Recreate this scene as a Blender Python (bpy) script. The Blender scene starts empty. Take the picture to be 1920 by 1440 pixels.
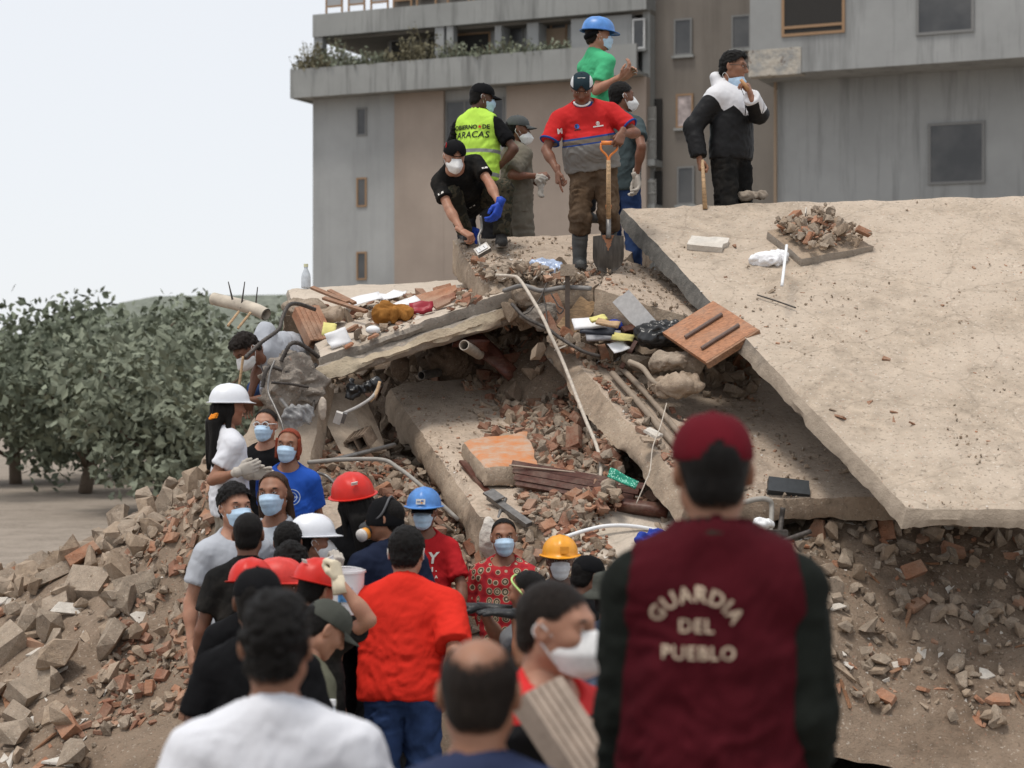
import bpy, bmesh, math, random
import numpy as np
from mathutils import Vector, Matrix
from mathutils.bvhtree import BVHTree

random.seed(7); rng = np.random.default_rng(7)
PI = math.pi; R_ = math.radians
scene = bpy.context.scene
col = scene.collection

# ------------------------------------------------------------------ camera
FPX = 3600.0          # focal length in photograph pixels (1920 wide)
CAMZ = 2.4
cam_d = bpy.data.cameras.new('camera'); cam = bpy.data.objects.new('camera', cam_d)
col.objects.link(cam); scene.camera = cam
cam.location = (0, 0, CAMZ); cam.rotation_euler = (PI/2, 0, 0)
cam_d.sensor_width = 36.0; cam_d.lens = 36.0*FPX/1920.0
cam_d.clip_start = 0.1; cam_d.clip_end = 2000
cam_d.dof.use_dof = True; cam_d.dof.focus_distance = 14.2; cam_d.dof.aperture_fstop = 3.1

# ------------------------------------------------------------------ world: overcast daylight
SUN_EL, SUN_AZ = R_(72), R_(225)      # azimuth measured from +Y clockwise
world = bpy.data.worlds.new('World'); scene.world = world; world.use_nodes = True
wn = world.node_tree; wn.nodes.clear()
w_out = wn.nodes.new('ShaderNodeOutputWorld'); w_mix = wn.nodes.new('ShaderNodeMixShader')
w_sky = wn.nodes.new('ShaderNodeTexSky'); w_sky.sky_type = 'NISHITA'; w_sky.sun_disc = False
w_sky.sun_elevation = SUN_EL; w_sky.sun_rotation = SUN_AZ
w_b1 = wn.nodes.new('ShaderNodeBackground'); w_b1.inputs[1].default_value = 0.12
w_b2 = wn.nodes.new('ShaderNodeBackground'); w_b2.inputs[0].default_value = (0.945, 0.965, 1.0, 1); w_b2.inputs[1].default_value = 1.08
w_mix.inputs[0].default_value = 0.86
wn.links.new(w_sky.outputs[0], w_b1.inputs[0]); wn.links.new(w_b1.outputs[0], w_mix.inputs[1])
wn.links.new(w_b2.outputs[0], w_mix.inputs[2]); wn.links.new(w_mix.outputs[0], w_out.inputs[0])
sun_d = bpy.data.lights.new('sun', 'SUN'); sun_d.energy = 2.4; sun_d.angle = R_(16); sun_d.color = (1.0, 0.94, 0.86)
sun = bpy.data.objects.new('sun', sun_d); col.objects.link(sun)
sd = Vector((math.sin(SUN_AZ)*math.cos(SUN_EL), math.cos(SUN_AZ)*math.cos(SUN_EL), math.sin(SUN_EL)))
sun.rotation_euler = sd.to_track_quat('Z', 'Y').to_euler(); sun.location = sd*60

vs = scene.view_settings
scene.display_settings.display_device = 'sRGB'
vs.view_transform = 'Standard'; vs.look = 'None'; vs.exposure = -0.12; vs.gamma = 1.0; vs.use_curve_mapping = False
scene.render.engine = 'CYCLES'
try:
    scene.cycles.use_denoising = True; scene.cycles.max_bounces = 5; scene.cycles.diffuse_bounces = 2
    scene.cycles.transparent_max_bounces = 12
except Exception: pass

def P(px, py, Y):
    """a point at distance Y in front of the photographer, in metres"""
    return np.array([(px-960.0)/FPX*Y, Y, CAMZ-(py-720.0)/FPX*Y])

# ------------------------------------------------------------------ tags
def tag(o, label=None, cat=None, group=None, kind=None):
    if label and len(label.split())>16: print('LONG',label)
    if label: o['label'] = label
    if cat: o['category'] = cat
    if group: o['group'] = group
    if kind: o['kind'] = kind
    return o
def empty(name, loc=(0,0,0), label=None, cat=None, group=None):
    o = bpy.data.objects.new(name, None); col.objects.link(o); o.location = Vector(loc)
    o.empty_display_size = 0.1
    return tag(o, label, cat, group)
def link(name, me, parent=None, loc=None, mats=None):
    o = bpy.data.objects.new(name, me); col.objects.link(o)
    if parent is not None: o.parent = parent
    if loc is not None: o.location = Vector(loc)
    if mats:
        for m in mats: me.materials.append(m)
    return o

# ------------------------------------------------------------------ fast meshes
def mk(name, V, quads=None, tris=None, smooth=True, mi=None, attrs=None, sharp=None):
    V = np.asarray(V, np.float32)
    me = bpy.data.meshes.new(name)
    quads = np.zeros((0,4), np.int32) if quads is None else np.asarray(quads, np.int32).reshape(-1,4)
    tris = np.zeros((0,3), np.int32) if tris is None else np.asarray(tris, np.int32).reshape(-1,3)
    nq, nt = len(quads), len(tris)
    me.vertices.add(len(V)); me.vertices.foreach_set('co', V.ravel())
    me.loops.add(nq*4+nt*3); me.loops.foreach_set('vertex_index', np.concatenate([quads.ravel(), tris.ravel()]))
    me.polygons.add(nq+nt)
    st = np.concatenate([np.arange(nq)*4, nq*4+np.arange(nt)*3]).astype(np.int32)
    me.polygons.foreach_set('loop_start', st)
    me.polygons.foreach_set('use_smooth', np.full(nq+nt, smooth, bool))
    if mi is not None: me.polygons.foreach_set('material_index', np.asarray(mi, np.int32))
    me.update(calc_edges=True)
    if sharp is not None: me.set_sharp_from_angle(angle=sharp)
    if attrs:
        for k, a in attrs.items():
            at = me.attributes.new(k, 'FLOAT_VECTOR', 'POINT'); at.data.foreach_set('vector', np.asarray(a, np.float32).ravel())
    me.validate()
    return me
class Soup:
    """collects vertices and faces; build() makes ONE mesh"""
    def __init__(s): s.V=[]; s.Q=[]; s.T=[]; s.mq=[]; s.mt=[]; s.n=0
    def add(s, V, Q=None, T=None, m=0):
        V = np.asarray(V, float); s.V.append(V)
        if Q is not None and len(Q): Q=np.asarray(Q,int).reshape(-1,4); s.Q.append(Q+s.n); s.mq += [m]*len(Q)
        if T is not None and len(T): T=np.asarray(T,int).reshape(-1,3); s.T.append(T+s.n); s.mt += [m]*len(T)
        s.n += len(V); return s
    def box(s, c, size, R=None, m=0, taper=None):
        h=np.array(size)/2
        v=np.array([[x,y,z] for z in(-1,1) for y in(-1,1) for x in(-1,1)],float)*h
        if R is not None: v=v@np.asarray(R).T
        return s.add(v+np.asarray(c), [[0,2,3,1],[4,5,7,6],[0,1,5,4],[2,6,7,3],[0,4,6,2],[1,3,7,5]], m=m)
    def tube(s, pts, r, n=6, m=0, cap=True, flat=None):
        V,Q,T=tube_data(pts, r, n, cap, flat); return s.add(V,Q,T,m)
    def mesh(s, name, smooth=False, sharp=None):
        V=np.concatenate(s.V); Q=np.concatenate(s.Q) if s.Q else None; T=np.concatenate(s.T) if s.T else None
        return mk(name, V, Q, T, smooth, s.mq+s.mt, sharp=sharp)
    def build(s, name, mats, parent=None, smooth=False, loc=None, sharp=None):
        if not isinstance(mats,(list,tuple)): mats=[mats]
        o=link(name, s.mesh(name, smooth, sharp), parent, None, mats)
        if loc is not None: o.location=Vector(loc)
        return o
def unit(v):
    v=np.asarray(v,float); n=np.linalg.norm(v); return v/n if n>1e-9 else v
def frame_from(d, up=(0,0,1)):
    """columns x,y,z with y along d"""
    y=unit(d); up=np.asarray(up,float)
    if abs(np.dot(y,unit(up)))>.97: up=np.array([1.,0,0]) if abs(y[0])<.9 else np.array([0,1.,0])
    x=unit(np.cross(y,up)); z=np.cross(x,y); return np.stack([x,y,z],1)
def spline(pts, n=8):
    """Catmull-Rom through the points"""
    p=np.asarray(pts,float); p=np.vstack([2*p[0]-p[1],p,2*p[-1]-p[-2]]); out=[]
    for i in range(1,len(p)-2):
        t=np.linspace(0,1,n,endpoint=False)[:,None]; a,b,c,d=p[i-1],p[i],p[i+1],p[i+2]
        out.append(.5*((2*b)+(-a+c)*t+(2*a-5*b+4*c-d)*t*t+(-a+3*b-3*c+d)*t**3))
    return np.vstack(out+[p[-2][None]])
def tube_data(pts, r, n=6, cap=True, flat=None):
    p=np.asarray(pts,float); m=len(p); rr=np.full(m,r) if np.isscalar(r) else np.asarray(r,float)
    t=np.gradient(p,axis=0); t/=np.linalg.norm(t,axis=1)[:,None]+1e-9
    u=frame_from(t[0])[:,0]; a=np.linspace(0,2*PI,n,endpoint=False); V=[]
    for i in range(m):
        u=unit(u-t[i]*np.dot(u,t[i])); w=np.cross(t[i],u)
        f=1 if flat is None else flat
        V.append(p[i]+rr[i]*(np.cos(a)[:,None]*u+f*np.sin(a)[:,None]*w))
    V=np.concatenate(V); Q=[]
    i=np.arange(m-1)[:,None]*n; j=np.arange(n)[None]; k=(np.arange(n)+1)%n
    Q=np.stack([(i+j).ravel(),(i+k[None]).ravel(),(i+n+k[None]).ravel(),(i+n+j).ravel()],1)
    T=[]
    if cap:
        V=np.vstack([V,p[0],p[-1]]); c0=m*n; c1=c0+1
        for q in range(n): T.append([c0,(q+1)%n,q]); T.append([c1,(m-1)*n+q,(m-1)*n+(q+1)%n])
    return V,Q,T

# ------------------------------------------------------------------ noise
def _hash(i,j,k):
    h=(i*374761393+j*668265263+k*2147483647+ (i^j)*1274126177)&0xffffffff
    h=((h^(h>>13))*1274126177)&0xffffffff
    return ((h^(h>>16))&0xffff)/32768.0-1.0
def vn(p):
    """value noise in -1..1"""
    p=np.asarray(p,float); f=np.floor(p).astype(np.int64); t=p-f; t=t*t*(3-2*t)
    r=0
    for dx in(0,1):
        for dy in(0,1):
            for dz in(0,1):
                w=(t[...,0] if dx else 1-t[...,0])*(t[...,1] if dy else 1-t[...,1])*(t[...,2] if dz else 1-t[...,2])
                r=r+w*_hash(f[...,0]+dx+5000,f[...,1]+dy+5000,f[...,2]+dz+5000)
    return r
def fbm(p,o=3):
    r=0;a=1.;s=0
    for i in range(o): r=r+a*vn(np.asarray(p)*2**i+17.3*i); s+=a; a*=.5
    return r/s

# ------------------------------------------------------------------ distance-field surfaces (bodies, clothes, hair)
def smin(a,b,k):
    h=np.maximum(k-np.abs(a-b),0)/k; return np.minimum(a,b)-h*h*k*.25
def rc(a,b,r1,r2=None,k=.03,cuts=(),op=1,sq=None): return ('rc',np.asarray(a,float),np.asarray(b,float),r1,r1 if r2 is None else r2,k,cuts,op,sq)
def el(c,r,R=None,k=.03,cuts=(),op=1): return ('el',np.asarray(c,float),np.asarray(r,float),np.eye(3) if R is None else np.asarray(R),None,k,cuts,op,None)
def _bb(p):
    if p[0]=='rc':
        m=max(p[3],p[4]); return np.minimum(p[1],p[2])-m, np.maximum(p[1],p[2])+m
    e=np.sqrt(((p[3]*p[2][None])**2).sum(1)); return p[1]-e, p[1]+e
def nets(D,o,h):
    S=(D<0); n=D.shape
    c=np.zeros((n[0]-1,n[1]-1,n[2]-1),np.uint8)
    cor=[(a,b,d) for a in(0,1) for b in(0,1) for d in(0,1)]
    for a,b,d in cor: c+=S[a:n[0]-1+a,b:n[1]-1+b,d:n[2]-1+d]
    I=np.nonzero((c>0)&(c<8)); M=len(I[0])
    vals=np.stack([D[I[0]+a,I[1]+b,I[2]+d] for a,b,d in cor],1)
    acc=np.zeros((M,3)); cnt=np.zeros(M); C=np.array(cor,float)
    for i in range(8):
        for j in range(i+1,8):
            if abs(C[i]-C[j]).sum()!=1: continue
            vi,vj=vals[:,i],vals[:,j]; x=(vi<0)!=(vj<0)
            t=np.where(x,vi/np.where(x,vi-vj,1),0)
            acc+=x[:,None]*(C[i]+t[:,None]*(C[j]-C[i])); cnt+=x
    V=(acc/cnt[:,None]+np.stack(I,1))*h+o
    idx=np.full(c.shape,-1,np.int32); idx[I]=np.arange(M)
    Q=[]
    for ax in range(3):
        s0=[slice(None)]*3; s1=[slice(None)]*3; s0[ax]=slice(0,-1); s1[ax]=slice(1,None)
        for o2 in range(3):
            if o2!=ax: s0[o2]=slice(1,-1); s1[o2]=slice(1,-1)
        a=S[tuple(s0)]; b=S[tuple(s1)]; E=np.nonzero(a!=b)
        e=list(E); u,v=[q for q in range(3) if q!=ax]
        g=[e[0].copy(),e[1].copy(),e[2].copy()]; g[u]=g[u]+1; g[v]=g[v]+1
        def cell(du,dv):
            q=[g[0],g[1],g[2]]; q[u]=q[u]+du; q[v]=q[v]+dv; return idx[tuple(q)]
        q=np.stack([cell(-1,-1),cell(0,-1),cell(0,0),cell(-1,0)],1)
        f=a[E] if ax!=1 else ~a[E]
        q[~f]=q[~f][:,::-1]; Q.append(q)
    return V, np.concatenate(Q)
def surf(prims,h,post=None):
    lo=np.full(3,1e9); hi=-lo
    for p in prims:
        if p[7]==1: a,b=_bb(p); lo=np.minimum(lo,a); hi=np.maximum(hi,b)
    lo-=3*h; hi+=3*h; n=np.ceil((hi-lo)/h).astype(int)+1
    D=np.full(n,.3,np.float32); ax=[(lo[i]+np.arange(n[i])*h).astype(np.float32) for i in range(3)]
    for p in prims:
        a,b=_bb(p); k=p[5]; m=k+2.5*h
        i0=np.maximum(((a-m-lo)/h).astype(int),0); i1=np.minimum(np.ceil((b+m-lo)/h).astype(int)+1,n)
        if (i1<=i0).any(): continue
        sl=tuple(slice(i0[i],i1[i]) for i in range(3))
        X=ax[0][sl[0]][:,None,None]; Y=ax[1][sl[1]][None,:,None]; Z=ax[2][sl[2]][None,None,:]
        if p[0]=='rc':
            A,B=p[1],p[2]; ba=B-A; L=max(float(ba@ba),1e-9); x,y,z=X-A[0],Y-A[1],Z-A[2]
            t=np.clip((x*ba[0]+y*ba[1]+z*ba[2])/L,0,1)
            qx,qy,qz=x-t*ba[0],y-t*ba[1],z-t*ba[2]
            d2=qx*qx+qy*qy+qz*qz
            if p[8] is not None:
                axv,f=p[8]; w=qx*axv[0]+qy*axv[1]+qz*axv[2]; d2=d2+w*w*(f*f-1)
            d=np.sqrt(d2)-(p[3]+(p[4]-p[3])*t)
        else:
            r=p[2]; x,y,z=X-p[1][0],Y-p[1][1],Z-p[1][2]; Rm=p[3]
            u=(x*Rm[0,0]+y*Rm[1,0]+z*Rm[2,0])/r[0]; v=(x*Rm[0,1]+y*Rm[1,1]+z*Rm[2,1])/r[1]; w=(x*Rm[0,2]+y*Rm[1,2]+z*Rm[2,2])/r[2]
            k0=np.sqrt(u*u+v*v+w*w); k1=np.sqrt((u/r[0])**2+(v/r[1])**2+(w/r[2])**2)
            d=k0*(k0-1)/np.maximum(k1,1e-6)
        for (c0,nn) in p[6]:
            d=np.maximum(d,(X-c0[0])*nn[0]+(Y-c0[1])*nn[1]+(Z-c0[2])*nn[2])
        if p[7]==1: D[sl]=smin(D[sl],d,k)
        elif p[7]==-1: D[sl]=-smin(-D[sl],d,k)
        else:                       # keep only what lies inside
            D[sl]=-smin(-D[sl],-d,k)
    if post is not None: D=post(D,ax[0][:,None,None],ax[1][None,:,None],ax[2][None,None,:])
    for i in range(3):
        s=[slice(None)]*3; s[i]=0; D[tuple(s)]=np.maximum(D[tuple(s)],.01); s[i]=-1; D[tuple(s)]=np.maximum(D[tuple(s)],.01)
    return nets(D,lo,h)
def vnormals(V,Q):
    n=np.cross(V[Q[:,2]]-V[Q[:,0]],V[Q[:,3]]-V[Q[:,1]]); N=np.zeros_like(V)
    for i in range(4): np.add.at(N,Q[:,i],n)
    return N/(np.linalg.norm(N,axis=1)[:,None]+1e-12)

# ------------------------------------------------------------------ materials
class NT:
    def __init__(s,name):
        s.m=bpy.data.materials.new(name); s.m.use_nodes=True; s.t=s.m.node_tree; s.t.nodes.clear()
        s.out=s.n('ShaderNodeOutputMaterial'); s.b=s.n('ShaderNodeBsdfPrincipled'); s.l(s.b.outputs[0],s.out.inputs[0])
    def n(s,t,**k):
        x=s.t.nodes.new(t)
        for a,b in k.items(): setattr(x,a,b)
        return x
    def l(s,a,b): s.t.links.new(a,b)
    def coord(s,kind='Object'): return s.n('ShaderNodeTexCoord').outputs[kind]
    def pos(s): return s.n('ShaderNodeNewGeometry').outputs['Position']
    def noise(s,scale,detail=4,rough=.55,vec=None,stretch=None,dist=0):
        x=s.n('ShaderNodeTexNoise'); x.inputs['Scale'].default_value=scale; x.inputs['Detail'].default_value=detail
        x.inputs['Roughness'].default_value=rough; x.inputs['Distortion'].default_value=dist
        v=vec if vec is not None else s.coord()
        if stretch:
            mp=s.n('ShaderNodeMapping'); mp.inputs['Scale'].default_value=stretch; s.l(v,mp.inputs[0]); v=mp.outputs[0]
        s.l(v,x.inputs['Vector']); return x.outputs['Fac']
    def ramp(s,fac,stops,interp='LINEAR'):
        r=s.n('ShaderNodeValToRGB'); r.color_ramp.interpolation=interp; e=r.color_ramp.elements
        while len(e)<len(stops): e.new(0.5)
        for i,(p,c) in enumerate(stops):
            e[i].position=p; e[i].color=(c if isinstance(c,(tuple,list)) and len(c)==4 else (*c,1)) if isinstance(c,(tuple,list)) else (c,c,c,1)
        s.l(fac,r.inputs[0]); return r.outputs[0]
    def mix(s,fac,a,b,mode='MIX'):
        x=s.n('ShaderNodeMix',data_type='RGBA',blend_type=mode)
        for sock,v in((x.inputs[0],fac),(x.inputs[6],a),(x.inputs[7],b)):
            if hasattr(v,'is_output'): s.l(v,sock)
            elif isinstance(v,(int,float)): sock.default_value=v if sock==x.inputs[0] else (v,v,v,1)
            else: sock.default_value=(*v,1) if len(v)==3 else v
        return x.outputs[2]
    def math(s,op,a,b=0.0):
        x=s.n('ShaderNodeMath',operation=op)
        for sock,v in((x.inputs[0],a),(x.inputs[1],b)):
            if hasattr(v,'is_output'): s.l(v,sock)
            else: sock.default_value=v
        return x.outputs[0]
    def sep(s,v):
        x=s.n('ShaderNodeSeparateXYZ'); s.l(v,x.inputs[0]); return x.outputs
    def attr(s,name): 
        x=s.n('ShaderNodeAttribute'); x.attribute_name=name; return x.outputs['Vector']
    def bump(s,h,strength=.3,dist=.01,prev=None):
        x=s.n('ShaderNodeBump'); x.inputs['Strength'].default_value=strength; x.inputs['Distance'].default_value=dist; s.l(h,x.inputs['Height'])
        if prev is not None: s.l(prev,x.inputs['Normal'])
        return x.outputs[0]
    def done(s,color=None,rough=.8,normal=None,metal=0,spec=.3,**k):
        b=s.b
        if color is not None:
            if hasattr(color,'is_output'): s.l(color,b.inputs['Base Color'])
            else: b.inputs['Base Color'].default_value=(*color,1)
        if hasattr(rough,'is_output'): s.l(rough,b.inputs['Roughness'])
        else: b.inputs['Roughness'].default_value=rough
        b.inputs['Metallic'].default_value=metal; b.inputs['Specular IOR Level'].default_value=spec
        if normal is not None: s.l(normal,b.inputs['Normal'])
        for a,v in k.items(): b.inputs[a.replace('_',' ')].default_value=v
        return s.m
_mc={}
def lerp3(c,d,t): return tuple(a+(b-a)*t for a,b in zip(c,d))
def plain(name,c,rough=.6,metal=0,var=.12,scale=30,spec=.3,bump=0,bs=60):
    key=('plain',name)
    if key in _mc: return _mc[key]
    t=NT(name); n=t.noise(scale,3)
    colr=t.ramp(n,[(.3,tuple(x*(1-var) for x in c)),(.7,tuple(min(1,x*(1+var)) for x in c))])
    nm=t.bump(t.noise(bs,4),bump,.01) if bump else None
    _mc[key]=t.done(colr,rough,nm,metal,spec); return _mc[key]
def cloth(name,c,rough=.85,var=.10,dust=0.0,dustc=(.42,.35,.28)):
    key=('cloth',name)
    if key in _mc: return _mc[key]
    t=NT(name); n=t.noise(9,4); w=t.noise(700,1)
    colr=t.ramp(n,[(.3,tuple(x*(1-var) for x in c)),(.7,tuple(min(1,x*(1+var)) for x in c))])
    if dust: colr=t.mix(t.math('MULTIPLY',t.ramp(t.noise(5,6,.7),[(.45,0.),(.72,1.)]),dust),colr,dustc)
    f=t.noise(16,3,.5,stretch=(1,1,.45),dist=.8)
    nm=t.bump(f,.35,.02); nm=t.bump(w,.12,.002,nm)
    _mc[key]=t.done(colr,rough,nm,0,.07); return _mc[key]
# ------------------------------------------------------------------ skin, hair, wearables
SKIN={'light':(.39,.20,.13),'tan':(.285,.138,.083),'brown':(.18,.082,.049),'dark':(.12,.058,.038)}
def skin_mat(k):
    key=('skin',k)
    if key in _mc: return _mc[key]
    c=SKIN[k]; t=NT('skin '+k)
    a=t.ramp(t.noise(14,4),[(.3,tuple(x*.82 for x in c)),(.7,tuple(x*1.12 for x in c))])
    a=t.mix(t.math('MULTIPLY',t.ramp(t.noise(6,2),[(.5,0.),(.75,1.)]),.35),a,(c[0]*1.05,c[1]*.72,c[2]*.7))
    nm=t.bump(t.noise(160,3),.15,.003)
    _mc[key]=t.done(a,.52,nm,0,.35,Subsurface_Weight=.06,Subsurface_Scale=.008); return _mc[key]
def hair_mat(k):
    c={'black':(.007,.006,.0055),'dark':(.014,.010,.008),'brown':(.045,.026,.017),'red':(.22,.045,.022),'grey':(.10,.09,.08)}[k]
    key=('hair',k)
    if key in _mc: return _mc[key]
    t=NT('hair '+k); n=t.noise(26,5,.6,stretch=(6,6,.7))
    a=t.ramp(n,[(.25,tuple(x*.55 for x in c)),(.75,tuple(x*1.7 for x in c))])
    nm=t.bump(t.noise(40,4,.7,stretch=(7,7,.6)),.7,.01)
    f=t.sep(t.attr('fade'))[0]; al=t.math('ADD',t.math('MULTIPLY',f,42.0),t.math('MULTIPLY',t.math('SUBTRACT',t.noise(90,3,.7,None,(1,1,.5)),.55),2.2)); cl=t.n('ShaderNodeClamp'); t.l(al,cl.inputs[0]); t.l(cl.outputs[0],t.b.inputs['Alpha'])
    _mc[key]=t.done(a,.55,nm,0,.15); return _mc[key]

def head_template():
    p=[el((0,-.013,.030),(.077,.098,.088),k=.02), el((0,.026,-.030),(.061,.066,.088),k=.045),
       rc((0,.060,-.094),(0,.052,-.09),.022,.024,k=.03),
       rc((-.050,.0,-.058),(-.012,.060,-.097),.018,.014,k=.03), rc((.050,.0,-.058),(.012,.060,-.097),.018,.014,k=.03),
       el((-.042,.062,-.018),(.020,.020,.017),k=.03), el((.042,.062,-.018),(.020,.020,.017),k=.03),
       rc((-.042,.074,.034),(-.008,.086,.030),.010,.010,k=.022), rc((.042,.074,.034),(.008,.086,.030),.010,.010,k=.022),
       el((-.033,.098,.012),(.018,.017,.011),k=.014,op=-1), el((.033,.098,.012),(.018,.017,.011),k=.014,op=-1),
       rc((0,.090,.020),(0,.112,-.024),.0085,.0135,k=.014), el((-.013,.098,-.030),(.0095,.012,.008),k=.008), el((.013,.098,-.030),(.0095,.012,.008),k=.008),
       rc((-.018,.0825,-.0595),(.018,.0825,-.0595),.0058,.0058,k=.010), rc((-.014,.0815,-.069),(.014,.0815,-.069),.0066,.0066,k=.010),
       rc((-.022,.0895,-.0645),(.022,.0895,-.0645),.0022,.0022,k=.004,op=-1),
       rc((0,-.02,-.05),(0,-.03,-.125),.054,.056,k=.03)]
    for s in(-1,1):
        Rm=np.array(Matrix.Rotation(s*.35,3,'Z'))
        p.append(el((s*.080,-.010,.0),(.010,.021,.033),Rm,k=.010)); p.append(el((s*.089,-.004,.004),(.006,.011,.019),Rm,k=.006,op=-1))
    V,Q=surf(p,.0046)
    mi=np.zeros(len(Q),int); c=V[Q].mean(1)
    lip=(np.abs(c[:,0])<.021)&(c[:,2]<-.055)&(c[:,2]>-.075)&(c[:,1]>.082); mi[lip]=3
    S=Soup(); S.add(V,Q); S.mq=list(mi)
    for s in(-1,1):            # eyeball, iris, lids, brow
        e=np.array([s*.033,.0765,.0115]); r=.0135; vs_=[];qs=[]
        na,nb=10,12
        th=np.linspace(0,PI*.55,na); ph=np.linspace(0,2*PI,nb,endpoint=False)
        for a in th:
            for b in ph: vs_.append(e+r*np.array([math.sin(a)*math.cos(b),math.cos(a),math.sin(a)*math.sin(b)]))
        mm=[]
        for i in range(na-1):
            for j in range(nb): qs.append([i*nb+j,i*nb+(j+1)%nb,(i+1)*nb+(j+1)%nb,(i+1)*nb+j]); mm.append(2 if i<2 else 1)
        S.add(vs_,qs); S.mq[-len(mm):]=mm
        for zo,lift in((.0056,.004),(-.0075,.0)):      # eyelids
            pts=[e+np.array([x,.0105-abs(x)*.35,zo*(1-(x/.021)**2)]) for x in np.linspace(-.018,.018,7)]
            S.tube(pts,.0046 if zo>0 else .003,5,0)
        pts=[np.array([s*(.033+x),.0905-(x/.03)**2*.010-abs(x)*.1,.0315+.004*(1-((x-.004)/.03)**2)]) for x in np.linspace(-.021,.022,7)]
        S.tube(pts,[.0022,.0038,.0042,.004,.0036,.003,.0015],5,4)
    V=np.concatenate(S.V); Q=np.concatenate(S.Q); T=np.concatenate(S.T)
    return V,Q,T,np.array(S.mq),np.array(S.mt)
HEAD=head_template()

def hand_template(pose,infl=1.0):
    cur={'relaxed':[(18,28,14)]*4,'grip':[(62,88,45)]*4,'flat':[(6,8,5)]*4,'point':[(8,10,6),(62,70,40),(68,74,40),(70,76,40)],
         'pinch':[(48,52,25),(52,58,28),(58,62,30),(62,66,32)],'cup':[(34,38,20)]*4}[pose]
    pal=[];fin=[]
    L=[(.041,.025,.021),(.045,.029,.022),(.042,.027,.021),(.033,.020,.019)]
    p=[el((0,.045,0),(.037,.052,.0135),k=.012), rc((0,-.035,0),(0,.02,0),.0275,.027,k=.02,sq=(np.array([0,0,1.]),1.35))]
    for i in range(4):
        x=.030-.0205*i; y=.092-[.004,0,.004,.012][i]
        p.append(rc((x*.7,.02,0),(x,y,0),.0125,.0118,k=.012))
        pos=np.array([x,y,-.001]); ang=0; spread=(.10-.065*i)*(1 if pose in('flat','relaxed') else .35)
        for j in range(3):
            ang+=R_(cur[i][j]); d=np.array([math.sin(spread)*math.cos(ang),math.cos(spread)*math.cos(ang),-math.sin(ang)])
            q=pos+d*L[i][j]; r=(.0098-.0009*j-.0006*(i==3)); p.append(rc(pos,q,r,r-.0008,k=.004)); pos=q
    th={'grip':[(.022,.022,-.006),(.038,.052,-.028),(.022,.074,-.044),(.003,.082,-.046)],
        'pinch':[(.022,.022,-.006),(.044,.050,-.026),(.042,.078,-.042),(.034,.098,-.050)],
        'flat':[(.022,.020,-.004),(.050,.044,-.010),(.064,.072,-.012),(.070,.096,-.013)]}.get(pose,[(.022,.020,-.004),(.048,.046,-.016),(.054,.074,-.026),(.052,.098,-.033)])
    for j in range(3): p.append(rc(th[j],th[j+1],(.0155,.0115,.0098)[j],(.0118,.0100,.0085)[j],k=.008))
    if infl!=1.0:
        p=[(q[0],q[1],q[2] if q[0]=='rc' else q[2]+.003,(q[3]+.0028) if q[0]=='rc' else q[3],(q[4]+.0028) if q[0]=='rc' else None)+q[5:] for q in p]
    return surf(p,.0036 if infl==1.0 else .0046)
_hc={}
def hand(pose,infl=1.0):
    if (pose,infl) not in _hc: _hc[(pose,infl)]=hand_template(pose,infl)
    return _hc[(pose,infl)]

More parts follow.
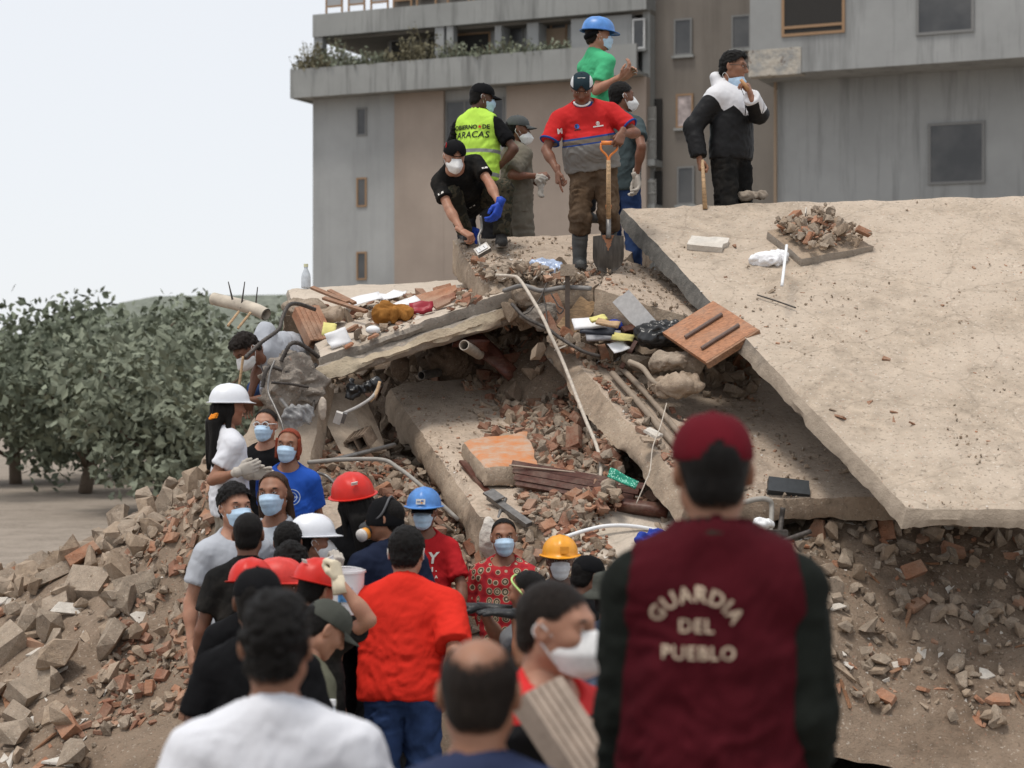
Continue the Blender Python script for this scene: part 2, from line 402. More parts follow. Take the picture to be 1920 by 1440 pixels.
def hairline(y): return np.interp(y,[-.13,-.06,-.03,-.012,.0,.03,.05,.075,.11],[-.088,-.085,-.055,-.012,.016,.020,.046,.066,.072])
def hair_template(kind):
    tips=0.0035; f=55; st=(1,1,1)
    if kind=='short':
        p=[el((0,-.016,.036),(.085,.105,.097)),el((0,-.052,-.032),(.064,.056,.055),k=.02)]
    elif kind=='buzz':
        p=[el((0,-.014,.032),(.0805,.1015,.0925)),el((0,-.052,-.032),(.064,.056,.055),k=.02)]; tips=.0015
    elif kind=='quiff':
        p=[el((0,-.014,.032),(.081,.101,.092)),el((0,.012,.085),(.066,.088,.050),k=.03),el((0,-.052,-.032),(.064,.056,.055),k=.02)]; tips=.007; f=38
    elif kind=='curly':
        p=[el((0,-.018,.040),(.090,.110,.104)),el((0,-.052,-.032),(.064,.056,.055),k=.02)]; tips=.008; f=42
    elif kind=='bald':
        p=[el((0,-.014,.030),(.0822,.1025,.0925)),el((0,-.050,-.030),(.066,.057,.055),k=.02),el((0,-.050,.118),(.054,.080,.052),k=.012,op=-1),el((0,.03,.13),(.055,.09,.06),k=.012,op=-1)]; tips=.0012
    elif kind in('tied','long','bob'):
        p=[el((0,-.016,.034),(.083,.104,.094))]; tips=.002; f=30; st=(1,1,.4)
    hl=hairline if kind not in('tied','long','bob') else (lambda y: np.interp(y,[-.13,-.06,-.03,-.012,.0,.03,.045,.065,.11],[-.088,-.085,-.055,-.012,.022,.060,.084,.100,.104]))
    def post(D,X,Y,Z):
        c=(hl(Y)-Z)*.75
        if kind in('tied',): c=np.minimum(c,(-.075-Z)+0*Y)*1.0 if False else c
        D=np.maximum(D,c+0*X)
        return D
    V,Q=surf(p,.0062,post)
    fd=np.clip(V[:,2]-hl(V[:,1]),0,.2)
    if kind=='bald': fd=np.minimum(fd,(np.linalg.norm((V-np.array([0,-.050,.118]))/np.array([.054,.080,.052]),axis=1)-1)*.055)
    N=vnormals(V,Q)
    if kind in('tied','long','bob'): V=V-N*(.007*np.exp(-(V[:,0]/.005)**2)*(V[:,2]>.06)*(V[:,1]>-.03))[:,None]
    V=V+N*(np.abs(vn(V*np.array(st)*f))*tips*1.6+vn(V*np.array(st)*f*2.3)*tips*.6)[:,None]
    if kind in('long','bob','tied'):
        if kind=='long': q=[el((0,-.055,-.02),(.085,.068,.10),k=.03),rc((0,-.095,-.02),(0,-.125,-.36),.062,.040,k=.04,sq=(np.array([0,1.,0]),1.5)),rc((-.066,-.015,.07),(-.080,-.028,-.02),.022,.022,k=.03),rc((.066,-.015,.07),(.080,-.028,-.02),.022,.022,k=.03),rc((-.080,-.028,-.02),(-.088,-.055,-.22),.022,.018,k=.03),rc((.080,-.028,-.02),(.088,-.055,-.22),.022,.018,k=.03),rc((-.03,-.12,-.1),(-.06,-.13,-.42),.045,.02,k=.03),rc((.03,-.12,-.1),(.06,-.13,-.40),.045,.02,k=.03)]
        elif kind=='bob': q=[el((0,-.040,-.02),(.088,.075,.10),k=.03),rc((-.080,.015,.04),(-.079,.018,-.085),.016,.014,k=.03),rc((.080,.015,.04),(.079,.018,-.085),.016,.014,k=.03)]
        else: q=[el((0,-.118,.02),(.038,.034,.034),k=.02),rc((0,-.125,.0),(.01,-.125,-.24),.028,.012,k=.02)]
        V2,Q2=surf(q,.0085); N2=vnormals(V2,Q2); V2=V2+N2*(vn(V2*np.array([60,60,6]))*.006)[:,None]
        Q=np.concatenate([Q,Q2+len(V)]); V=np.concatenate([V,V2]); fd=np.r_[fd,np.full(len(V2),.2)]
    me=mk('hair',V,Q,attrs={'fade':np.stack([fd]*3,1)}); me.materials.append(None); return me
def lathe_head(profile,front=0,arch=None,n=44,ridge=None):
    """profile: list of (rx, ry, z); open at the bottom; polar grid round the head"""
    a=np.linspace(0,2*PI,n,endpoint=False); V=[];m=len(profile)
    for (rx,ry,z) in profile:
        x=rx*np.sin(a); y=ry*np.cos(a); V.append(np.stack([x,y,np.full(n,z)],1))
    V=np.concatenate(V); Q=[]
    for i in range(m-1):
        for j in range(n):
            if arch and arch(a[j]+PI/n,(profile[i][2]+profile[i+1][2])/2): continue
            Q.append([i*n+j,i*n+(j+1)%n,(i+1)*n+(j+1)%n,(i+1)*n+j])
    return V,np.array(Q)
def dome(rx,ry,z0,h,k=9,p=2.0):
    t=np.linspace(0,1,k)**.9; return [(rx*max((1-q**p),0)**(1/p)+.0005,ry*max((1-q**p),0)**(1/p)+.0005,z0+h*q) for q in t]
def helmet_mesh():
    D=dome(.116,.142,.040,.125,13,2.25); prof=[(.132,.160,.036),(.134,.162,.041)]+[(.119,.145,.044)]+D
    inner=[(a-.005,b-.005,c-.004) for a,b,c in dome(.116,.142,.040,.125,8,2.25)][::-1]
    V,Q=lathe_head(prof,n=48); 
    # visor: stretch the brim forwards
    V=V.copy(); brim=(V[:,2]<.0425); f=np.clip(V[:,1]/.16,0,1)**2.2; V[brim,1]+=f[brim]*.030; V[brim,2]-=f[brim]*.008
    top=V[:,2]>.075                                   # crown ridge and two side ribs
    rd=np.exp(-(V[:,0]/.020)**4)*.007; rd+=np.exp(-((np.abs(V[:,0])-.055)/.009)**4)*.0035
    V[top,2]+=(rd*np.clip((V[:,2]-.075)/.03,0,1))[top]
    V2,Q2=lathe_head(inner,n=24)
    S=Soup(); S.add(V,Q); S.add(V2,Q2[:,::-1])
    return S
def cap_mesh(visor=True,arch=True,drop=.030):
    prof=[(.0875,.1085,drop)]+dome(.0885,.1095,drop+.004,.128-drop,9,2.15)
    A=None
    if arch: A=lambda ang,z: (abs(((ang-PI)+PI)%(2*PI)-PI)<.36*math.sqrt(max(0,1-((z-drop)/.042)**2)) and z<drop+.042 and z>drop+.010)
    V,Q=lathe_head(prof,arch=A,n=52)
    V2=V*np.array([.975,.975,1])-np.array([0,0,.002]); S=Soup(); S.add(V,Q); S.add(V2,Q[:,::-1])
    S.tube([(0,0,.1315),(0,0,.134)],.006,6)
    if visor:
        nu,nv=15,6; W=[]
        for k,dz in((0,0),(1,-.004)):
            for j in range(nv):
                for i in range(nu):
                    u=-1+2*i/(nu-1); v=j/(nv-1); a=u*1.02
                    W.append([.0895*math.sin(a)*(1-.02*v),.1085*math.cos(a)*(1-v)+v*(.1085*math.cos(a)*.55+.050+.070*math.cos(u*PI/2)**.7*1.0),drop+.006-.013*v*(1)-.016*(u*u)*v+dz])
        q=[]
        for k in(0,1):
            for j in range(nv-1):
                for i in range(nu-1):
                    f=[k*nu*nv+j*nu+i,k*nu*nv+j*nu+i+1,k*nu*nv+(j+1)*nu+i+1,k*nu*nv+(j+1)*nu+i]; q.append(f if k==0 else f[::-1])
        o=nu*nv
        for i in range(nu-1): b=(nv-1)*nu+i; q.append([b,b+1,o+b+1,o+b])
        S.add(W,q)
    return S
def hat_mesh():
    """soft field hat with a short turned-down brim"""
    prof=[(.150,.172,.012),(.152,.174,.016),(.105,.128,.040),(.095,.116,.046)]+[(.093,.114,.09),(.088,.108,.118),(.075,.092,.130),(.04,.05,.134),(.0005,.0005,.134)]
    V,Q=lathe_head(prof,n=44); V[:,2]+=vn(V*22)*.006; S=Soup(); S.add(V,Q); S.add(V*np.array([.975,.975,1])-np.array([0,0,.004]),Q[:,::-1]); return S
def mask_mesh(kind):
    nu,nv=19,13; S=Soup(); G=[]
    for lay in(0,1):
        for j in range(nv):
            for i in range(nu):
                u=-1+2*i/(nu-1); v=j/(nv-1)
                if kind=='surgical':
                    zc=np.interp(v,[0,.15,.4,.7,.9,1],[.006,-.012,-.034,-.070,-.104,-.118]); yc=np.interp(v,[0,.15,.4,.7,.9,1],[.104,.120,.131,.120,.108,.092])
                    ze=-.020-.062*v; ye=.016; xe=.0735-.016*v-.006*abs(v-.45)
                    pl=.0034*math.cos(v*PI*7)*(1-u*u)**.5
                    c=math.cos(u*PI/2)**.75; x=xe*math.sin(u*PI/2); y=ye+(yc-ye)*c+pl; z=ze+(zc-ze)*max(math.cos(u*PI/2),0)**1.15
                    x*=1+.0*v
                else:
                    zc=np.interp(v,[0,.2,.5,.8,1],[.010,-.010,-.050,-.098,-.122]); yc=np.interp(v,[0,.2,.5,.8,1],[.104,.126,.156,.130,.088])
                    ze=np.interp(v,[0,.5,1],[-.004,-.055,-.100]); ye=np.interp(v,[0,.5,1],[.040,.018,.040]); xe=np.interp(v,[0,.5,1],[.056,.070,.052])
                    c=(1-abs(u)**1.35); x=xe*math.sin(u*PI/2); y=ye+(yc-ye)*c; z=ze+(zc-ze)*c
                G.append([x,y-lay*.003+.0075*(1-u*u),z])
    q=[]
    for k in(0,1):
        for j in range(nv-1):
            for i in range(nu-1):
                f=[k*nu*nv+j*nu+i,k*nu*nv+j*nu+i+1,k*nu*nv+(j+1)*nu+i+1,k*nu*nv+(j+1)*nu+i]; q.append(f[::-1] if k==0 else f)
    S.add(G,q,m=0)
    e={'surgical':((.070,.018,-.022),(.055,.018,-.082)),'respirator':((.064,.030,-.025),(.060,.030,-.085))}[kind]
    for s in(-1,1):
        a,b=e; ear_t=(s*.0865,-.018,.020); ear_b=(s*.0865,-.022,-.018)
        S.tube(spline([(s*a[0],a[1],a[2]),(s*.082,-.0,.008),ear_t,(s*.088,-.032,.002),ear_b,(s*.080,-.005,-.035),(s*b[0],b[1],b[2])],4),.0017 if kind=='surgical' else .0026,5,1)
    return S
TPL={}
def tpl(key,fn):
    if key not in TPL: TPL[key]=fn()
    return TPL[key]
def put_head_child(name,me,M,mats,parent):
    o=bpy.data.objects.new(name,me); col.objects.link(o); o.parent=parent; o.matrix_local=M
    for i,m in enumerate(mats):
        if len(me.materials)<=i: me.materials.append(None)
        o.material_slots[i].link='OBJECT'; o.material_slots[i].material=m
    return o

def bodyrot(yaw,lean=0,side=0):
    y=R_(yaw); f=np.array([math.sin(y),math.cos(y),0]); r=np.array([math.cos(y),-math.sin(y),0]); u=np.array([0,0,1.])
    a=R_(lean); f,u=f*math.cos(a)-u*math.sin(a),u*math.cos(a)+f*math.sin(a)
    b=R_(side); r,u=r*math.cos(b)-u*math.sin(b),u*math.cos(b)+r*math.sin(b)
    return np.stack([r,f,u],1)
def ik(a,t,l1,l2,hint):
    d=t-a; L=np.linalg.norm(d); L2=min(L,(l1+l2)*.9985); dn=d/L; t=a+dn*L2
    x=(l1*l1-l2*l2+L2*L2)/(2*L2); h=math.sqrt(max(l1*l1-x*x,0)); hint=np.asarray(hint,float); hp=hint-dn*np.dot(hint,dn)
    return a+dn*x+unit(hp)*h, t

class Person: pass
def person(label,head,yaw,s=1.0,hyaw=None,hpitch=0,hroll=0,lean=0,side=0,skin='tan',wid=1.0,belly=0.0,R=None,L=None,legs=None,ground=None,
           top=None,bottom=None,hair=None,hat=None,mask=None,haircol='black',shoes=None,group=None,res=.0125,crouch=False,pelvis=None,hatpitch=0,legk=1.0,hairscale=1.0):
    hyaw=yaw if hyaw is None else hyaw
    o=Person(); B=bodyrot(yaw,lean,side); H=bodyrot(hyaw,hpitch,hroll); Hc=np.asarray(head,float)
    fl=bodyrot(yaw)
    sk=Hc+H@np.array([0,-.022,-.055])*s
    if pelvis is None:
        NB=sk-(B[:,2]*.75+H[:,2]*.25)*.105*s
        pel=NB-B@np.array([0,-.02,.50])*s
    else:
        U=unit(sk-np.asarray(pelvis,float)); pel=sk-U*.590*s; f_=B[:,1]; 
        f0=np.array([math.sin(R_(yaw)),math.cos(R_(yaw)),0]); r0=np.array([math.cos(R_(yaw)),-math.sin(R_(yaw)),0])
        U2=unit(U-.12*np.cross(r0,U)*0); r_=unit(np.cross(f0,U2)) if abs(np.dot(f0,U2))<.9 else unit(r0-U2*np.dot(r0,U2)); B=np.stack([r_,np.cross(U2,r_),U2],1)
        NB=pel+B@np.array([0,-.02,.50])*s
    g=ground if ground is not None else pel[2]-.962*s
    root=np.array([pel[0],pel[1],g]); W=lambda q:np.asarray(q,float)-root
    T=lambda q: W(pel+B@(np.asarray(q,float)*s))          # torso frame -> root frame
    # --- limbs
    J={}
    for sd,spec in((1,R),(-1,L)):
        spec=dict(spec or {}); sh=pel+B@np.array([sd*.176*wid,-.012,.408])*s
        l1,l2=.285*s,.255*s
        if 'w' in spec:
            w=np.asarray(spec['w'],float)
        else:
            w=sh+fl@np.array([sd*.10,.06,-.515])*s
        hint=spec.get('el',fl@np.array([sd*.5,-1,-.2])); e,w=ik(sh,w,l1,l2,hint)
        J[sd]=(sh,e,w,spec)
    K={}
    for i,sd in enumerate((1,-1)):
        hp=pel+B@np.array([sd*.082,0,-.045])*s
        if legs: ft=np.asarray(legs[i],float)
        else: ft=np.array([*(root[:2]+(fl@np.array([sd*.115,.0+.03*sd,0]))[:2]*s),g])
        ank=ft+np.array([0,0,.085*s]); hint=(fl@np.array([sd*.12,1,0])) if not crouch else fl@np.array([sd*.45,1,.6])
        if isinstance(crouch,(list,tuple)): hint=np.asarray(crouch[i],float)
        kn,ank=ik(hp,ank,.425*s*legk,.41*s*legk,hint); K[sd]=(hp,kn,ank,ft)
    w_=wid
    TORSO=[((0,-.008,.02),(.142*w_,.100,.115)),((0,.010+.03*belly,.16),(.128*w_+.03*belly,.092+.075*belly,.15)),((0,0,.335),(.148*w_,.108,.17))]
    def torso(infl,k):
        q=[el(T(c),(np.array(r)+infl)*s,B,k=k*s) for c,r in TORSO]
        q.append(rc(T((-.148*w_,-.012,.404)),T((.148*w_,-.012,.404)),(.054+infl)*s,(.054+infl)*s,k=.06*s))
        for sd in(1,-1): q.append(rc(T((0,-.03,.508)),T((sd*.13*w_,-.016,.430)),(.046+infl*.8)*s,(.046+infl*.8)*s,k=.05*s))
        return q
    p=torso(0,.05)
    p.append(rc(W(NB)-B[:,2]*.04*s,W(sk),.056*s,.051*s,k=.03*s))
    HS=Soup()
    for sd in(1,-1):
        sh,e,w,spec=J[sd]; up=1.0+.12*(w_-1)*4
        p.append(rc(W(sh),W(e),.047*s*up,.037*s,k=.03*s)); p.append(rc(W(e),W(w),.0385*s,.0255*s,k=.015*s))
        p.append(el(W(e*.72+w*.28),(.043*s,.043*s,.07*s),frame_from(w-e)[:,[0,2,1]],k=.02*s))
        hp,kn,ank,ft=K[sd]
        p.append(rc(W(hp),W(kn),.074*s*(1+.3*(w_-1)),.053*s,k=.04*s)); p.append(rc(W(kn),W(ank),.055*s,.036*s,k=.02*s))
        toe=ft+(fl@np.array([sd*.02,.12,.035]))*s
        p.append(rc(W(ank-[0,0,.045*s]),W(toe),.030*s,.022*s,k=.02*s))
    V,Q=surf(p,res*1.15*s)
    S=Soup(); S.add(V,Q)
    # --- head
    hv,hq,ht,hm,tm=HEAD; Hp=W(Hc)+(hv*s)@H.T
    n0=len(S.mq); S.add(Hp,hq,ht); S.mq[n0:]=list(hm); S.mt[:]=list(tm)
    # --- hands
    hands={}
    for sd in(1,-1):
        sh,e,w,spec=J[sd]
        if spec.get('none'): continue
        fd=unit(w-e); hd=unit(spec.get('hd',fd)); pn=np.asarray(spec.get('pn',fl@np.array([-sd*1.0,0,0])),float)  # palm normal
        y=hd; z=-unit(pn-y*np.dot(pn,y)); x=np.cross(y,z); M=np.stack([x,y,z],1)
        mir=np.array([1,1,1.])
        # thumb must lie on the inner side: right hand with the palm down has its thumb to the left
        if sd==1: mir=np.array([-1,1,1.])
        gl=spec.get('glove'); hvv,hqq=hand(spec.get('pose','relaxed'),1.12 if gl else 1.0)
        vv=W(w)+((hvv*mir*s*spec.get('hs',1.0))@M.T); qq=hqq if sd==-1 else hqq[:,::-1]
        hands[sd]=(w,M,mir)
        if gl is None: S.add(vv,qq)
        else:
            G=Soup(); G.add(vv,qq); cf=spec.get('cuff',.07)
            a=W(w)+(-y)*cf*s; G.tube([a,W(w)-y*cf*.5*s,W(w)+y*.02*s],[.041*s,.037*s,.033*s],12)
            o.__dict__.setdefault('gl',[]).append((G,gl))
    me=S.mesh('person',True); skm=skin_mat(skin)
    ob=link('person',me,None,root,[skm,plain('eye white',(.62,.58,.54),.3),plain('iris',(.015,.010,.008),.15),plain('lips '+skin,tuple(c*f for c,f in zip(SKIN[skin],(.95,.62,.62))),.45),plain('brow hair',(.018,.013,.010),.7)])
    tag(ob,label,'person',group)
    for G,gl in getattr(o,'gl',[]): G.build('glove',gl,ob,True)
    o.ob=ob; o.root=root; o.B=B; o.H=H; o.pel=pel; o.s=s; o.T=T; o.J=J; o.K=K; o.Hc=Hc; o.W=W; o.hands=hands; o.fl=fl
    # --- upper garment
    def wrinkle(V,N,amp,seed):
        q=(V-T((0,0,0)))@B
        n=vn(q*np.array([11,11,22])+seed+3*vn(q*5+seed)[:,None])
        m=vn(q*np.array([26,26,38])+seed*2)
        r=(1-np.abs(n))*1.5-.8
        wgt=np.clip(1.15-np.abs(q[:,2]/s-.05)*1.6,.35,1.1)
        n2=vn((q@np.array([[.8,.1,.6],[0,1,0],[-.6,.1,.8]]))*np.array([34,20,9])+seed*.7+1.5*vn(q*9-seed)[:,None])
        r=r*.7+((1-np.abs(n2))*1.4-.8)*.45
        return V+N*(amp*wgt*(r*.9+m*.3))[:,None]
    def garment(name,prims,mats,h,post=None,amp=.011,parent=ob,seed=None):
        V,Q=surf(prims,h,post); N=vnormals(V,Q)
        V=wrinkle(V,N,amp*s,(seed or (abs(root[0])*7+root[1])*3.1))
        tc=((V-T((0,0,0)))@B)/s
        m=mk(name,V,Q,attrs={'tc':tc}); g=link(name,m,parent,None,mats); return g,V,Q
    o.garment=garment
    if top:
        inf=top.get('infl',.016); hem=top.get('hem',-.10); q=torso(inf,.05)
        q.append(rc(T((0,.0+.02*belly,hem-.10)),T((0,.0+.02*belly,.20)),(.122)*s,(.118)*s,k=.06*s,sq=(B[:,0],.122/(.150*w_+inf+.020))))
        if top.get('skirt'):
            q.append(rc(W(pel),W(pel-np.array([0,0,top['skirt']])),.13*s,.17*s,k=.06*s))
        sl=top.get('sleeve','short')
        for sd in(1,-1):
            sh,e,w,spec=J[sd]
            if sl=='none': continue
            tt=top.get('slen',.62)
            if sl=='short':
                d=unit(e-sh); E=sh+(e-sh)*tt
                q.append(rc(W(sh),W(sh+(e-sh)*(tt+.15)),(.053+inf*.8)*s*(1+.4*(w_-1)),(.050+inf*1.3)*s*(1+.3*(w_-1)),k=.028*s,cuts=[(W(E),d)]))
            else:
                q.append(rc(W(sh),W(e),(.050+inf)*s,(.042+inf)*s,k=.03*s)); d=unit(w-e)
                q.append(rc(W(e),W(w+d*.05*s),(.042+inf)*s,(.030+inf)*s,k=.02*s,cuts=[(W(w-d*.005),d)]))
        nk=top.get('neck','crew')
        nr=.066
        ring=[T((nr*1.02*math.sin(a),-.018+nr*.95*math.cos(a),.505+.010-.028*math.cos(a)-.0*abs(math.sin(a)))) for a in np.linspace(0,2*PI,14)]
        rr=.0085 if nk=='crew' else .013
        if nk=='collar':
            for i in range(13): q.append(rc(ring[i],ring[i+1],rr*s,rr*s,k=.012*s))
        if nk=='hood':
            for a0 in np.linspace(PI*.62,PI*1.38,9): q.append(rc(T((.085*math.sin(a0),-.03+.085*math.cos(a0),.51)),T((.092*math.sin(a0),-.045+.10*math.cos(a0),.57+.03*(-math.cos(a0)))),.032*s,.030*s,k=.04*s))
        Bz=B[:,2]; c0=T((0,0,hem))
        def post(D,X,Y,Z,c0=c0,Bz=Bz):
            if not top.get('skirt'): D=np.maximum(D,-((X-c0[0])*Bz[0]+(Y-c0[1])*Bz[1]+(Z-c0[2])*Bz[2]))
            cn=T((0,.035,.565)); D=np.maximum(D,(.102 if nk=='crew' else .075)*s-np.sqrt((X-cn[0])**2+(Y-cn[1])**2+(Z-cn[2])**2))
            if sl=='none':
                for sd in(1,-1):
                    c=T((sd*.135*w_,0,.40)); n=B@unit(np.array([sd*1.0,0,.25]))
                    dd=(X-c[0])*n[0]+(Y-c[1])*n[1]+(Z-c[2])*n[2]; zz=(X-c0[0])*Bz[0]+(Y-c0[1])*Bz[1]+(Z-c0[2])*Bz[2]
                    D=np.maximum(D,np.minimum(dd,zz-(.36-hem)*s))
            return D
        g,V,Q=garment(top.get('name','tshirt'),q,top['mats'],top.get('res',res*.92)*s,post,top.get('amp',.011)); o.top=g; o.topV=V; o.topQ=Q
        o.bvh=BVHTree.FromPolygons([Vector(v) for v in V],[list(map(int,f)) for f in Q])
        if top.get('vest'):
            vq=torso(inf+.016,.08); vq.append(rc(T((0,.004,hem-.14)),T((0,.004,.22)),.128*s,.128*s,k=.08*s,sq=(B[:,0],.128/(.150*w_+inf+.022))))
            vh=hem-.03; c1=T((0,0,vh))
            def vpost(D,X,Y,Z):
                zz=(X-c1[0])*Bz[0]+(Y-c1[1])*Bz[1]+(Z-c1[2])*Bz[2]
                D=np.maximum(D,-zz)
                for sd in(1,-1):
                    c=T((sd*top['vest'].get('ah',.165)*w_,0,.40)); n=B@unit(np.array([sd*1.0,0,.15])); dd=(X-c[0])*n[0]+(Y-c[1])*n[1]+(Z-c[2])*n[2]
                    D=np.maximum(D,np.minimum(dd,zz-(.255-vh)*s))
                c=T((0,-.018,.535)); 
                D=np.maximum(D,.078*s-np.sqrt((X-c[0])**2+(Y-c[1])**2+((Z-c[2])*1.0)**2))
                return D
            g2,V2,Q2=garment('vest',vq,top['vest']['mats'],top.get('res',res*.92)*s,vpost,top['vest'].get('amp',.010)); o.vest=g2
            o.vbvh=BVHTree.FromPolygons([Vector(v) for v in V2],[list(map(int,f)) for f in Q2])
    # --- trousers
    if bottom:
        bi=bottom.get('infl',.016); hw=bottom.get('waist',.085); q=[el(T((0,0,.01)),(np.array(TORSO[0][1])+bi*.9)*s,B,k=.04*s,cuts=[(T((0,0,hw)),B[:,2])])]
        ct=bottom.get('end',-.02)
        for sd in(1,-1):
            hp,kn,ank,ft=K[sd]; d=unit(ank-kn); E=ank+d*ct*s
            q.append(rc(W(hp),W(kn),(.076+bi)*s*(1+.3*(w_-1)),(.056+bi*1.1)*s,k=.03*s))
            q.append(rc(W(kn),W(ank+d*.06*s),(.058+bi*1.1)*s,(.045+bi*1.15)*s,k=.03*s,cuts=[(W(E),d)]))
        Bz=B[:,2]; c2=T((0,0,hw))
        bpost=None
        V,Q=surf(q,bottom.get('res',res*1.05)*s,bpost); N=vnormals(V,Q)
        n=vn(V*np.array([13,13,19])+2.5*vn(V*7)[:,None]); V=V+N*(bottom.get('amp',.010)*s*((1-np.abs(n))*1.4-.7+.3*vn(V*30)))[:,None]
        o.trousers=link(bottom.get('name','trousers'),mk('trousers',V,Q),ob,None,bottom['mats'])
    # --- shoes / boots
    for sd in(1,-1):
        hp,kn,ank,ft=K[sd]; kind=(shoes or {}).get('kind','shoe'); m=(shoes or {}).get('mat') or plain('dark shoe',(.03,.028,.026),.6)
        Rf=fl; fa=(shoes or {}).get('yaw',{1:0,-1:0})[sd]; Rf=bodyrot(yaw+fa) 
        F=lambda q: W(ft+Rf@(np.array(q)*s))
        q=[rc(F((0,-.045,.045)),F((0,.02,.05)),.046*s,.045*s,k=.03*s),rc(F((0,.05,.042)),F((0,.165,.034)),.046*s,.038*s,k=.03*s),rc(W(ft+np.array([0,0,.05*s])),W(ank+unit(kn-ank)*.03*s),.044*s,.045*s,k=.03*s)]
        if kind=='boot':
            q.append(rc(F((0,-.01,.06)),W(ank+unit(kn-ank)*.24*s),.054*s,.070*s,k=.03*s,cuts=[(W(ank+unit(kn-ank)*.22*s),unit(kn-ank))]))
        fz=F((0,0,.004))[2]
        V,Q=surf(q,.0085*s if shoes else .014*s,lambda D,X,Y,Z: np.maximum(D,fz-Z+0*X+0*Y))
        if kind=='boot': N=vnormals(V,Q); V=V+N*(np.abs(vn(V*np.array([9,9,26])))*.010*s-.004*s)[:,None]
        b=link('boot' if kind=='boot' else 'shoe',mk('shoe',V,Q),ob,None,[m])
        if shoes:
            so=Soup(); a=np.linspace(0,2*PI,26,endpoint=False); w2=.050*(1-.0*a); yy=.058+.125*np.cos(a); xx=(.046+.006*np.cos(a)*1.0-.006*np.cos(2*a))*np.sin(a)
            ring=np.stack([xx,yy,np.zeros(26)],1); lo=np.array([F(r+np.array([0,0,.001])) for r in ring]); hi=np.array([F(r+np.array([0,0,.026])) for r in ring])
            n=26; VV=np.concatenate([lo,hi,[F((0,.05,.001))],[F((0,.05,.027))]]); QQ=[[i,(i+1)%n,n+(i+1)%n,n+i] for i in range(n)]; TT=[[2*n,(i+1)%n,i] for i in range(n)]+[[2*n+1,n+i,n+(i+1)%n] for i in range(n)]
            so.add(VV,QQ,TT); so.build('sole',(shoes.get('sole') or m),b)
    # --- head wear
    MH=Matrix.Translation(Vector(W(Hc)))@Matrix(H.tolist()).to_4x4()@Matrix.Scale(s,4)
    o.MH=MH
    if hat and hair=='short': hair='buzz'
    if hair:
        o.hair=put_head_child('hair',tpl('hair_'+hair,lambda:hair_template(hair)),MH@Matrix.Scale(hairscale,4),[hair_mat(haircol)],ob)
    if hat:
        kind,mats=hat[0],hat[1]; key='hat_'+kind
        fn={'helmet':lambda:helmet_mesh().mesh('helmet',True,sharp=R_(50)),'cap':lambda:cap_mesh(True,True).mesh('cap',True,sharp=R_(60)),'cap_back':lambda:cap_mesh(True,True).mesh('cap',True,sharp=R_(60)),
            'beanie':lambda:cap_mesh(False,False,-.03).mesh('hood',True),'hat':lambda:hat_mesh().mesh('hat',True)}[kind]
        HM=MH@Matrix.Rotation(R_(-hatpitch),4,'X')
        if kind=='cap_back': HM=MH@Matrix.Rotation(R_(hatpitch),4,'X')@Matrix.Rotation(PI,4,'Z')
        o.hat=put_head_child({'helmet':'hard_hat','cap':'cap','cap_back':'cap','beanie':'hood','hat':'hat'}[kind],tpl(key,fn),HM@Matrix.Scale(1.03,4),mats,ob); o.hatM=HM
    if mask:
        kind=mask[0]; MM=MH@Matrix.Translation(Vector(mask[1] if len(mask)>1 else (0,0,0)))
        mats=[plain('surgical mask fabric',(.47,.63,.79),.8,bump=.1),plain('ear loop',(.75,.75,.74),.8)] if kind=='surgical' else [plain('white mask fabric',(.78,.78,.77),.8,bump=.15,bs=90),plain('ear loop',(.75,.75,.74),.8)]
        o.mask=put_head_child('face_mask',tpl('mask_'+kind,lambda:mask_mesh(kind).mesh('face_mask',True)),MM,mats,ob)
    return o
# ------------------------------------------------------------------ materials of the place
def concrete(name,base,dust=None,dustamt=.6,dark=.35,speck=.5,crack=0.0,stain=None,scale=1.0,grain=.5):
    t=NT(name); c=t.coord('Object')
    big=t.noise(1.6*scale,5,.6,c); mid=t.noise(9*scale,6,.65,c); fine=t.noise(70*scale,3,.6,c)
    a=t.mix(t.ramp(mid,[(.32,0.),(.70,1.)]),tuple(x*(1-dark) for x in base),tuple(min(1,x*1.16) for x in base))
    if dust is not None: a=t.mix(t.math('MULTIPLY',t.ramp(big,[(.36,0.),(.60,1.)]),dustamt),a,dust)
    if stain is not None: a=t.mix(t.math('MULTIPLY',t.ramp(t.noise(3.1*scale,6,.7,c),[(.56,0.),(.68,1.)]),.75),a,stain)
    sp=t.ramp(t.noise(38*scale,2,.5,c),[(.60,0.),(.68,1.)])
    a=t.mix(t.math('MULTIPLY',sp,speck),a,tuple(x*.42 for x in base))
    a=t.mix(t.math('MULTIPLY',t.ramp(t.noise(52*scale,2,.5,c),[(.66,0.),(.72,1.)]),speck*.8),a,(.42,.20,.13))
    a=t.mix(t.math('MULTIPLY',t.ramp(t.noise(47*scale,2,.5,c),[(.64,0.),(.70,1.)]),speck*.8),a,(.68,.62,.54))
    if crack:
        v=t.n('ShaderNodeTexVoronoi'); v.feature='DISTANCE_TO_EDGE'; v.inputs['Scale'].default_value=1.3
        m=t.n('ShaderNodeMix',data_type='VECTOR'); m.inputs[0].default_value=.12; t.l(c,m.inputs[4]); nn=t.n('ShaderNodeTexNoise'); nn.inputs['Scale'].default_value=5; t.l(c,nn.inputs['Vector']); t.l(nn.outputs['Color'],m.inputs[5])
        t.l(m.outputs[1],v.inputs['Vector'])
        a=t.mix(t.math('MULTIPLY',t.ramp(v.outputs['Distance'],[(.0,1.),(.012,0.)]),crack),a,tuple(x*.25 for x in base))
    nm=t.bump(mid,.5,.03); nm=t.bump(fine,grain,.012,nm); nm=t.bump(t.noise(210*scale,2,.6,c),grain*.6,.004,nm)
    return t.done(a,.93,nm,0,.15)
DUST=(.49,.395,.315)
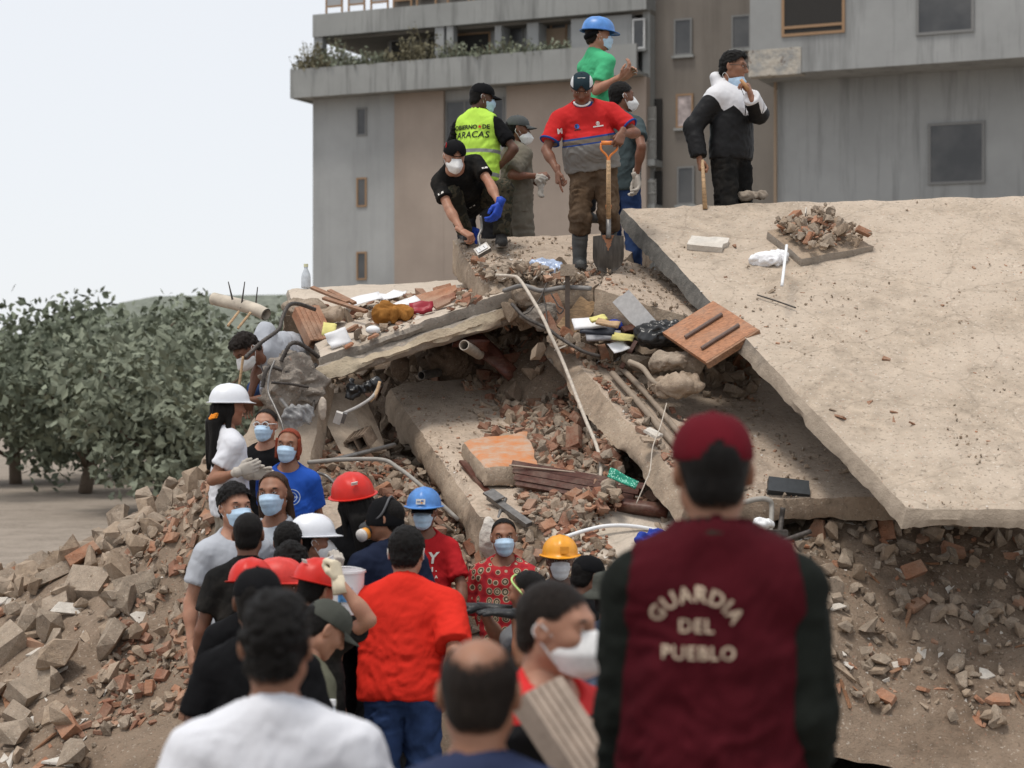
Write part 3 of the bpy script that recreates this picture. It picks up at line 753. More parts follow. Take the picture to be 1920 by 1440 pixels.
M_top=concrete('dusty screed',(.43,.345,.27),(.46,.37,.29),.7,.36,.55,.12)
M_top2=concrete('pale dusty screed',(.50,.43,.35),(.56,.48,.40),.8,.22,.3,.22)
M_side=concrete('broken concrete edge',(.35,.27,.20),(.44,.355,.27),.6,.45,.35)
M_raw=concrete('raw grey concrete',(.25,.22,.19),(.36,.31,.26),.5,.45,.5,grain=.8)
M_grey=concrete('grey concrete band',(.30,.265,.225),(.37,.32,.27),.6,.35,.3)
M_cream=concrete('cream wall plaster',(.50,.42,.305),(.44,.35,.26),.35,.14,.12,stain=(.30,.225,.165))
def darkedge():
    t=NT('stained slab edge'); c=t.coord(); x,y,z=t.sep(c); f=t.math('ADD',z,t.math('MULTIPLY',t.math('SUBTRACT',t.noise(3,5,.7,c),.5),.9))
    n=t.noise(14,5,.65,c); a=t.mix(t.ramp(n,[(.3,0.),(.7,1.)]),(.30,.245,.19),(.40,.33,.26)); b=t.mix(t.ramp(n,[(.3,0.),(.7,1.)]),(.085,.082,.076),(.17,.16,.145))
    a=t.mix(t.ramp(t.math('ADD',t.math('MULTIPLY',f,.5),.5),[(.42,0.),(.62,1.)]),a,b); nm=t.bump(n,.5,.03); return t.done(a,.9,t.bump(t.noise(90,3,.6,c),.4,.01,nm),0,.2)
M_darkedge=darkedge()
M_s5=concrete('cracked leaning slab screed',(.44,.36,.28),(.52,.435,.35),.75,.32,.55,.22)
M_beige=concrete('beige painted wall',(.36,.29,.225),(.40,.33,.26),.5,.25,.2)
M_heap=concrete('earth and plaster dust',(.22,.16,.115),(.33,.255,.19),.6,.45,.4,grain=1.0)
M_ground=concrete('trampled dusty ground',(.26,.22,.18),(.34,.29,.24),.6,.3,.6)
M_brick=concrete('broken red brick',(.29,.125,.078),(.40,.29,.215),.62,.35,.25,scale=2)
M_brick2=concrete('orange clay tile',(.39,.185,.108),(.45,.33,.245),.55,.25,.25,scale=2)
M_chunk=concrete('concrete lump',(.35,.285,.22),(.42,.335,.26),.5,.42,.5,scale=2)
M_chunk2=concrete('dusty beige mortar',(.38,.29,.21),(.43,.34,.26),.6,.38,.4,scale=2)
M_dark=concrete('shaded mortar',(.17,.125,.09),(.27,.205,.155),.5,.4,.4,scale=2)  # darker mortar copy, shade under the slabs put into its colour
M_plaster=concrete('white plaster flake',(.66,.62,.56),(.56,.49,.41),.4,.15,.2,scale=2)
def wood(name,c,rough=.6,scale=1.0):
    t=NT(name); co=t.coord('Object')
    n=t.noise(5*scale,6,.6,co,(1,14,14),1.2); a=t.ramp(n,[(.3,tuple(x*.5 for x in c)),(.5,c),(.72,tuple(min(1,x*1.45) for x in c))])
    a=t.mix(t.math('MULTIPLY',t.ramp(t.noise(4,5,.7,co),[(.5,0.),(.7,1.)]),.35),a,(.33,.26,.2))
    return t.done(a,rough,t.bump(n,.25,.006),0,.3)
M_wood=wood('dusty timber',(.26,.135,.075)); M_woodr=wood('red brown varnished wood',(.085,.028,.018),.45); M_woodp=wood('orange plywood',(.36,.165,.085),.5)
M_woodl=wood('pale stick',(.45,.30,.17))
M_rebar=plain('rusty dark rebar',(.085,.075,.068),.6,.4,.35,40,bump=.3)
M_wire=plain('pale dusty wire',(.50,.44,.37),.7,0,.2,30)
M_metal=plain('grey steel',(.20,.19,.18),.45,.7,.25,30)
M_paper=plain('white paper',(.74,.74,.75),.8,0,.05,12); M_white=plain('white plastic',(.78,.79,.80),.4,0,.04)
M_black=plain('black plastic bag',(.016,.016,.017),.32,0,.3,20,.5); M_blue=plain('blue cloth scrap',(.02,.05,.32),.8)
M_yellow=plain('yellow paper',(.66,.60,.22),.8); M_redp=plain('dark red plastic',(.30,.02,.035),.4); M_pvc=plain('dusty pipe plastic',(.42,.37,.31),.6,0,.2)

# ------------------------------------------------------------------ broken slabs
def bil(q,u,v):
    A,B,C,D=[np.asarray(x,float) for x in q]; u=u[...,None]; v=v[...,None]
    return A*(1-u)*(1-v)+B*u*(1-v)+C*u*v+D*(1-u)*v
class Slab: pass
def slab(name,label,cat,quad,ext,mats,seg=.045,chip=.05,rough=.010,parent=None,wavy=.0,group=None,notch=None):
    """quad: four corners of the face that shows; ext: vector through the thickness; mats: face, sides, back"""
    A,B,C,D=[np.asarray(x,float) for x in quad]; ext=np.asarray(ext,float); root=(A+B+C+D)/4+ext
    Lu=(np.linalg.norm(B-A)+np.linalg.norm(C-D))/2; Lv=(np.linalg.norm(D-A)+np.linalg.norm(C-B))/2; Lw=np.linalg.norm(ext)
    nu,nv,nw=max(2,int(Lu/seg)),max(2,int(Lv/seg)),max(2,int(Lw/min(seg,.05)))
    S=Soup()
    def grid(f,na,nb,m,flip):
        a,b=np.meshgrid(np.linspace(0,1,na+1),np.linspace(0,1,nb+1),indexing='ij'); u,v,w=f(a,b)
        p=bil((A,B,C,D),u,v)+w[...,None]*ext
        du,dv,dw=np.minimum(u,1-u)*Lu,np.minimum(v,1-v)*Lv,np.minimum(w,1-w)*Lw
        eu=np.where(u<.5,-1,1)[...,None]*unit(B-A); ev=np.where(v<.5,-1,1)[...,None]*unit(D-A); ew=np.where(w<.5,-1,1)[...,None]*unit(ext)
        ds=np.stack([du,dv,dw],-1); srt=np.sort(ds,-1); e2=srt[...,1]
        n1=np.clip(fbm(p*3.1,3)*1.2+.42,0,1.2); n2=np.abs(fbm(p*11+9,2))
        amt=chip*np.clip(1-e2/(chip*1.6),0,1)*(n1*.9+n2*.7)
        inw=-(eu*(du<chip*2)[...,None]+ev*(dv<chip*2)[...,None]+ew*(dw<chip*2)[...,None])
        p=p+inw*amt[...,None]*.7
        o=np.stack([fbm(p*6.3+i*31,3) for i in range(3)],-1)*rough; o+=np.stack([fbm(p*1.7+i*13,2) for i in range(3)],-1)*wavy
        p=p+o
        i=np.arange(na)[:,None]*(nb+1)+np.arange(nb)[None]; q=np.stack([i,i+nb+1,i+nb+2,i+1],-1).reshape(-1,4)
        if flip: q=q[:,::-1]
        if notch is not None and m==0:
            c=(p.reshape(-1,3)[q].mean(1)); q=q[~notch(c)]
        S.add(p.reshape(-1,3)-root,q,m=m)
    Z=lambda a:np.zeros_like(a); O=lambda a:np.ones_like(a)
    grid(lambda a,b:(a,b,Z(a)),nu,nv,0,False); grid(lambda a,b:(a,b,O(a)),nu,nv,2,True)
    grid(lambda a,b:(a,Z(a),b),nu,nw,1,True); grid(lambda a,b:(a,O(a),b),nu,nw,1,False)
    grid(lambda a,b:(Z(a),a,b),nv,nw,1,False); grid(lambda a,b:(O(a),a,b),nv,nw,1,True)
    ms=list(mats)+[mats[-1]]*(3-len(mats))
    o=S.build(name,ms,parent,True,None,R_(38)); 
    if parent is None: o.location=Vector(root); tag(o,label,cat,group)
    else: o.location=Vector(root)-parent.location
    r=Slab(); r.o=o; r.q=(A,B,C,D); r.n=unit(np.cross(B-A,D-A)); r.root=root; return r
def on(sl,u,v,h=0.0):
    return bil(sl.q,np.array(u,float),np.array(v,float))+sl.n*h

# ------------------------------------------------------------------ rubble pieces
def chunk_tpl(kind,seed):
    r=np.random.default_rng(seed); bm=bmesh.new()
    sc={'lump':(.5,.42,.34),'brick':(.55,.34,.2),'shard':(.6,.42,.07),'stick':(.7,.09,.05),'flake':(.55,.45,.03)}[kind]
    if kind=='lump': n=13; pts=r.normal(size=(n,3)); pts/=np.linalg.norm(pts,axis=1)[:,None]; pts*=r.uniform(.75,1.1,(n,1))
    elif kind=='brick': pts=np.array([[x,y,z] for x in(-1,1) for y in(-1,1) for z in(-1,1)],float)*r.uniform(.72,1.05,(8,3)); pts=np.vstack([pts,r.uniform(-.9,.9,(4,3))])
    elif kind in('shard','flake'):
        n=r.integers(4,7); a=np.sort(r.uniform(0,2*PI,n)); rr=r.uniform(.65,1.1,n); p=np.stack([rr*np.cos(a),rr*np.sin(a)],1)
        pts=np.vstack([np.c_[p,np.full(n,-1)],np.c_[p*r.uniform(.9,1,(n,1)),np.full(n,1)]])
    else: pts=np.array([[x,y,z] for x in(-1,1) for y in(-1,1) for z in(-1,1)],float)*r.uniform(.7,1.05,(8,3))
    pts=pts*np.array(sc)
    for p in pts: bm.verts.new(p)
    res=bmesh.ops.convex_hull(bm,input=bm.verts[:]); 
    bmesh.ops.delete(bm,geom=[v for v in bm.verts if not v.link_faces],context='VERTS')
    bm.verts.index_update(); V=np.array([v.co[:] for v in bm.verts]); T=np.array([[v.index for v in f.verts] for f in bm.faces]); bm.free()
    return V,T
CT={k:[chunk_tpl(k,i*7+j) for j in range(9)] for i,k in enumerate(('lump','brick','shard','stick','flake'))}
PMATS=[M_chunk,M_chunk2,M_brick,M_brick2,M_plaster,M_wood,M_dark]
def rand_rots(n,r,flat=0.0,normals=None):
    q=r.normal(size=(n,4)); q/=np.linalg.norm(q,axis=1)[:,None]; w,x,y,z=q.T
    R=np.stack([1-2*(y*y+z*z),2*(x*y-z*w),2*(x*z+y*w),2*(x*y+z*w),1-2*(x*x+z*z),2*(y*z-x*w),2*(x*z-y*w),2*(y*z+x*w),1-2*(x*x+y*y)],1).reshape(n,3,3)
    return R
def lay(n_,r,tilt):
    """random heading, roughly flat on the surface with normal n_"""
    a=r.uniform(0,2*PI); z=unit(np.asarray(n_)+r.normal(size=3)*tilt); x=unit(np.cross([math.cos(a),math.sin(a),.1],z)); y=np.cross(z,x); return np.stack([x,y,z],1)
def pick(r,mix):
    k=r.choice(len(mix),p=np.array([m[2] for m in mix])/sum(m[2] for m in mix)); return mix[k]
MIX_RED=[('lump',0,.20),('lump',1,.16),('brick',2,.14),('shard',2,.14),('shard',3,.13),('brick',3,.06),('flake',4,.05),('stick',5,.03),('shard',1,.09)]
MIX_GREY=[('lump',0,.34),('lump',1,.24),('shard',1,.12),('brick',3,.05),('shard',3,.07),('flake',4,.10),('stick',5,.04),('brick',0,.04)]
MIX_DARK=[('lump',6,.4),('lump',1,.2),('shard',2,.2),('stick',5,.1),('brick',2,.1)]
def debris(name,pts,norms,sizes,mix,seed,tilt=.35,label=None,cat='rubble',sink=.2,parent=None):
    """many small pieces as ONE mesh (nobody could count them)"""
    r=np.random.default_rng(seed); S=Soup()
    for p,n_,sz in zip(pts,norms,sizes):
        k,m,_=pick(r,mix); V,T=CT[k][r.integers(9)]
        R=lay(n_,r,tilt if k!='lump' else 1.5); thick={'lump':.34,'brick':.2,'shard':.07,'stick':.05,'flake':.03}[k]
        S.add((V*sz)@R.T+np.asarray(p)+np.asarray(n_)*thick*sz*(1-sink),T=T,m=m)
    o=S.build(name,PMATS,parent,False); tag(o,label,cat if label else None,kind='stuff'); return o
PIECE_ME={}
def piece(kind,m,p,n_,sz,r,label,group,name,tilt=.3,R=None,cat='fragment',var=None):
    i=r.integers(9) if var is None else var; key=(kind,i,m)
    if key not in PIECE_ME:
        V,T=CT[kind][i]; me=mk(name,V,tris=T,smooth=False); me.materials.append(PMATS[m]); PIECE_ME[key]=me
    o=bpy.data.objects.new(name,PIECE_ME[key]); col.objects.link(o)
    R=lay(n_,r,tilt if kind!='lump' else 1.2) if R is None else R; thick={'lump':.34,'brick':.2,'shard':.07,'stick':.05,'flake':.03}[kind]
    M=Matrix(R.tolist()).to_4x4()@Matrix.Scale(float(sz),4); M.translation=Vector(np.asarray(p)+np.asarray(n_)*thick*sz*.75); o.matrix_world=M
    return tag(o,label,cat,group)

# ------------------------------------------------------------------ ground, heap
CTRL=[(600,1010,12.5),(760,1010,12.6),(640,905,13.3),(620,850,13.9),(720,868,13.9),(790,950,13.0),(850,1040,12.5),(880,1100,12.3),(760,1120,12.1),(640,1100,12.2),
 (960,975,12.6),(940,1100,12.15),(1000,1050,12.2),(1160,915,13.2),(1120,770,14.6),
 (660,820,15.4),(720,850,15.0),(560,860,13.6),(480,900,13.2),(430,880,13.3),
 (1130,665,14.35),(1220,725,14.3),(1060,620,15.0),(1000,590,15.3),(1260,640,14.8),(1330,740,14.6),(1420,790,14.7),(1450,960,13.0),(1400,1040,12.0),(1490,1100,11.7),(1300,1150,11.5)]
cp=[P(*c)-np.array([0,0,.05]) for c in CTRL]
cp+= [P(*c)-np.array([0,0,.5]) for c in((1010,700,15.7),(1060,830,14.2),(985,890,13.4),(900,710,16.0),(800,710,16.0),(900,850,13.8),(780,780,15),(960,960,12.9))]
cp+= [np.array(q,float) for q in [(-1.3,17.5,2.85),(-.8,16.6,2.8),(0,16.2,3.0),(.7,16.2,3.0),(-.3,17.4,3.15),(.6,17.6,3.2),(1.6,17,3.2),(2.6,16.6,3.2),(1.4,18.6,3.1),(-1,19,2.7),(3.5,18,2.7),(0,20,2.6),(0,24,0),(4,24,0),(-4,23,0),
 (-1.75,16.6,2.3),(-2.4,15.8,1.6),(-2.7,14.2,1.25),(-2.3,12.6,.7),(-3.4,15,.9),(-3.4,17,1.0),(-5,14,.35),(-7,15,0),(-6,19,.2),(3.2,13.5,1.9),(4,15,2.3),(5.5,15,1.4),(8,15,0),(7,19,.6),(4.5,12.3,.8),(7,12,0),
 (-3,11.6,0),(-1.5,11.5,0),(0,11.4,0),(1,11.1,.0),(2.5,10.9,.0),(4,10.8,0),(-9,12,0),(10,12,0),(-9,25,0),(10,25,0),(-4.5,11.8,0)]]
CP=np.array(cp); _d=np.linalg.norm(CP[:,None,:2]-CP[None,:,:2],axis=2); _n=len(CP)
_A=np.block([[_d+np.eye(_n)*-.02,np.ones((_n,1))],[np.ones((1,_n)),np.zeros((1,1))]]); _w=np.linalg.solve(_A,np.r_[CP[:,2],0])
def hz(x,y,rough=True):
    x=np.asarray(x,float); y=np.asarray(y,float); sh=x.shape; q=np.stack([x.ravel(),y.ravel()],1); z=np.zeros(len(q))
    for i in range(0,len(q),4000): z[i:i+4000]=np.linalg.norm(q[i:i+4000,None]-CP[None,:,:2],axis=2)@_w[:-1]+_w[-1]
    p=np.c_[q,np.zeros(len(q))]
    if rough: z=z+(fbm(p*1.8,4)*.16+fbm(p*6,3)*.07)*np.clip(z/.6,0,1)
    return np.maximum(z,-.03).reshape(sh)
xs=np.arange(-9,10.01,.09); ys=np.arange(11.0,25,.09); XX,YY=np.meshgrid(xs,ys,indexing='ij'); ZZ=hz(XX,YY)
i=np.arange(len(xs)-1)[:,None]*len(ys)+np.arange(len(ys)-1)[None]; HQ=np.stack([i,i+len(ys),i+len(ys)+1,i+1],-1).reshape(-1,4)
heap=link('rubble_mound',mk('rubble_mound',np.stack([XX,YY,ZZ],-1).reshape(-1,3),HQ,smooth=True),None,None,[M_heap]); tag(heap,kind='structure')
S=Soup(); S.add([(-400,-60,0),(400,-60,0),(400,500,0),(-400,500,0)],[[0,1,2,3]]); gr=S.build('ground',M_ground); tag(gr,kind='structure')

# the big broken pieces of floor and beam
S1=slab('floor_slab','tilted upper floor slab at the left, strewn with papers and tiles, above the cream beam','slab',(P(600,668,13.95),P(968,540,14.6),P(950,521,16.9),P(533,538,16.3)),(.0,.02,-.12),[M_top2,M_grey,M_raw],chip=.05)
beam1=slab('beam','cream plastered beam with a torn lower edge sloping up from the bent rebars','beam',(P(576,727,13.82),P(970,604,14.52),P(970,567,14.56),P(570,693,13.86)),(.05,.26,.03),[M_cream,M_grey,M_raw],chip=.075,rough=.014,seg=.03)
M_s2=concrete('pale middle slab screed',(.47,.375,.29),(.55,.455,.365),.7,.34,.55)
S2=slab('floor_slab','bare dusty floor slab sloping down in the middle under the cream beam','slab',(P(898,968,12.45),P(1150,985,12.6),P(1120,690,15.9),P(722,716,15.5)),(-.03,-.02,-.27),[M_s2,M_side,M_raw],chip=.06,rough=.013)
S3=slab('beam','long broken beige beam lying diagonally beside the brick heap','beam',(P(1030,618,14.75),P(1296,922,12.2),P(1380,880,12.6),P(1085,606,15.1)),(-.085,-.11,-.215),[M_top,M_side,M_raw],chip=.06,rough=.014,wavy=.02)
S4=slab('floor_slab','shaded floor slab under the wooden panel, behind the man in the maroon cap','slab',(P(1270,938,12.35),P(1700,930,12.5),P(1700,690,15.2),P(1090,632,14.95)),(0,.02,-.16),[M_top,M_side,M_raw],chip=.04)
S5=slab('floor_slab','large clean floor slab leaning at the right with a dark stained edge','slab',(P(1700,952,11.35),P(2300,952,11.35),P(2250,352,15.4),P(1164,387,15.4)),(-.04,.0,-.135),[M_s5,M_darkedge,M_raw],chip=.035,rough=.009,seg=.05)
S6=slab('floor_slab','top floor slab on which the man with the shovel stands','slab',(P(902,528,14.75),P(1118,536,14.4),P(1230,430,16.7),P(846,447,16.2)),(.0,.03,-.30),[M_top,M_side,M_raw],chip=.06,rough=.014)
S6b=slab('beam','broken beam end with a bare beige face beside the shovel blade','beam',(P(1108,533,14.15),P(1320,604,13.9),P(1380,560,14.9),P(1172,484,15.3)),(.02,.02,-.265),[M_top,M_side,M_raw],chip=.05,rough=.012)
S7=slab('floor_slab','low pale floor slab behind the orange hard hat','slab',(P(1085,1150,11.55),P(1450,1150,11.5),P(1340,948,12.7),P(985,940,12.75)),(0,.05,-.15),[M_top2,M_side,M_raw],chip=.04)
S8=slab('wall_fragment','dull beige wall slab slanting under the rough concrete lump','wall',(P(400,905,13.0),P(575,905,13.3),P(612,715,14.1),P(506,728,14.0)),(.06,.28,-.06),[M_beige,M_side,M_raw],chip=.04)
S9=slab('wall_fragment','tall tilted beige wall piece with a hollow brick core under the cream beam','wall',(P(640,862,13.7),P(694,846,13.9),P(650,732,14.4),P(586,742,14.2)),(.12,.35,-.02),[M_beige,M_side,M_raw],chip=.025)
S10=slab('slab_fragment','small broken slab edge behind the red hard hat with long hair','slab',(P(585,1005,12.2),P(690,1030,12.2),P(660,935,12.8),P(590,925,12.9)),(-.02,.0,-.2),[M_top,M_side,M_raw],chip=.05)
def clay_top():
    t=NT('orange dusted tile floor'); c=t.coord(); a=t.ramp(t.noise(7,6,.7,c),[(.36,(.47,.36,.28)),(.50,(.50,.27,.16)),(.66,(.55,.20,.07))]); return t.done(a,.85,t.bump(t.noise(60,3,.6,c),.3,.008),0,.2)
S11=slab('tiled_block','block with an orange tiled top on the middle slab','block',(P(907,874,13.0),P(1010,868,13.2),P(990,805,13.95),P(866,825,13.75)),(-.012,-.03,-.15),[clay_top(),M_side,M_raw],chip=.025,seg=.03)
def shit(px,py):
    o=np.array([0,0,CAMZ]); d=P(px,py,1.0)-o; return o+d*(((S5.q[0]-o)@S5.n)/(d@S5.n))+S5.n*.09
S12=slab('slab_fragment','narrow broken curb with loose stones at the right end of the large leaning slab','slab',(shit(1436,452),shit(1500,505),shit(1640,480),shit(1545,415)),tuple(-S5.n*.09),[M_chunk2,M_grey,M_raw],chip=.03)

slab('wall_fragment','added dark wall blocking light from behind the hollow under the upper left slab','wall',(np.array([-2.0,16.9,1.6]),np.array([1.2,17.2,1.6]),np.array([1.2,17.0,3.05]),np.array([-2.0,16.7,3.0])),(0,.2,0),[M_dark,M_side,M_raw],chip=.05)  # added wall, keeps light from leaking in behind the hollow
# ------------------------------------------------------------------ the apartment block behind
TH=R_(24.0); bx_=np.array([math.cos(TH),-math.sin(TH),0]); by_=np.array([math.sin(TH),math.cos(TH),0]); BO=np.array([-8.3,80.0,0])   # left front corner
def wallmat(name,c,streak=.5,var=.12):
    t=NT(name); p=t.pos(); a=t.mix(t.ramp(t.noise(.35,5,.6,p),[(.35,0.),(.68,1.)]),tuple(x*(1-var) for x in c),tuple(x*(1+var*.7) for x in c))
    st=t.noise(1.0,5,.7,p,(1.6,1.6,.12)); a=t.mix(t.math('MULTIPLY',t.ramp(st,[(.50,0.),(.70,1.)]),streak),a,tuple(x*.42 for x in c))
    return t.done(a,.9,t.bump(t.noise(6,4,.6,p),.15,.03),0,.15)
W_grey=wallmat('grey facade render',(.345,.35,.345),.22); W_brown=wallmat('brown facade render',(.345,.285,.240),.12); W_conc=wallmat('stained balcony concrete',(.30,.305,.295),.85)
W_dk=wallmat('grey brown facade',(.20,.178,.155),.30); W_light=wallmat('pale facade concrete',(.32,.325,.32),.6)
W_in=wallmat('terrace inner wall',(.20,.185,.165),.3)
def glassmat():
    t=NT('dull window glass'); n=t.noise(.9,3,.5,t.pos()); a=t.ramp(n,[(.35,(.045,.047,.05)),(.65,(.085,.085,.085))]); return t.done(a,.28,None,0,.5)
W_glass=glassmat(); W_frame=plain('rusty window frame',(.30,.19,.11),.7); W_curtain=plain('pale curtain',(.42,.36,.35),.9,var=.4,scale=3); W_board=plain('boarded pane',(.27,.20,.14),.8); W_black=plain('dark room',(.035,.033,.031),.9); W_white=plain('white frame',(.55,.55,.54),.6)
BR=np.stack([bx_,by_,np.array([0,0,1.])],1)
bld=empty('apartment_building',BO,'grey and brown apartment block with an overgrown balcony behind the rescuers','building')
def bpart(name,boxes,mat,parent=None,sub=None):
    """boxes in facade metres: (x0,x1,depth0,depth1,z0,z1), depth positive into the building"""
    S=Soup()
    for (x0,x1,d0,d1,z0,z1) in boxes: S.box(BR@np.array([(x0+x1)/2,(d0+d1)/2,(z0+z1)/2]),(x1-x0,d1-d0,z1-z0),BR)
    o=S.build(name,mat,parent or bld); return o
def fx(px,d=0.0):
    """facade x seen at photo column px"""
    k=(px-960)/FPX; o=BO+by_*d; return (k*o[1]-o[0])/(bx_[0]-k*bx_[1])
def fz(py,x,d=0.0):
    o=BO+bx_*x+by_*d; return CAMZ-(py-720)/FPX*o[1]
x832,x740,x950,x1075=fx(832),fx(740),fx(950),fx(1075); xe=fx(1212)
zt=14.25
bpart('wall',[(0,x740,0,.4,0,zt)],W_grey); bpart('wall',[(x740,x832,-.03,.4,0,zt)],W_brown); bpart('wall',[(x832,x950,.15,.5,fz(300,x950),zt)],W_grey); bpart('wall',[(x832,x950,-.02,.5,0,fz(300,x950))],W_brown); bpart('wall',[(x950,xe,-.03,.4,0,zt)],W_brown)
bpart('wall',[(0,.35,.4,14.4,0,zt)],W_grey)
sl=bpart('balcony_slab',[(-.5,xe-.05,-.95,5.8,14.26,14.4)],W_conc); bpart('balcony_parapet',[(-.5,xe-.05,-1.0,-.82,14.2,15.38)],W_conc); bpart('balcony_parapet',[(-.51,-.35,-.82,3.4,14.2,15.38)],W_conc)
# terrace: columns, back wall, ceiling slab, upper parapet
bpart('column',[(.02,.42,.05,.45,14.4,17.0)],W_conc); xc=fx(832); bpart('column',[(xc-.42,xc-.02,.05,.45,14.4,17.0)],W_light); bpart('column',[(xc+.10,xc+.40,.05,.45,14.4,17.0)],W_light)
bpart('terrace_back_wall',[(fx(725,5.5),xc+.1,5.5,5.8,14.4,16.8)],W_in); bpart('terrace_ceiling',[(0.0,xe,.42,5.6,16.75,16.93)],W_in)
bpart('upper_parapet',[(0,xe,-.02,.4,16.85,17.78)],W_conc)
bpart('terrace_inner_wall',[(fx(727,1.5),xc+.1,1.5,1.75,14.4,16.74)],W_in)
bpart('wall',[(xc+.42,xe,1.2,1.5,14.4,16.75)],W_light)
bpart('pier',[(fx(922),fx(934),.3,1.2,14.4,16.75)],W_light); bpart('pier',[(fx(982),fx(1004),.3,1.2,14.4,16.75)],W_light); bpart('pier',[(fx(1066),fx(1180),.25,1.2,14.4,16.75)],W_light)
def window(px0,px1,py0,py1,d=0.0,mat=None,frame=W_frame,mull=(),bar=None,fw=.07,sill=True):
    x0,x1=fx(px0,d),fx(px1,d); xm=(x0+x1)/2; z0,z1=fz(py1,xm,d),fz(py0,xm,d)
    w=bpart('window',[(x0,x0+fw,d-.05,d+.03,z0,z1),(x1-fw,x1,d-.05,d+.03,z0,z1),(x0+fw,x1-fw,d-.05,d+.03,z1-fw,z1),(x0+fw,x1-fw,d-.05,d+.03,z0,z0+fw)]+[(x0+(x1-x0)*m-.03,x0+(x1-x0)*m+.03,d-.045,d+.025,z0+fw,z1-fw) for m in mull]+([(x0+fw,x1-fw,d-.045,d+.02,z0+(z1-z0)*bar-.03,z0+(z1-z0)*bar+.03)] if bar else []),frame)
    bpart('pane',[(x0+fw*.5,x1-fw*.5,d-.02,d+.02,z0+fw*.5,z1-fw*.5)],mat or W_glass,w)
    if sill: bpart('sill',[(x0-.08,x1+.08,d-.12,d+.0,z0-.10,z0-.002)],W_conc,w)
    return w
W_slit=plain('grey slit frame',(.20,.20,.195),.8)
for a,b in((202,255),(333,388),(472,525),(610,662)): window(669,688,a,b,0.0,None,W_slit if a<300 else W_frame,sill=False)
window(836,946,186,266,.15,None,W_slit,(.33,.66))
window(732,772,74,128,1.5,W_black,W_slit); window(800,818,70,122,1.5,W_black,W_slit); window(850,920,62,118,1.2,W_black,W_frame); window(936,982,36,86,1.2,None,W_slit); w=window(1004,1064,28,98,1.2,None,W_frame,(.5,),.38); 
zz=fz(98,fx(1034,1.1),1.1); bpart('lower_board',[(fx(1008,1.1),fx(1060,1.1),1.10,1.14,zz+.1,zz+.95)],W_board,w)
window(1186,1210,35,92,.25,None,W_white,sill=True)
# frames and screens on the floor above
for a,b in((610,642),(652,684),(694,728),(736,772),(780,818),(838,880),(886,930),(936,985),(992,1045),(1052,1110)):
    x0,x1=fx(a,.1),fx(b,.1); w=bpart('window',[(x0,x0+.07,.1,.16,17.80,20.2),(x1-.07,x1,.1,.16,17.80,20.2),(x0+.07,x1-.07,.1,.16,18.05,18.12),(x0+.07,x1-.07,.1,.16,20.1,20.2)],W_frame)
    bpart('pane',[(x0+.05,x1-.05,.12,.14,18.12,20.1)],W_glass if a>730 else plain('frosted pane',(.34,.35,.36),.5),w)
bpart('roof_slab',[(0,xe,-.1,6,20.22,20.6)],W_conc)
bpart('wall',[(fx(735,.3),xe,.35,.6,17.79,20.2)],W_in)
# side return and the recessed brown wing to the right
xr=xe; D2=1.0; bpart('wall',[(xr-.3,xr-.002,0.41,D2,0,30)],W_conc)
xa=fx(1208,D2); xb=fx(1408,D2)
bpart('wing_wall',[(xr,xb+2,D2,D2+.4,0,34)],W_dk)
for (a,b,c,d,m) in((1264,1298,35,104,None),(1372,1408,28,92,None),(1268,1300,176,240,W_curtain),(1270,1302,312,384,None),(1374,1404,312,380,None),(1268,1300,440,510,None)):
    window(a,b,c,d,D2-.03,m,W_slit if m is None else W_frame)
# barred utility balconies between the two wings
for (a,b) in((182,300),(318,384)):
    x0,x1=fx(1192,D2-.9),fx(1228,D2-.9); z0,z1=fz(b,x0,D2-.9),fz(a,x0,D2-.9)
    gb=bpart('barred_balcony',[(x0,x1,D2-.9,D2-.03,z0-.25,z0)],W_conc); bpart('dark_opening',[(x0,x1,D2-.10,D2-.035,z0+.02,z1)],W_black,gb)
    bpart('grille',[(x0+i*(x1-x0)/13,x0+i*(x1-x0)/13+.03,D2-.87,D2-.84,z0+.01,z1-.4) for i in range(14)]+[(x0,x1,D2-.9,D2-.875,z0+(z1-z0)*q,z0+(z1-z0)*q+.05) for q in(.3,.62)],plain('grille paint',(.24,.235,.22),.6),gb)
    bpart('laundry',[(x0+.2,x0+.6,D2-.7,D2-.67,z0+.5,z0+1.0)],W_white,gb)
# pale block at the right, nearer
D3=-3.0; xs3=fx(1406,D3); z3=fz(142,xs3,D3)
rb=empty('apartment_block',BO+bx_*xs3+by_*D3,'pale concrete block with a spalled cantilever at the upper right','building')
def rpart(name,boxes,mat,parent=None):
    S=Soup()
    for (x0,x1,d0,d1,z0,z1) in boxes: S.box(BR@np.array([(x0+x1)/2-xs3,(d0+d1)/2-D3,(z0+z1)/2]),(x1-x0,d1-d0,z1-z0),BR)
    return S.build(name,mat,parent or rb)
def spall():
    t=NT('spalled concrete'); p=t.pos(); a=t.mix(t.ramp(t.noise(1.3,5,.7,p),[(.40,0.),(.55,1.)]),(.30,.30,.29),(.46,.42,.36)); a=t.mix(t.ramp(t.noise(2.2,4,.7,p),[(.58,0.),(.64,1.)]),a,(.14,.10,.08)); return t.done(a,.9,t.bump(t.noise(2.5,5,.7,p),.8,.15),0,.1)
rpart('cantilever_wall',[(xs3,xs3+22,D3,D3+6,z3+.002,30)],W_light); rpart('spalled_edge',[(xs3-.04,xs3+1.9,D3-.06,D3+.5,z3-.05,z3+.9)],spall())
rpart('lower_wall',[(fx(1458,D3+2),fx(1458,D3+2)+20,D3+2,D3+5,0,z3)],W_light)
x0=fx(1466,D3); 
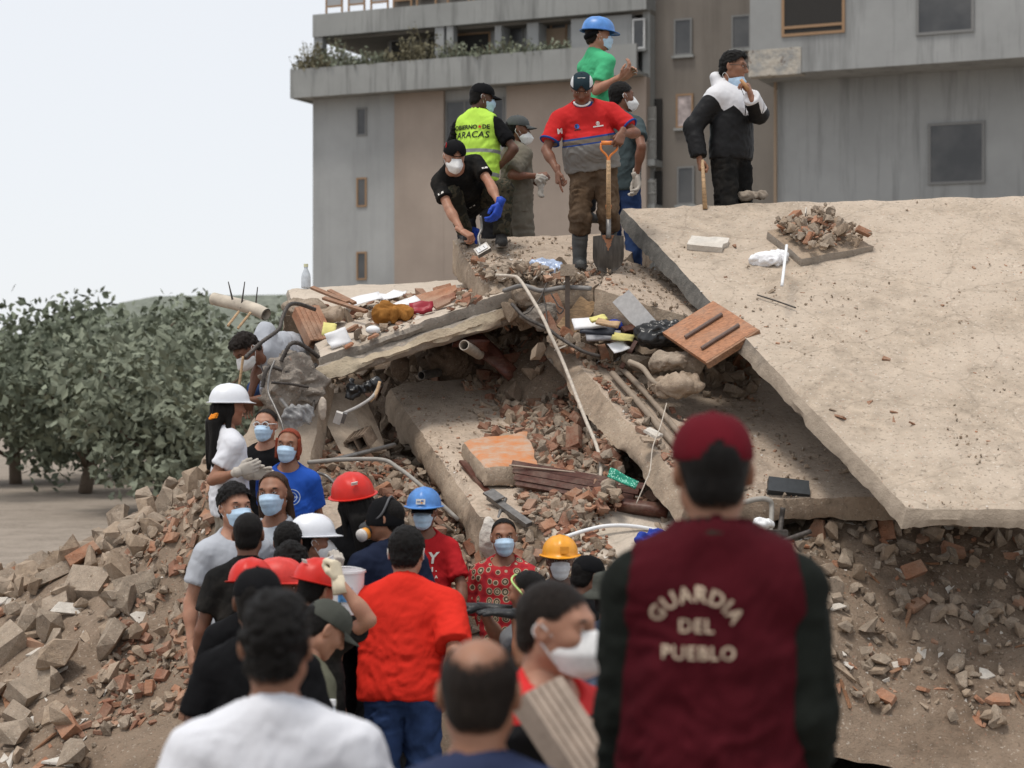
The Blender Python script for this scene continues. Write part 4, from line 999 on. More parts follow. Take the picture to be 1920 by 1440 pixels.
w=rpart('window',[(x0,x0+.1,D3-.06,D3-.01,fz(70,x0,D3),30),(x0+.1,x0+2.2,D3-.06,D3-.01,fz(70,x0,D3),fz(70,x0,D3)+.1),(x0+.1,x0+2.2,D3-.06,D3-.01,fz(56,x0,D3),fz(56,x0,D3)+.1),(x0+2.2,x0+2.3,D3-.06,D3-.01,fz(70,x0,D3),30)],W_frame); rpart('pane',[(x0+.05,x0+2.25,D3-.03,D3-.004,fz(68,x0,D3),29.9)],W_black,w)
rpart('drain_pipe',[(fx(1452,D3+1.9),fx(1452,D3+1.9)+.1,D3+1.8,D3+1.9,0,z3)],W_board)
for k,(xo,zo) in enumerate(((6,14.5),(12,14.5),(6,9.5),(12,9.5),(6,4.5),(12,4.5))):
    x0=xs3+xo; dd=D3 if zo>z3 else D3+2; w=rpart('window',[(x0,x0+.1,dd-.06,dd-.01,zo,zo+2.2),(x0+1.9,x0+2,dd-.06,dd-.01,zo,zo+2.2),(x0+.1,x0+1.9,dd-.06,dd-.01,zo,zo+.1),(x0+.1,x0+1.9,dd-.06,dd-.01,zo+2.1,zo+2.2)],W_slit); rpart('pane',[(x0+.05,x0+1.95,dd-.03,dd-.004,zo+.05,zo+2.15)],W_glass,w)

# ------------------------------------------------------------------ foliage
def leafmat(name,c):
    t=NT(name); o=t.n('ShaderNodeObjectInfo'); n=t.noise(1.7,3,.6,t.pos()); a=t.ramp(n,[(.3,tuple(x*.6 for x in c)),(.7,tuple(x*1.35 for x in c))]); return t.done(a,.7,None,0,.2)
L_green=leafmat('hazy green leaves',(.20,.22,.16)); L_dark=leafmat('dark green leaves',(.15,.17,.12)); L_dry=leafmat('dry balcony weeds',(.17,.155,.10)); L_bark=plain('bark',(.12,.09,.065),.9)
def leaves(S,pts,size,r,m=0):
    n=len(pts); R=rand_rots(n,r); s=size*r.uniform(.6,1.3,n)
    base=np.array([[-.5,0,0],[0,-.28,.05],[.5,0,0],[0,.28,.05]])
    V=(base[None]*s[:,None,None])@np.transpose(R,(0,2,1))+np.asarray(pts)[:,None]; S.add(V.reshape(-1,3),np.arange(n*4).reshape(-1,4),m=m)
def tree(name,loc,h,cr,label,seed,mat,n=4200,leaf=.22,group=None,trunk=.16):
    r=np.random.default_rng(seed); o=empty(name,loc,label,'tree',group); S=Soup(); ends=[]
    S.tube(spline([(0,0,0),(.1*r.normal(),.1*r.normal(),h*.3),(.2*r.normal(),.2*r.normal(),h*.6)],5),np.linspace(trunk,trunk*.55,11),7)
    for i in range(9):
        a=r.uniform(0,2*PI); q=np.array([cr*.75*math.cos(a),cr*.75*math.sin(a),h*r.uniform(.4,.95)]); b=np.array([0,0,h*r.uniform(.15,.4)])
        pth=spline([b,(b+q)/2+r.normal(size=3)*.2,q],5); S.tube(pth,np.linspace(trunk*.45,.02,len(pth)),5); ends+= [q,(b+q)/2*1.02]
    S.build('trunk',L_bark,o,True)
    cl=np.array(ends+[np.array([r.normal()*cr*.45,r.normal()*cr*.45,h*r.uniform(.18,.95)]) for _ in range(26)])
    c=cl[r.integers(len(cl),size=n)]; d=r.normal(size=(n,3)); d/=np.linalg.norm(d,axis=1)[:,None]; pts=c+d*(r.uniform(0,1,n)**.5)[:,None]*cr*.42*np.array([1,1,.75])
    L=Soup(); leaves(L,pts,leaf,r); L.build('crown',mat,o); return o
tree('bushy_tree',P(470,760,34)*np.array([1,1,0]),3.1,2.0,'blurred green tree below the protruding pipe at the left',3,L_green,6000,.2)
tree('bushy_tree',P(560,760,38)*np.array([1,1,0]),3.3,2.0,'low green tree beside the tilted slab with papers',4,L_dark,5200,.2)
tree('bushy_tree',P(330,760,36)*np.array([1,1,0]),3.3,2.3,'wide green tree at the far left edge',5,L_green,5200,.22)
tree('bushy_tree',P(160,760,42)*np.array([1,1,0]),4.0,2.6,'tall leafy tree left of the wide green tree',6,L_dark,5000,.24)
tree('sparse_tree',P(505,760,30)*np.array([1,1,0]),3.9,.7,'thin sprig of leaves above the bushes beside the bent rebar',8,L_dark,260,.16,trunk=.05)
for k_,(px_,Y_,h_,lab_) in enumerate(((30,46,3.6,'round bush-like tree at the far left end of the tree line'),(245,50,4.4,'pale tree standing farther back between the wide and the tall tree'),(410,48,4.2,'pale tree farther back behind the protruding pipe'))):
    tree('bushy_tree',P(px_,760,Y_)*np.array([1,1,0]),h_,2.4,lab_,31+k_,L_green,5000,.24)
S=Soup(); r=np.random.default_rng(12)
hill=[]; hx=np.linspace(-160,30,60)
V=[];
for k,(yy) in enumerate((150,165,185)):
    for x in hx: V.append((x,yy,(0,5.5,9.0)[k]+vn(np.array([x*.06,k*3.,1.]))*2.2*(k>0)))
Q=[[k*60+i,k*60+i+1,(k+1)*60+i+1,(k+1)*60+i] for k in range(2) for i in range(59)]
S.add(V,Q); hl=S.build('hill',leafmat('distant wooded hill',(.16,.175,.14)),None,True); tag(hl,kind='structure')
# weeds on the balcony
def weeds(name,x0,x1,d,z,n,h,seed,label):
    r=np.random.default_rng(seed); S=Soup(); ww=BO+bx_*((x0+x1)/2)+by_*d+np.array([0,0,z])
    for i in range(n):
        x=r.uniform(x0,x1)-(x0+x1)/2; p=BR@np.array([x,r.normal()*.15,0]); hh=h*r.uniform(.3,1.2)*(.35+.65*abs(vn(np.array([x*1.3,seed,.5])))*1.6); t=np.array([r.normal()*.25,r.normal()*.2,1])*hh
        S.tube(np.array([p,p+t*.5+r.normal(size=3)*.03,p+t]),.012,3,1,False)
        k=r.integers(5,12); leaves(S,p+t*r.uniform(.2,1.05,(k,1))+r.normal(size=(k,3))*.10,.17,r,int(r.uniform()<.45)*0)
    o=S.build(name,[L_dry if seed%2 else L_green,L_dry],None); o.location=Vector(ww); tag(o,label,'plant',kind='thing')
weeds('balcony_weeds',-.4,1.2,-.6,15.3,90,1.0,21,'dry wispy weeds on the outer corner of the balcony'); weeds('balcony_weeds',.6,fx(735),-.6,15.3,130,.9,22,'green bushy weeds along the balcony under the open terrace')
weeds('balcony_weeds',fx(735),fx(830),-.6,15.3,70,1.1,23,'dry tall weeds on the balcony left of the paired columns'); weeds('balcony_weeds',fx(840),fx(1075),-.6,15.3,150,.9,24,'green and dry weeds on the balcony below the boarded window')
# ------------------------------------------------------------------ rubble: countless small pieces
def heap_normals(x,y):
    e=.08; gx=(hz(x+e,y)-hz(x-e,y))/(2*e); gy=(hz(x,y+e)-hz(x,y-e))/(2*e); n=np.stack([-gx,-gy,np.ones_like(gx)],-1); return n/np.linalg.norm(n,axis=1)[:,None]
r=np.random.default_rng(31)
def heap_zone(name,x0,x1,y0,y1,n,smin_,smax,mix,seed,label):
    q=np.random.default_rng(seed); x=q.uniform(x0,x1,n); y=q.uniform(y0,y1,n); z=hz(x,y); k=z>.04
    x,y,z=x[k],y[k],z[k]; s=smin_+(smax-smin_)*q.uniform(0,1,len(x))**(3 if smax<.3 else 5)
    return debris(name,np.stack([x,y,z],1),heap_normals(x,y),s,mix,seed,label=label)
heap_zone('rubble',-2.7,1.6,11.9,14.6,9000,.018,.13,MIX_RED,1,'loose broken brick and mortar covering the front of the mound')
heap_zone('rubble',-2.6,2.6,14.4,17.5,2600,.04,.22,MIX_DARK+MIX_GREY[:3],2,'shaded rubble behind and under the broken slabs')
heap_zone('rubble',1.0,3.6,11.3,14.8,2600,.03,.18,MIX_GREY,3,'grey rubble at the right foot of the mound')
heap_zone('rubble',-5,-2.5,11.6,17,1700,.03,.38,MIX_GREY,4,'rubble spread beyond the left end of the mound'); heap_zone('rubble',3.5,7.5,11.3,16,2000,.03,.42,MIX_GREY,5,'rubble spread beyond the right end of the mound')
def slab_zone(name,sl,u0,u1,v0,v1,n,smin_,smax,mix,seed,label,pile=None,pw=3,keep=None,bias=1.0):
    q=np.random.default_rng(seed); u=u0+(u1-u0)*q.uniform(0,1,n); v=v0+(v1-v0)*q.uniform(0,1,n)**bias; s=smin_+(smax-smin_)*q.uniform(0,1,n)**pw
    h=np.zeros(n)
    if pile is not None:
        H=np.maximum(pile(u,v),0); h=H*q.uniform(0,1,n)**.5; k=(H>.012)|(q.uniform(0,1,n)<.12); u,v,s,h=u[k],v[k],s[k],h[k]
    if keep is not None: k=keep(u,v,q); u,v,s,h=u[k],v[k],s[k],h[k]
    p=bil(sl.q,u,v)+sl.n*h[:,None]
    return debris(name,p,np.repeat(sl.n[None],len(p),0),s,mix,seed,label=label,tilt=.25 if pile is None else .7)
ss=lambda x,a,b: (lambda t:t*t*(3-2*t))(np.clip((x-a)/(b-a),0,1))
nz=lambda u,v,f,k: vn(np.stack([u*f,v*f,np.full_like(u,k)],-1))
slab_zone('rubble',S2,.34,1.02,-.02,1.06,7500,.022,.135,MIX_RED,11,'heap of broken brick and mortar piled on the middle slab',pile=lambda u,v:(.34*ss(u+.12*nz(u,v,4,1.),.52,.98)+.26*ss(v,.84,1.04)*ss(u,.05,.4))*(.8+.4*nz(u,v,7,2.)),pw=2.4)
slab_zone('grit',S2,.0,.7,.0,1.0,1500,.008,.035,MIX_GREY,12,'fine grit on the bare middle slab',keep=lambda u,v,q:(nz(u,v,5,3.)+ (u<.12)*.8+(v>.8)*.5)>q.uniform(-.1,.6,len(u)))
slab_zone('rubble',S1,.0,1.0,.0,.62,900,.018,.12,MIX_RED,13,'small broken bits strewn on the upper left slab',pw=3,keep=lambda u,v,q:nz(u,v,5,4.)>-.35)
slab_zone('grit',S6,.0,1.0,.0,.9,2200,.008,.045,MIX_GREY,14,'grit and crumbs on the top slab',keep=lambda u,v,q:(nz(u,v,6,5.)+(.5-u)*.8+(.45-v)*.8)>q.uniform(-.3,.5,len(u)))
slab_zone('rubble',S6,.0,.9,-.02,.22,500,.03,.12,MIX_GREY,15,'broken bits along the front of the top slab',pile=lambda u,v:.10*(1-ss(v,.05,.25))*(.7+.6*nz(u,v,6,6.)))
slab_zone('grit',S5,.0,.75,.0,1.0,2600,.006,.03,MIX_GREY,16,'fine grit on the large leaning slab',keep=lambda u,v,q:(nz(u,v,6,7.)+.15*nz(u,v,17,2.))>q.uniform(-.15,.5,len(u)))
slab_zone('rubble',S3,.02,1.0,.05,1.0,1500,.02,.10,MIX_RED,17,'crumbled bits lying along the diagonal beam',keep=lambda u,v,q:nz(u,v,6,8.)>-.25)
slab_zone('rubble',S4,.02,.5,.62,1.0,1500,.04,.2,MIX_GREY,18,'rubble slumped under the wooden panel',pile=lambda u,v:.40*ss(v,.66,1.0)*(.7+.6*nz(u,v,5,9.)),pw=2)
slab_zone('grit',S4,.0,.8,.0,.8,1200,.01,.05,MIX_GREY,19,'grit on the shaded slab',keep=lambda u,v,q:nz(u,v,5,10.)>.1)
slab_zone('rubble',S7,.0,.6,.3,1.05,800,.02,.10,MIX_RED,20,'brick crumbs on the edge of the low pale slab',keep=lambda u,v,q:(nz(u,v,5,11.)+(.35-u)*1.6)>0)
slab_zone('grit',S6b,.0,1.0,.0,1.0,500,.01,.05,MIX_GREY,21,'grit on the beam end'); slab_zone('grit',S12,.05,.95,.1,.95,260,.03,.15,MIX_GREY,22,'stones lying in the broken curb',pile=lambda u,v:.08+0*u)
# mixed pile between the top slab and the diagonal beam
q=np.random.default_rng(40); n=1900; px=q.uniform(1030,1330,n); t=q.uniform(0,1,n); py=575+(px-1030)*.42+t*85-20; Yd=14.9-t*.75
pts=np.stack([P(a,b,c) for a,b,c in zip(px,py,Yd)]); debris('rubble',pts,np.tile([[-.1,-.5,.85]],(n,1)),.03+.15*q.uniform(0,1,n)**2.2,MIX_GREY+[('shard',3,.12),('stick',5,.06)],41,.8,'mixed rubble spilling between the top slab and the diagonal beam')
n=700; px=q.uniform(930,1075,n); t=q.uniform(0,1,n); py=545+t*60; Yd=14.75-t*.1; pts=np.stack([P(a,b,c) for a,b,c in zip(px,py,Yd)]); debris('rubble',pts,np.tile([[0,-.6,.8]],(n,1)),.04+.18*q.uniform(0,1,n)**2,MIX_GREY,42,.8,'crushed concrete where the cream beam meets the top slab')

# ------------------------------------------------------------------ single pieces one can pick out
KN={'lump':'concrete_chunk','brick':'brick_fragment','shard':'tile_fragment','flake':'plaster_flake','stick':'wood_splinter'}
CN={0:'grey',1:'beige',2:'dusty red',3:'orange',4:'white',5:'brown',6:'dark'}
NN={'lump':'concrete chunk','brick':'brick fragment','shard':'tile shard','flake':'plaster flake','stick':'wood splinter'}
def pieces(n,mix,sampler,where,seed,smin_,smax):
    q=np.random.default_rng(seed)
    for _ in range(n):
        k,m,_w=pick(q,mix); p,nn=sampler(q); z_=q.uniform(0,1); lab=('small ','medium ','large ')[int(z_*2.99)]+CN[m]+' '+NN[k]+' '+where
        piece(k,m,p,nn,smin_+(smax-smin_)*z_,q,lab,lab,KN[k],cat=NN[k].split()[-1])
def sl_s(sl,u0,u1,v0,v1,pile=None):
    def f(q):
        u,v=q.uniform(u0,u1),q.uniform(v0,v1); h=0 if pile is None else float(np.maximum(pile(np.array([u]),np.array([v])),0)[0]); return on(sl,u,v,h),sl.n
    return f
def hp_s(x0,x1,y0,y1):
    def f(q):
        x,y=np.array([q.uniform(x0,x1)]),np.array([q.uniform(y0,y1)]); return np.array([x[0],y[0],hz(x,y)[0]]),heap_normals(x,y)[0]
    return f
pieces(52,MIX_RED,sl_s(S2,.60,1.0,.05,.9,lambda u,v:.32*ss(u,.52,.98)),'in the brick heap on the middle slab',51,.075,.17)
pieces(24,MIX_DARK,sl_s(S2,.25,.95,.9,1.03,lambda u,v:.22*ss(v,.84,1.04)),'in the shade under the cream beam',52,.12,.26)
pieces(40,MIX_RED,hp_s(-1.35,-.35,12.3,13.9),'on the slope behind the red and blue hard hats',53,.07,.16)
pieces(30,MIX_RED,hp_s(-.15,.35,12.2,13.2),'beside the woman in the patterned red dress',54,.08,.17)
pieces(16,MIX_RED,sl_s(S1,.05,.85,.03,.5),'on the upper left slab among the papers',55,.06,.15)
pieces(22,MIX_GREY,sl_s(S6,.05,.8,.0,.4),'on the top slab near the crouching man',56,.06,.14)
pieces(16,MIX_GREY,sl_s(S3,.05,.95,.1,.9),'on the long diagonal beam',57,.06,.14)
pieces(18,MIX_GREY,sl_s(S4,.03,.40,.70,.98,lambda u,v:.36*ss(v,.66,1.0)),'slumped under the wooden panel',58,.12,.26)
pieces(18,MIX_GREY,hp_s(1.2,2.0,11.7,13.0),'at the right foot of the mound',59,.09,.18)
pieces(10,[('shard',3,.5),('shard',1,.3),('flake',4,.2)],sl_s(S5,.04,.30,.2,.9),'scattered on the large leaning slab',60,.05,.10)
for (x,y,Y,lab) in((1010,668,14.2,'pale angular chunk at the upper tip of the diagonal beam'),(1105,650,14.2,'grey chunk below the book pile'),(1130,612,14.5,'grey chunk behind the open white book'),(1190,690,14.0,'grey chunk at the head of the muddy rails'),(1090,575,14.6,'grey chunk right of the upright steel post'),(1050,600,14.7,'grey chunk behind the orange clay board by the post'),(960,590,14.5,'angular chunk stuck on the broken right end of the cream beam'),(985,570,14.6,'chunk above the dark sagging cable'),(1160,655,14.15,'grey chunk under the white card and yellow sheet'),(1215,670,14.1,'grey chunk below the black plastic sheet')):
    piece('lump',int(r.integers(0,2)),P(x,y,Y),(0,-.5,.8),r.uniform(.17,.28),r,lab,'concrete chunks between the top slab and the diagonal beam','concrete_chunk',cat='chunk')


# ------------------------------------------------------------------ reinforcing bars, pipes, wires
def rod(name,label,cat,pts,rad,mat,n=7,k=8,ribs=False,group=None,loc=None):
    p=spline([P(*q) for q in pts],k)
    if ribs:
        L=np.linalg.norm(np.diff(p,axis=0),axis=1); c=np.r_[0,np.cumsum(L)]; m=max(8,int(c[-1]/.011)); t=np.linspace(0,c[-1],m); p=np.stack([np.interp(t,c,p[:,i]) for i in range(3)],1); rr=np.where(np.arange(m)%2==0,rad*1.12,rad*.86)
    else: rr=rad
    root=p.mean(0); S=Soup(); S.tube(p-root,rr,n); o=S.build(name,mat,None,True); o.location=Vector(root); return tag(o,label,cat,group)
rod('rebar','thick bent rebar curling up from behind the tilted slab over the stooping man','rebar',[(590,580,14.4),(560,570,14.2),(541,573,14.0),(529,597,13.9),(522,618,13.8),(490,642,13.7),(459,671,13.6)],.0145,M_rebar,8,10,True)
rod('rebar','short looped rebar arching out of the lower corner of the cream beam','rebar',[(597,669,13.8),(575,652,13.7),(558,643,13.65),(545,645,13.6),(536,659,13.6),(527,678,13.6)],.0155,M_rebar,8,10,True)
rod('rebar','wavy rebar reaching left from the cream beam to the concrete lump','rebar',[(593,684,13.78),(574,697,13.7),(545,699,13.6),(511,688,13.55),(499,694,13.5),(492,726,13.5)],.0155,M_rebar,8,10,True)
rod('rebar','nearly straight rebar crossing the face of the concrete lump','rebar',[(577,726,13.6),(545,720,13.45),(509,717,13.4)],.010,M_rebar,8,10,True)
rod('rebar','hanging rebar below the left end of the cream beam','rebar',[(596,725,13.8),(590,747,13.7),(586,770,13.6),(577,789,13.55)],.011,M_rebar,8,10,True)
rod('wire','slack grey cable dropping in front of the concrete lump to the red haired woman','cable',[(515,676,13.4),(506,700,13.35),(503,734,13.3),(515,762,13.2),(528,792,13.1),(532,812,13.0)],.008,M_metal,6)
rod('wire','thin wire strand beside the wavy rebar','wire',[(489,682,13.5),(495,700,13.5),(503,722,13.45)],.004,M_rebar,5)
rod('pipe','grey conduit ending in a loose socket under the cream beam','pipe',[(640,777,13.3),(672,762,13.4),(698,744,13.6),(712,722,13.9)],.012,plain('white grey conduit',(.36,.34,.32),.5),8)
rod('pipe','long straight grey pipe lying above the brick slope','pipe',[(610,866,13.3),(680,849,13.5),(740,834,13.8)],.017,M_metal,8)
rod('pipe','bent grey pipe running down toward the blue hard hat','pipe',[(577,867,13.1),(640,862,13.2),(715,862,13.2),(746,877,13.1),(785,907,12.95),(860,975,12.8)],.015,plain('dusty grey pipe',(.30,.28,.25),.6),8)
rod('pipe','thin dark pipe beside the shoulder of the woman in blue','pipe',[(594,886,12.9),(613,893,12.9),(632,911,12.8)],.011,M_metal,7)
rod('cable','thick grey cable bridging from the cream beam to the top slab','cable',[(945,545,14.5),(980,536,14.35),(1015,545,14.3),(1059,539,14.3),(1108,541,14.2)],.018,plain('grey cable',(.22,.21,.20),.6),8)
rod('cable','dark cable sagging across the top of the diagonal beam','cable',[(960,570,14.35),(985,595,14.2),(1026,616,14.1),(1051,634,14.05),(1092,658,13.95),(1125,668,13.95)],.014,M_rebar,8)
rod('cable','pale rod slanting from the bottled water bag down to the brown planks','rod',[(930,516,14.4),(960,518,14.35),(974,524,14.3),(997,559,14.1),(1020,600,13.9),(1034,632,13.8),(1057,682,13.7),(1096,782,13.3),(1117,832,13.1),(1126,868,12.95),(1125,900,12.85),(1119,926,12.8)],.013,M_wire,8)
rod('wire','thin curved wire looping beside the upright steel post','wire',[(1025,530,14.3),(1012,560,14.2),(994,583,14.15),(982,590,14.15)],.005,M_rebar,5)
rod('wire','short dark wire hanging from the grey cable','wire',[(1018,548,14.25),(1023,575,14.2),(1026,605,14.1)],.006,M_rebar,5)
rod('wire','hooked wire end near the upright steel post','wire',[(1033,550,14.2),(1047,573,14.15),(1056,580,14.1),(1050,588,14.1),(1043,582,14.1)],.006,M_rebar,5)
rod('pipe','white curved pipe lying across the low pale slab','pipe',[(1062,1006,12.2),(1100,994,12.3),(1140,986,12.35),(1190,987,12.4),(1258,999,12.4)],.013,M_white,8)
rod('string','thin pale string hanging down the face of the diagonal beam','string',[(1250,756,13.2),(1238,800,12.85),(1224,838,12.6),(1219,880,12.4),(1210,905,12.3),(1193,944,12.25)],.0042,M_wire,5)
rod('rail','muddy metal rail embedded along the shaded slab, the upper of two','rail',[(1165,690,14.0),(1215,742,13.55),(1278,818,12.95)],.022,plain('muddy rail',(.27,.215,.165),.8,bump=.4),6)
rod('rail','muddy metal rail embedded along the shaded slab, the lower of two','rail',[(1148,700,13.9),(1200,758,13.4),(1266,836,12.8)],.024,plain('muddy rail',(.27,.215,.165),.8,bump=.4),6)
rod('pipe','bent pipe arch behind the right shoulder of the maroon vest','pipe',[(1380,946,12.1),(1420,936,12.1),(1442,938,12.1),(1447,955,12.1),(1444,1002,12.0)],.017,plain('dusty grey pipe',(.30,.28,.25),.6),8)
rod('pipe','short upright rusty pipe stub at the right foot of the mound','pipe',[(1468,952,12.1),(1465,975,12.1),(1461,1002,12.0)],.017,M_rebar,8)
rod('pipe','dark pipe lying low at the right foot of the mound','pipe',[(1450,1024,11.9),(1475,1012,11.95),(1520,996,12.0)],.016,M_rebar,8)
rod('root','twisted pale cable under the wooden panel','cable',[(1180,678,13.7),(1205,690,13.6),(1222,712,13.5),(1240,724,13.45)],.02,plain('muddy cable',(.33,.27,.21),.8),7)
# fat protruding pipe with spikes at the left
pp=[P(400,560,15.2),P(470,577,15.0),P(499,590,14.9)]; ro=pp[1]; S=Soup(); S.tube(spline([a-ro for a in pp],6),.050,16,cap=False); S.tube(spline([a-ro for a in pp],6),.041,16,0,cap=False)
pw=S.build('drain_pipe',plain('old cream drain pipe',(.50,.44,.36),.6,var=.25,scale=8),None,True); pw.location=Vector(ro); tag(pw,'fat cream drain pipe sticking out in the air at the far left','pipe')
S=Soup(); S.tube([P(448,584,14.95)-ro,P(427,611,14.8)-ro],.010,6); S.tube([P(470,586,14.9)-ro,P(446,616,14.8)-ro],.010,6); S.build('bracket',M_woodl,pw)
for a,b in(((428,528),(436,562)),((459,528),(452,578)),((483,538),(478,586))): S=Soup(); S.tube([P(*a,15)-ro,P(*b,15)-ro],[.004,.009],6); S.build('spike',M_rebar,pw)
# carrying post below the water bag
S=Soup(); c=P(1064,560,14.25); S.box((0,0,0),(.035,.035,.48)); po=S.build('steel_post',plain('rusty post',(.11,.085,.07),.7,.3),None); po.location=Vector(c); tag(po,'upright rusty steel post capped with a concrete block','post'); S=Soup(); S.box((.0,0,.0),(.105,.09,.085)); b=S.build('cap_block',M_chunk,po); b.location=(0,0,.21)

# ------------------------------------------------------------------ concrete lump, clay blocks
def lump(name,label,c,rad,seed,mat,h=.02,amp=.12,cat='lump',sq=(1,1,1)):
    r_=np.array(rad); V,Q=surf([el((0,0,0),r_)],h); N=vnormals(V,Q); V=V+N*(fbm(V*5.5+seed,4)*amp+np.abs(fbm(V*13+seed,3))*amp*.5+fbm(V*38+seed,2)*amp*.16-amp*.1)[:,None]; V=V+(np.stack([vn(V*9+seed+i*7) for i in range(3)],1)*amp*.35)
    o=link(name,mk(name,V,Q,smooth=True),None,c,[mat]); return tag(o,label,cat)
lump('concrete_lump','rough grey broken column head bristling with rebar at the left',P(548,728,13.75),(.19,.20,.21),3,M_raw,.016,.13)
lump('concrete_lump','crumbling lump with a white plaster top under the wooden panel',P(1265,682,13.6),(.19,.16,.075),8,M_chunk,.014,.07); lump('concrete_lump','muddy root-like lump below the white topped one',P(1262,722,13.5),(.21,.16,.085),11,M_chunk2,.014,.10)
lump('concrete_lump','rounded grey stone where the cream beam breaks off',P(990,556,14.5),(.12,.12,.09),15,M_chunk,.012,.05); lump('concrete_lump','grey knobbly stone beneath the upright steel post',P(1020,592,14.4),(.15,.12,.12),17,M_raw,.012,.06)
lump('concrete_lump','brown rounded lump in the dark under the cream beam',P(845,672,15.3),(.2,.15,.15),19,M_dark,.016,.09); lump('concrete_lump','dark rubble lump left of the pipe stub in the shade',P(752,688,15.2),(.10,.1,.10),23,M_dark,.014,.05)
lump('dust_pile','dusty crushed mortar between the shovel and the leaning slab',P(1255,545,15.0),(.22,.22,.06),27,M_chunk2,.016,.05,'pile')
lump('foam_strip','pale ragged foam strip hanging below the cream beam',P(605,768,13.65),(.028,.025,.085),29,plain('ragged foam',(.50,.43,.36),.95,bump=.5),.008,.02,'foam')
def obox(name,label,cat,c,size,R,mat,bev=.0): 
    S=Soup(); S.box((0,0,0),size,R); o=S.build(name,mat,None); o.location=Vector(c); return tag(o,label,cat)
def facing(x,n):   # rotation from an x axis and a rough normal
    x=unit(x); z=unit(np.asarray(n,float)-x*np.dot(n,x)); return np.stack([x,np.cross(z,x),z],1)
def clay_block(name,label,c,R,L=.30,Wd=.20,Hh=.10,mat=None,group=None):
    """hollow clay block: grooved shell and two open cells"""
    o=empty(name,c,label,'clay block',group); S=Soup(); t=.014
    for z in(-1,1): S.box(R@np.array([0,0,z*(Hh/2-t/2)]),(L,Wd,t),R)
    for y in(-1,0,1): S.box(R@np.array([0,y*(Wd/2-t/2),0]),(L,t,Hh-2*t),R)
    S.build('shell',mat or M_brick2,o)
    for y in(-.30,-.1,.1,.30):
        S=Soup(); S.box(R@np.array([0,y*Wd,Hh/2+.003]),(L*.995,Wd*.12,.006),R); S.box(R@np.array([0,y*Wd,-Hh/2-.003]),(L*.995,Wd*.12,.006),R); S.build('rib',mat or M_brick2,o)
    return o
clay_block('clay_block','red hollow clay block leaning at the left end of the paper strewn slab',P(587,613,14.5),facing(P(602,648,14.4)-P(570,580,14.6),(.35,-.7,.6)),.34,.2,.1)
clay_block('clay_block','broken hollow brick showing two dark cells in the tilted wall piece',P(676,826,13.9),facing(np.array([.2,.9,.3]),(-.3,.2,.9)),.2,.17,.11,M_dark)
# flat boards, tiles and papers: (name,label,cat,centre px,py,Y, width, height, heading deg, normal, thickness, material)
def slab_hit(sl,px,py):
    o=np.array([0,0,CAMZ]); d=P(px,py,1.0)-o; return o+d*(((sl.q[0]-o)@sl.n)/(d@sl.n))
def flat(name,label,cat,px,py,Y,w,h,ang,n,th,mat,wav=0.0,irr=0.0,seed=0):
    sl=None if not isinstance(Y,Slab) else Y; pos=P(px,py,Y) if sl is None else slab_hit(sl,px,py)+sl.n*(th*.55+.004)
    z=unit(n); a=R_(ang); x=unit(np.cross(np.array([0,1.,0]),z)); y=np.cross(z,x); x,y=x*math.cos(a)+y*math.sin(a),y*math.cos(a)-x*math.sin(a)
    q=np.random.default_rng(seed+int(px)); nu,nv=7,6; V=[]
    pol=1+irr*q.uniform(-1,.3,4)
    for k in(0,1):
        for j in range(nv):
            for i in range(nu):
                u,v=i/(nu-1)-.5,j/(nv-1)-.5; f=pol[(u>0)*1+(v>0)*2] if irr else 1
                V.append(x*u*w*f+y*v*h*f+z*(wav*vn(np.array([u*3+px,v*3+py,.3]))+(.5-k)*th))
    Q=[]
    for k in(0,1):
        for j in range(nv-1):
            for i in range(nu-1): b=k*nu*nv+j*nu+i; f=[b,b+1,b+nu+1,b+nu]; Q.append(f if k==0 else f[::-1])
    o=nu*nv; bd=[i for i in range(nu)]+[j*nu+nu-1 for j in range(1,nv)]+[(nv-1)*nu+i for i in range(nu-2,-1,-1)]+[j*nu for j in range(nv-2,0,-1)]
    for a_,b_ in zip(bd,bd[1:]+bd[:1]): Q.append([b_,a_,a_+o,b_+o])
    m=link(name,mk(name,V,Q,smooth=wav>0),None,pos,[mat]); return tag(m,label,cat)
n1=S1.n; up=(0,-.3,1)
flat('paper_sheet','large white sheet lying on the upper left slab','paper',680,563,S1,.30,.26,8,n1,.004,M_paper,.012)
flat('paper_sheet','white crumpled sheet beside the brown suede bundle','paper',735,553,S1,.22,.16,-15,n1,.004,M_paper,.03); flat('paper_sheet','narrow white sheet under the orange tile board','paper',762,568,S1,.2,.12,20,n1+np.array([0,-.2,0]),.004,M_paper,.02)
flat('paper_sheet','folded white leaflet with small red print near the clay block','paper',634,634,14.1,.13,.17,-30,(.3,-.85,.4),.004,M_paper,.02); flat('paper_sheet','yellow torn leaflet next to the clay block','paper',617,618,14.2,.10,.13,10,(.2,-.7,.6),.004,M_yellow,.02)
flat('tile_board','large orange clay board lying at the right of the upper left slab','board',812,558,14.9,.40,.20,4,n1+np.array([0,-.25,0]),.022,M_brick2,0,.35); flat('tile_board','darker orange broken board below the large one','board',838,562,14.65,.22,.10,22,n1+np.array([0,-.4,0]),.02,M_brick,0,.4)
flat('roof_tile','upright brown chip at the back of the upper left slab','tile',832,545,15.3,.14,.09,20,(0,-.8,.5),.02,M_brick2,0,.3)
flat('plastic_scrap','dark red plastic scrap under the orange board','plastic',792,578,14.5,.18,.10,10,(0,-.7,.7),.03,M_redp,.03,.3); flat('paper_sheet','pale cloth scrap left of the red plastic','paper',773,582,14.5,.09,.12,30,(0,-.7,.7),.006,M_paper,.03,.2)
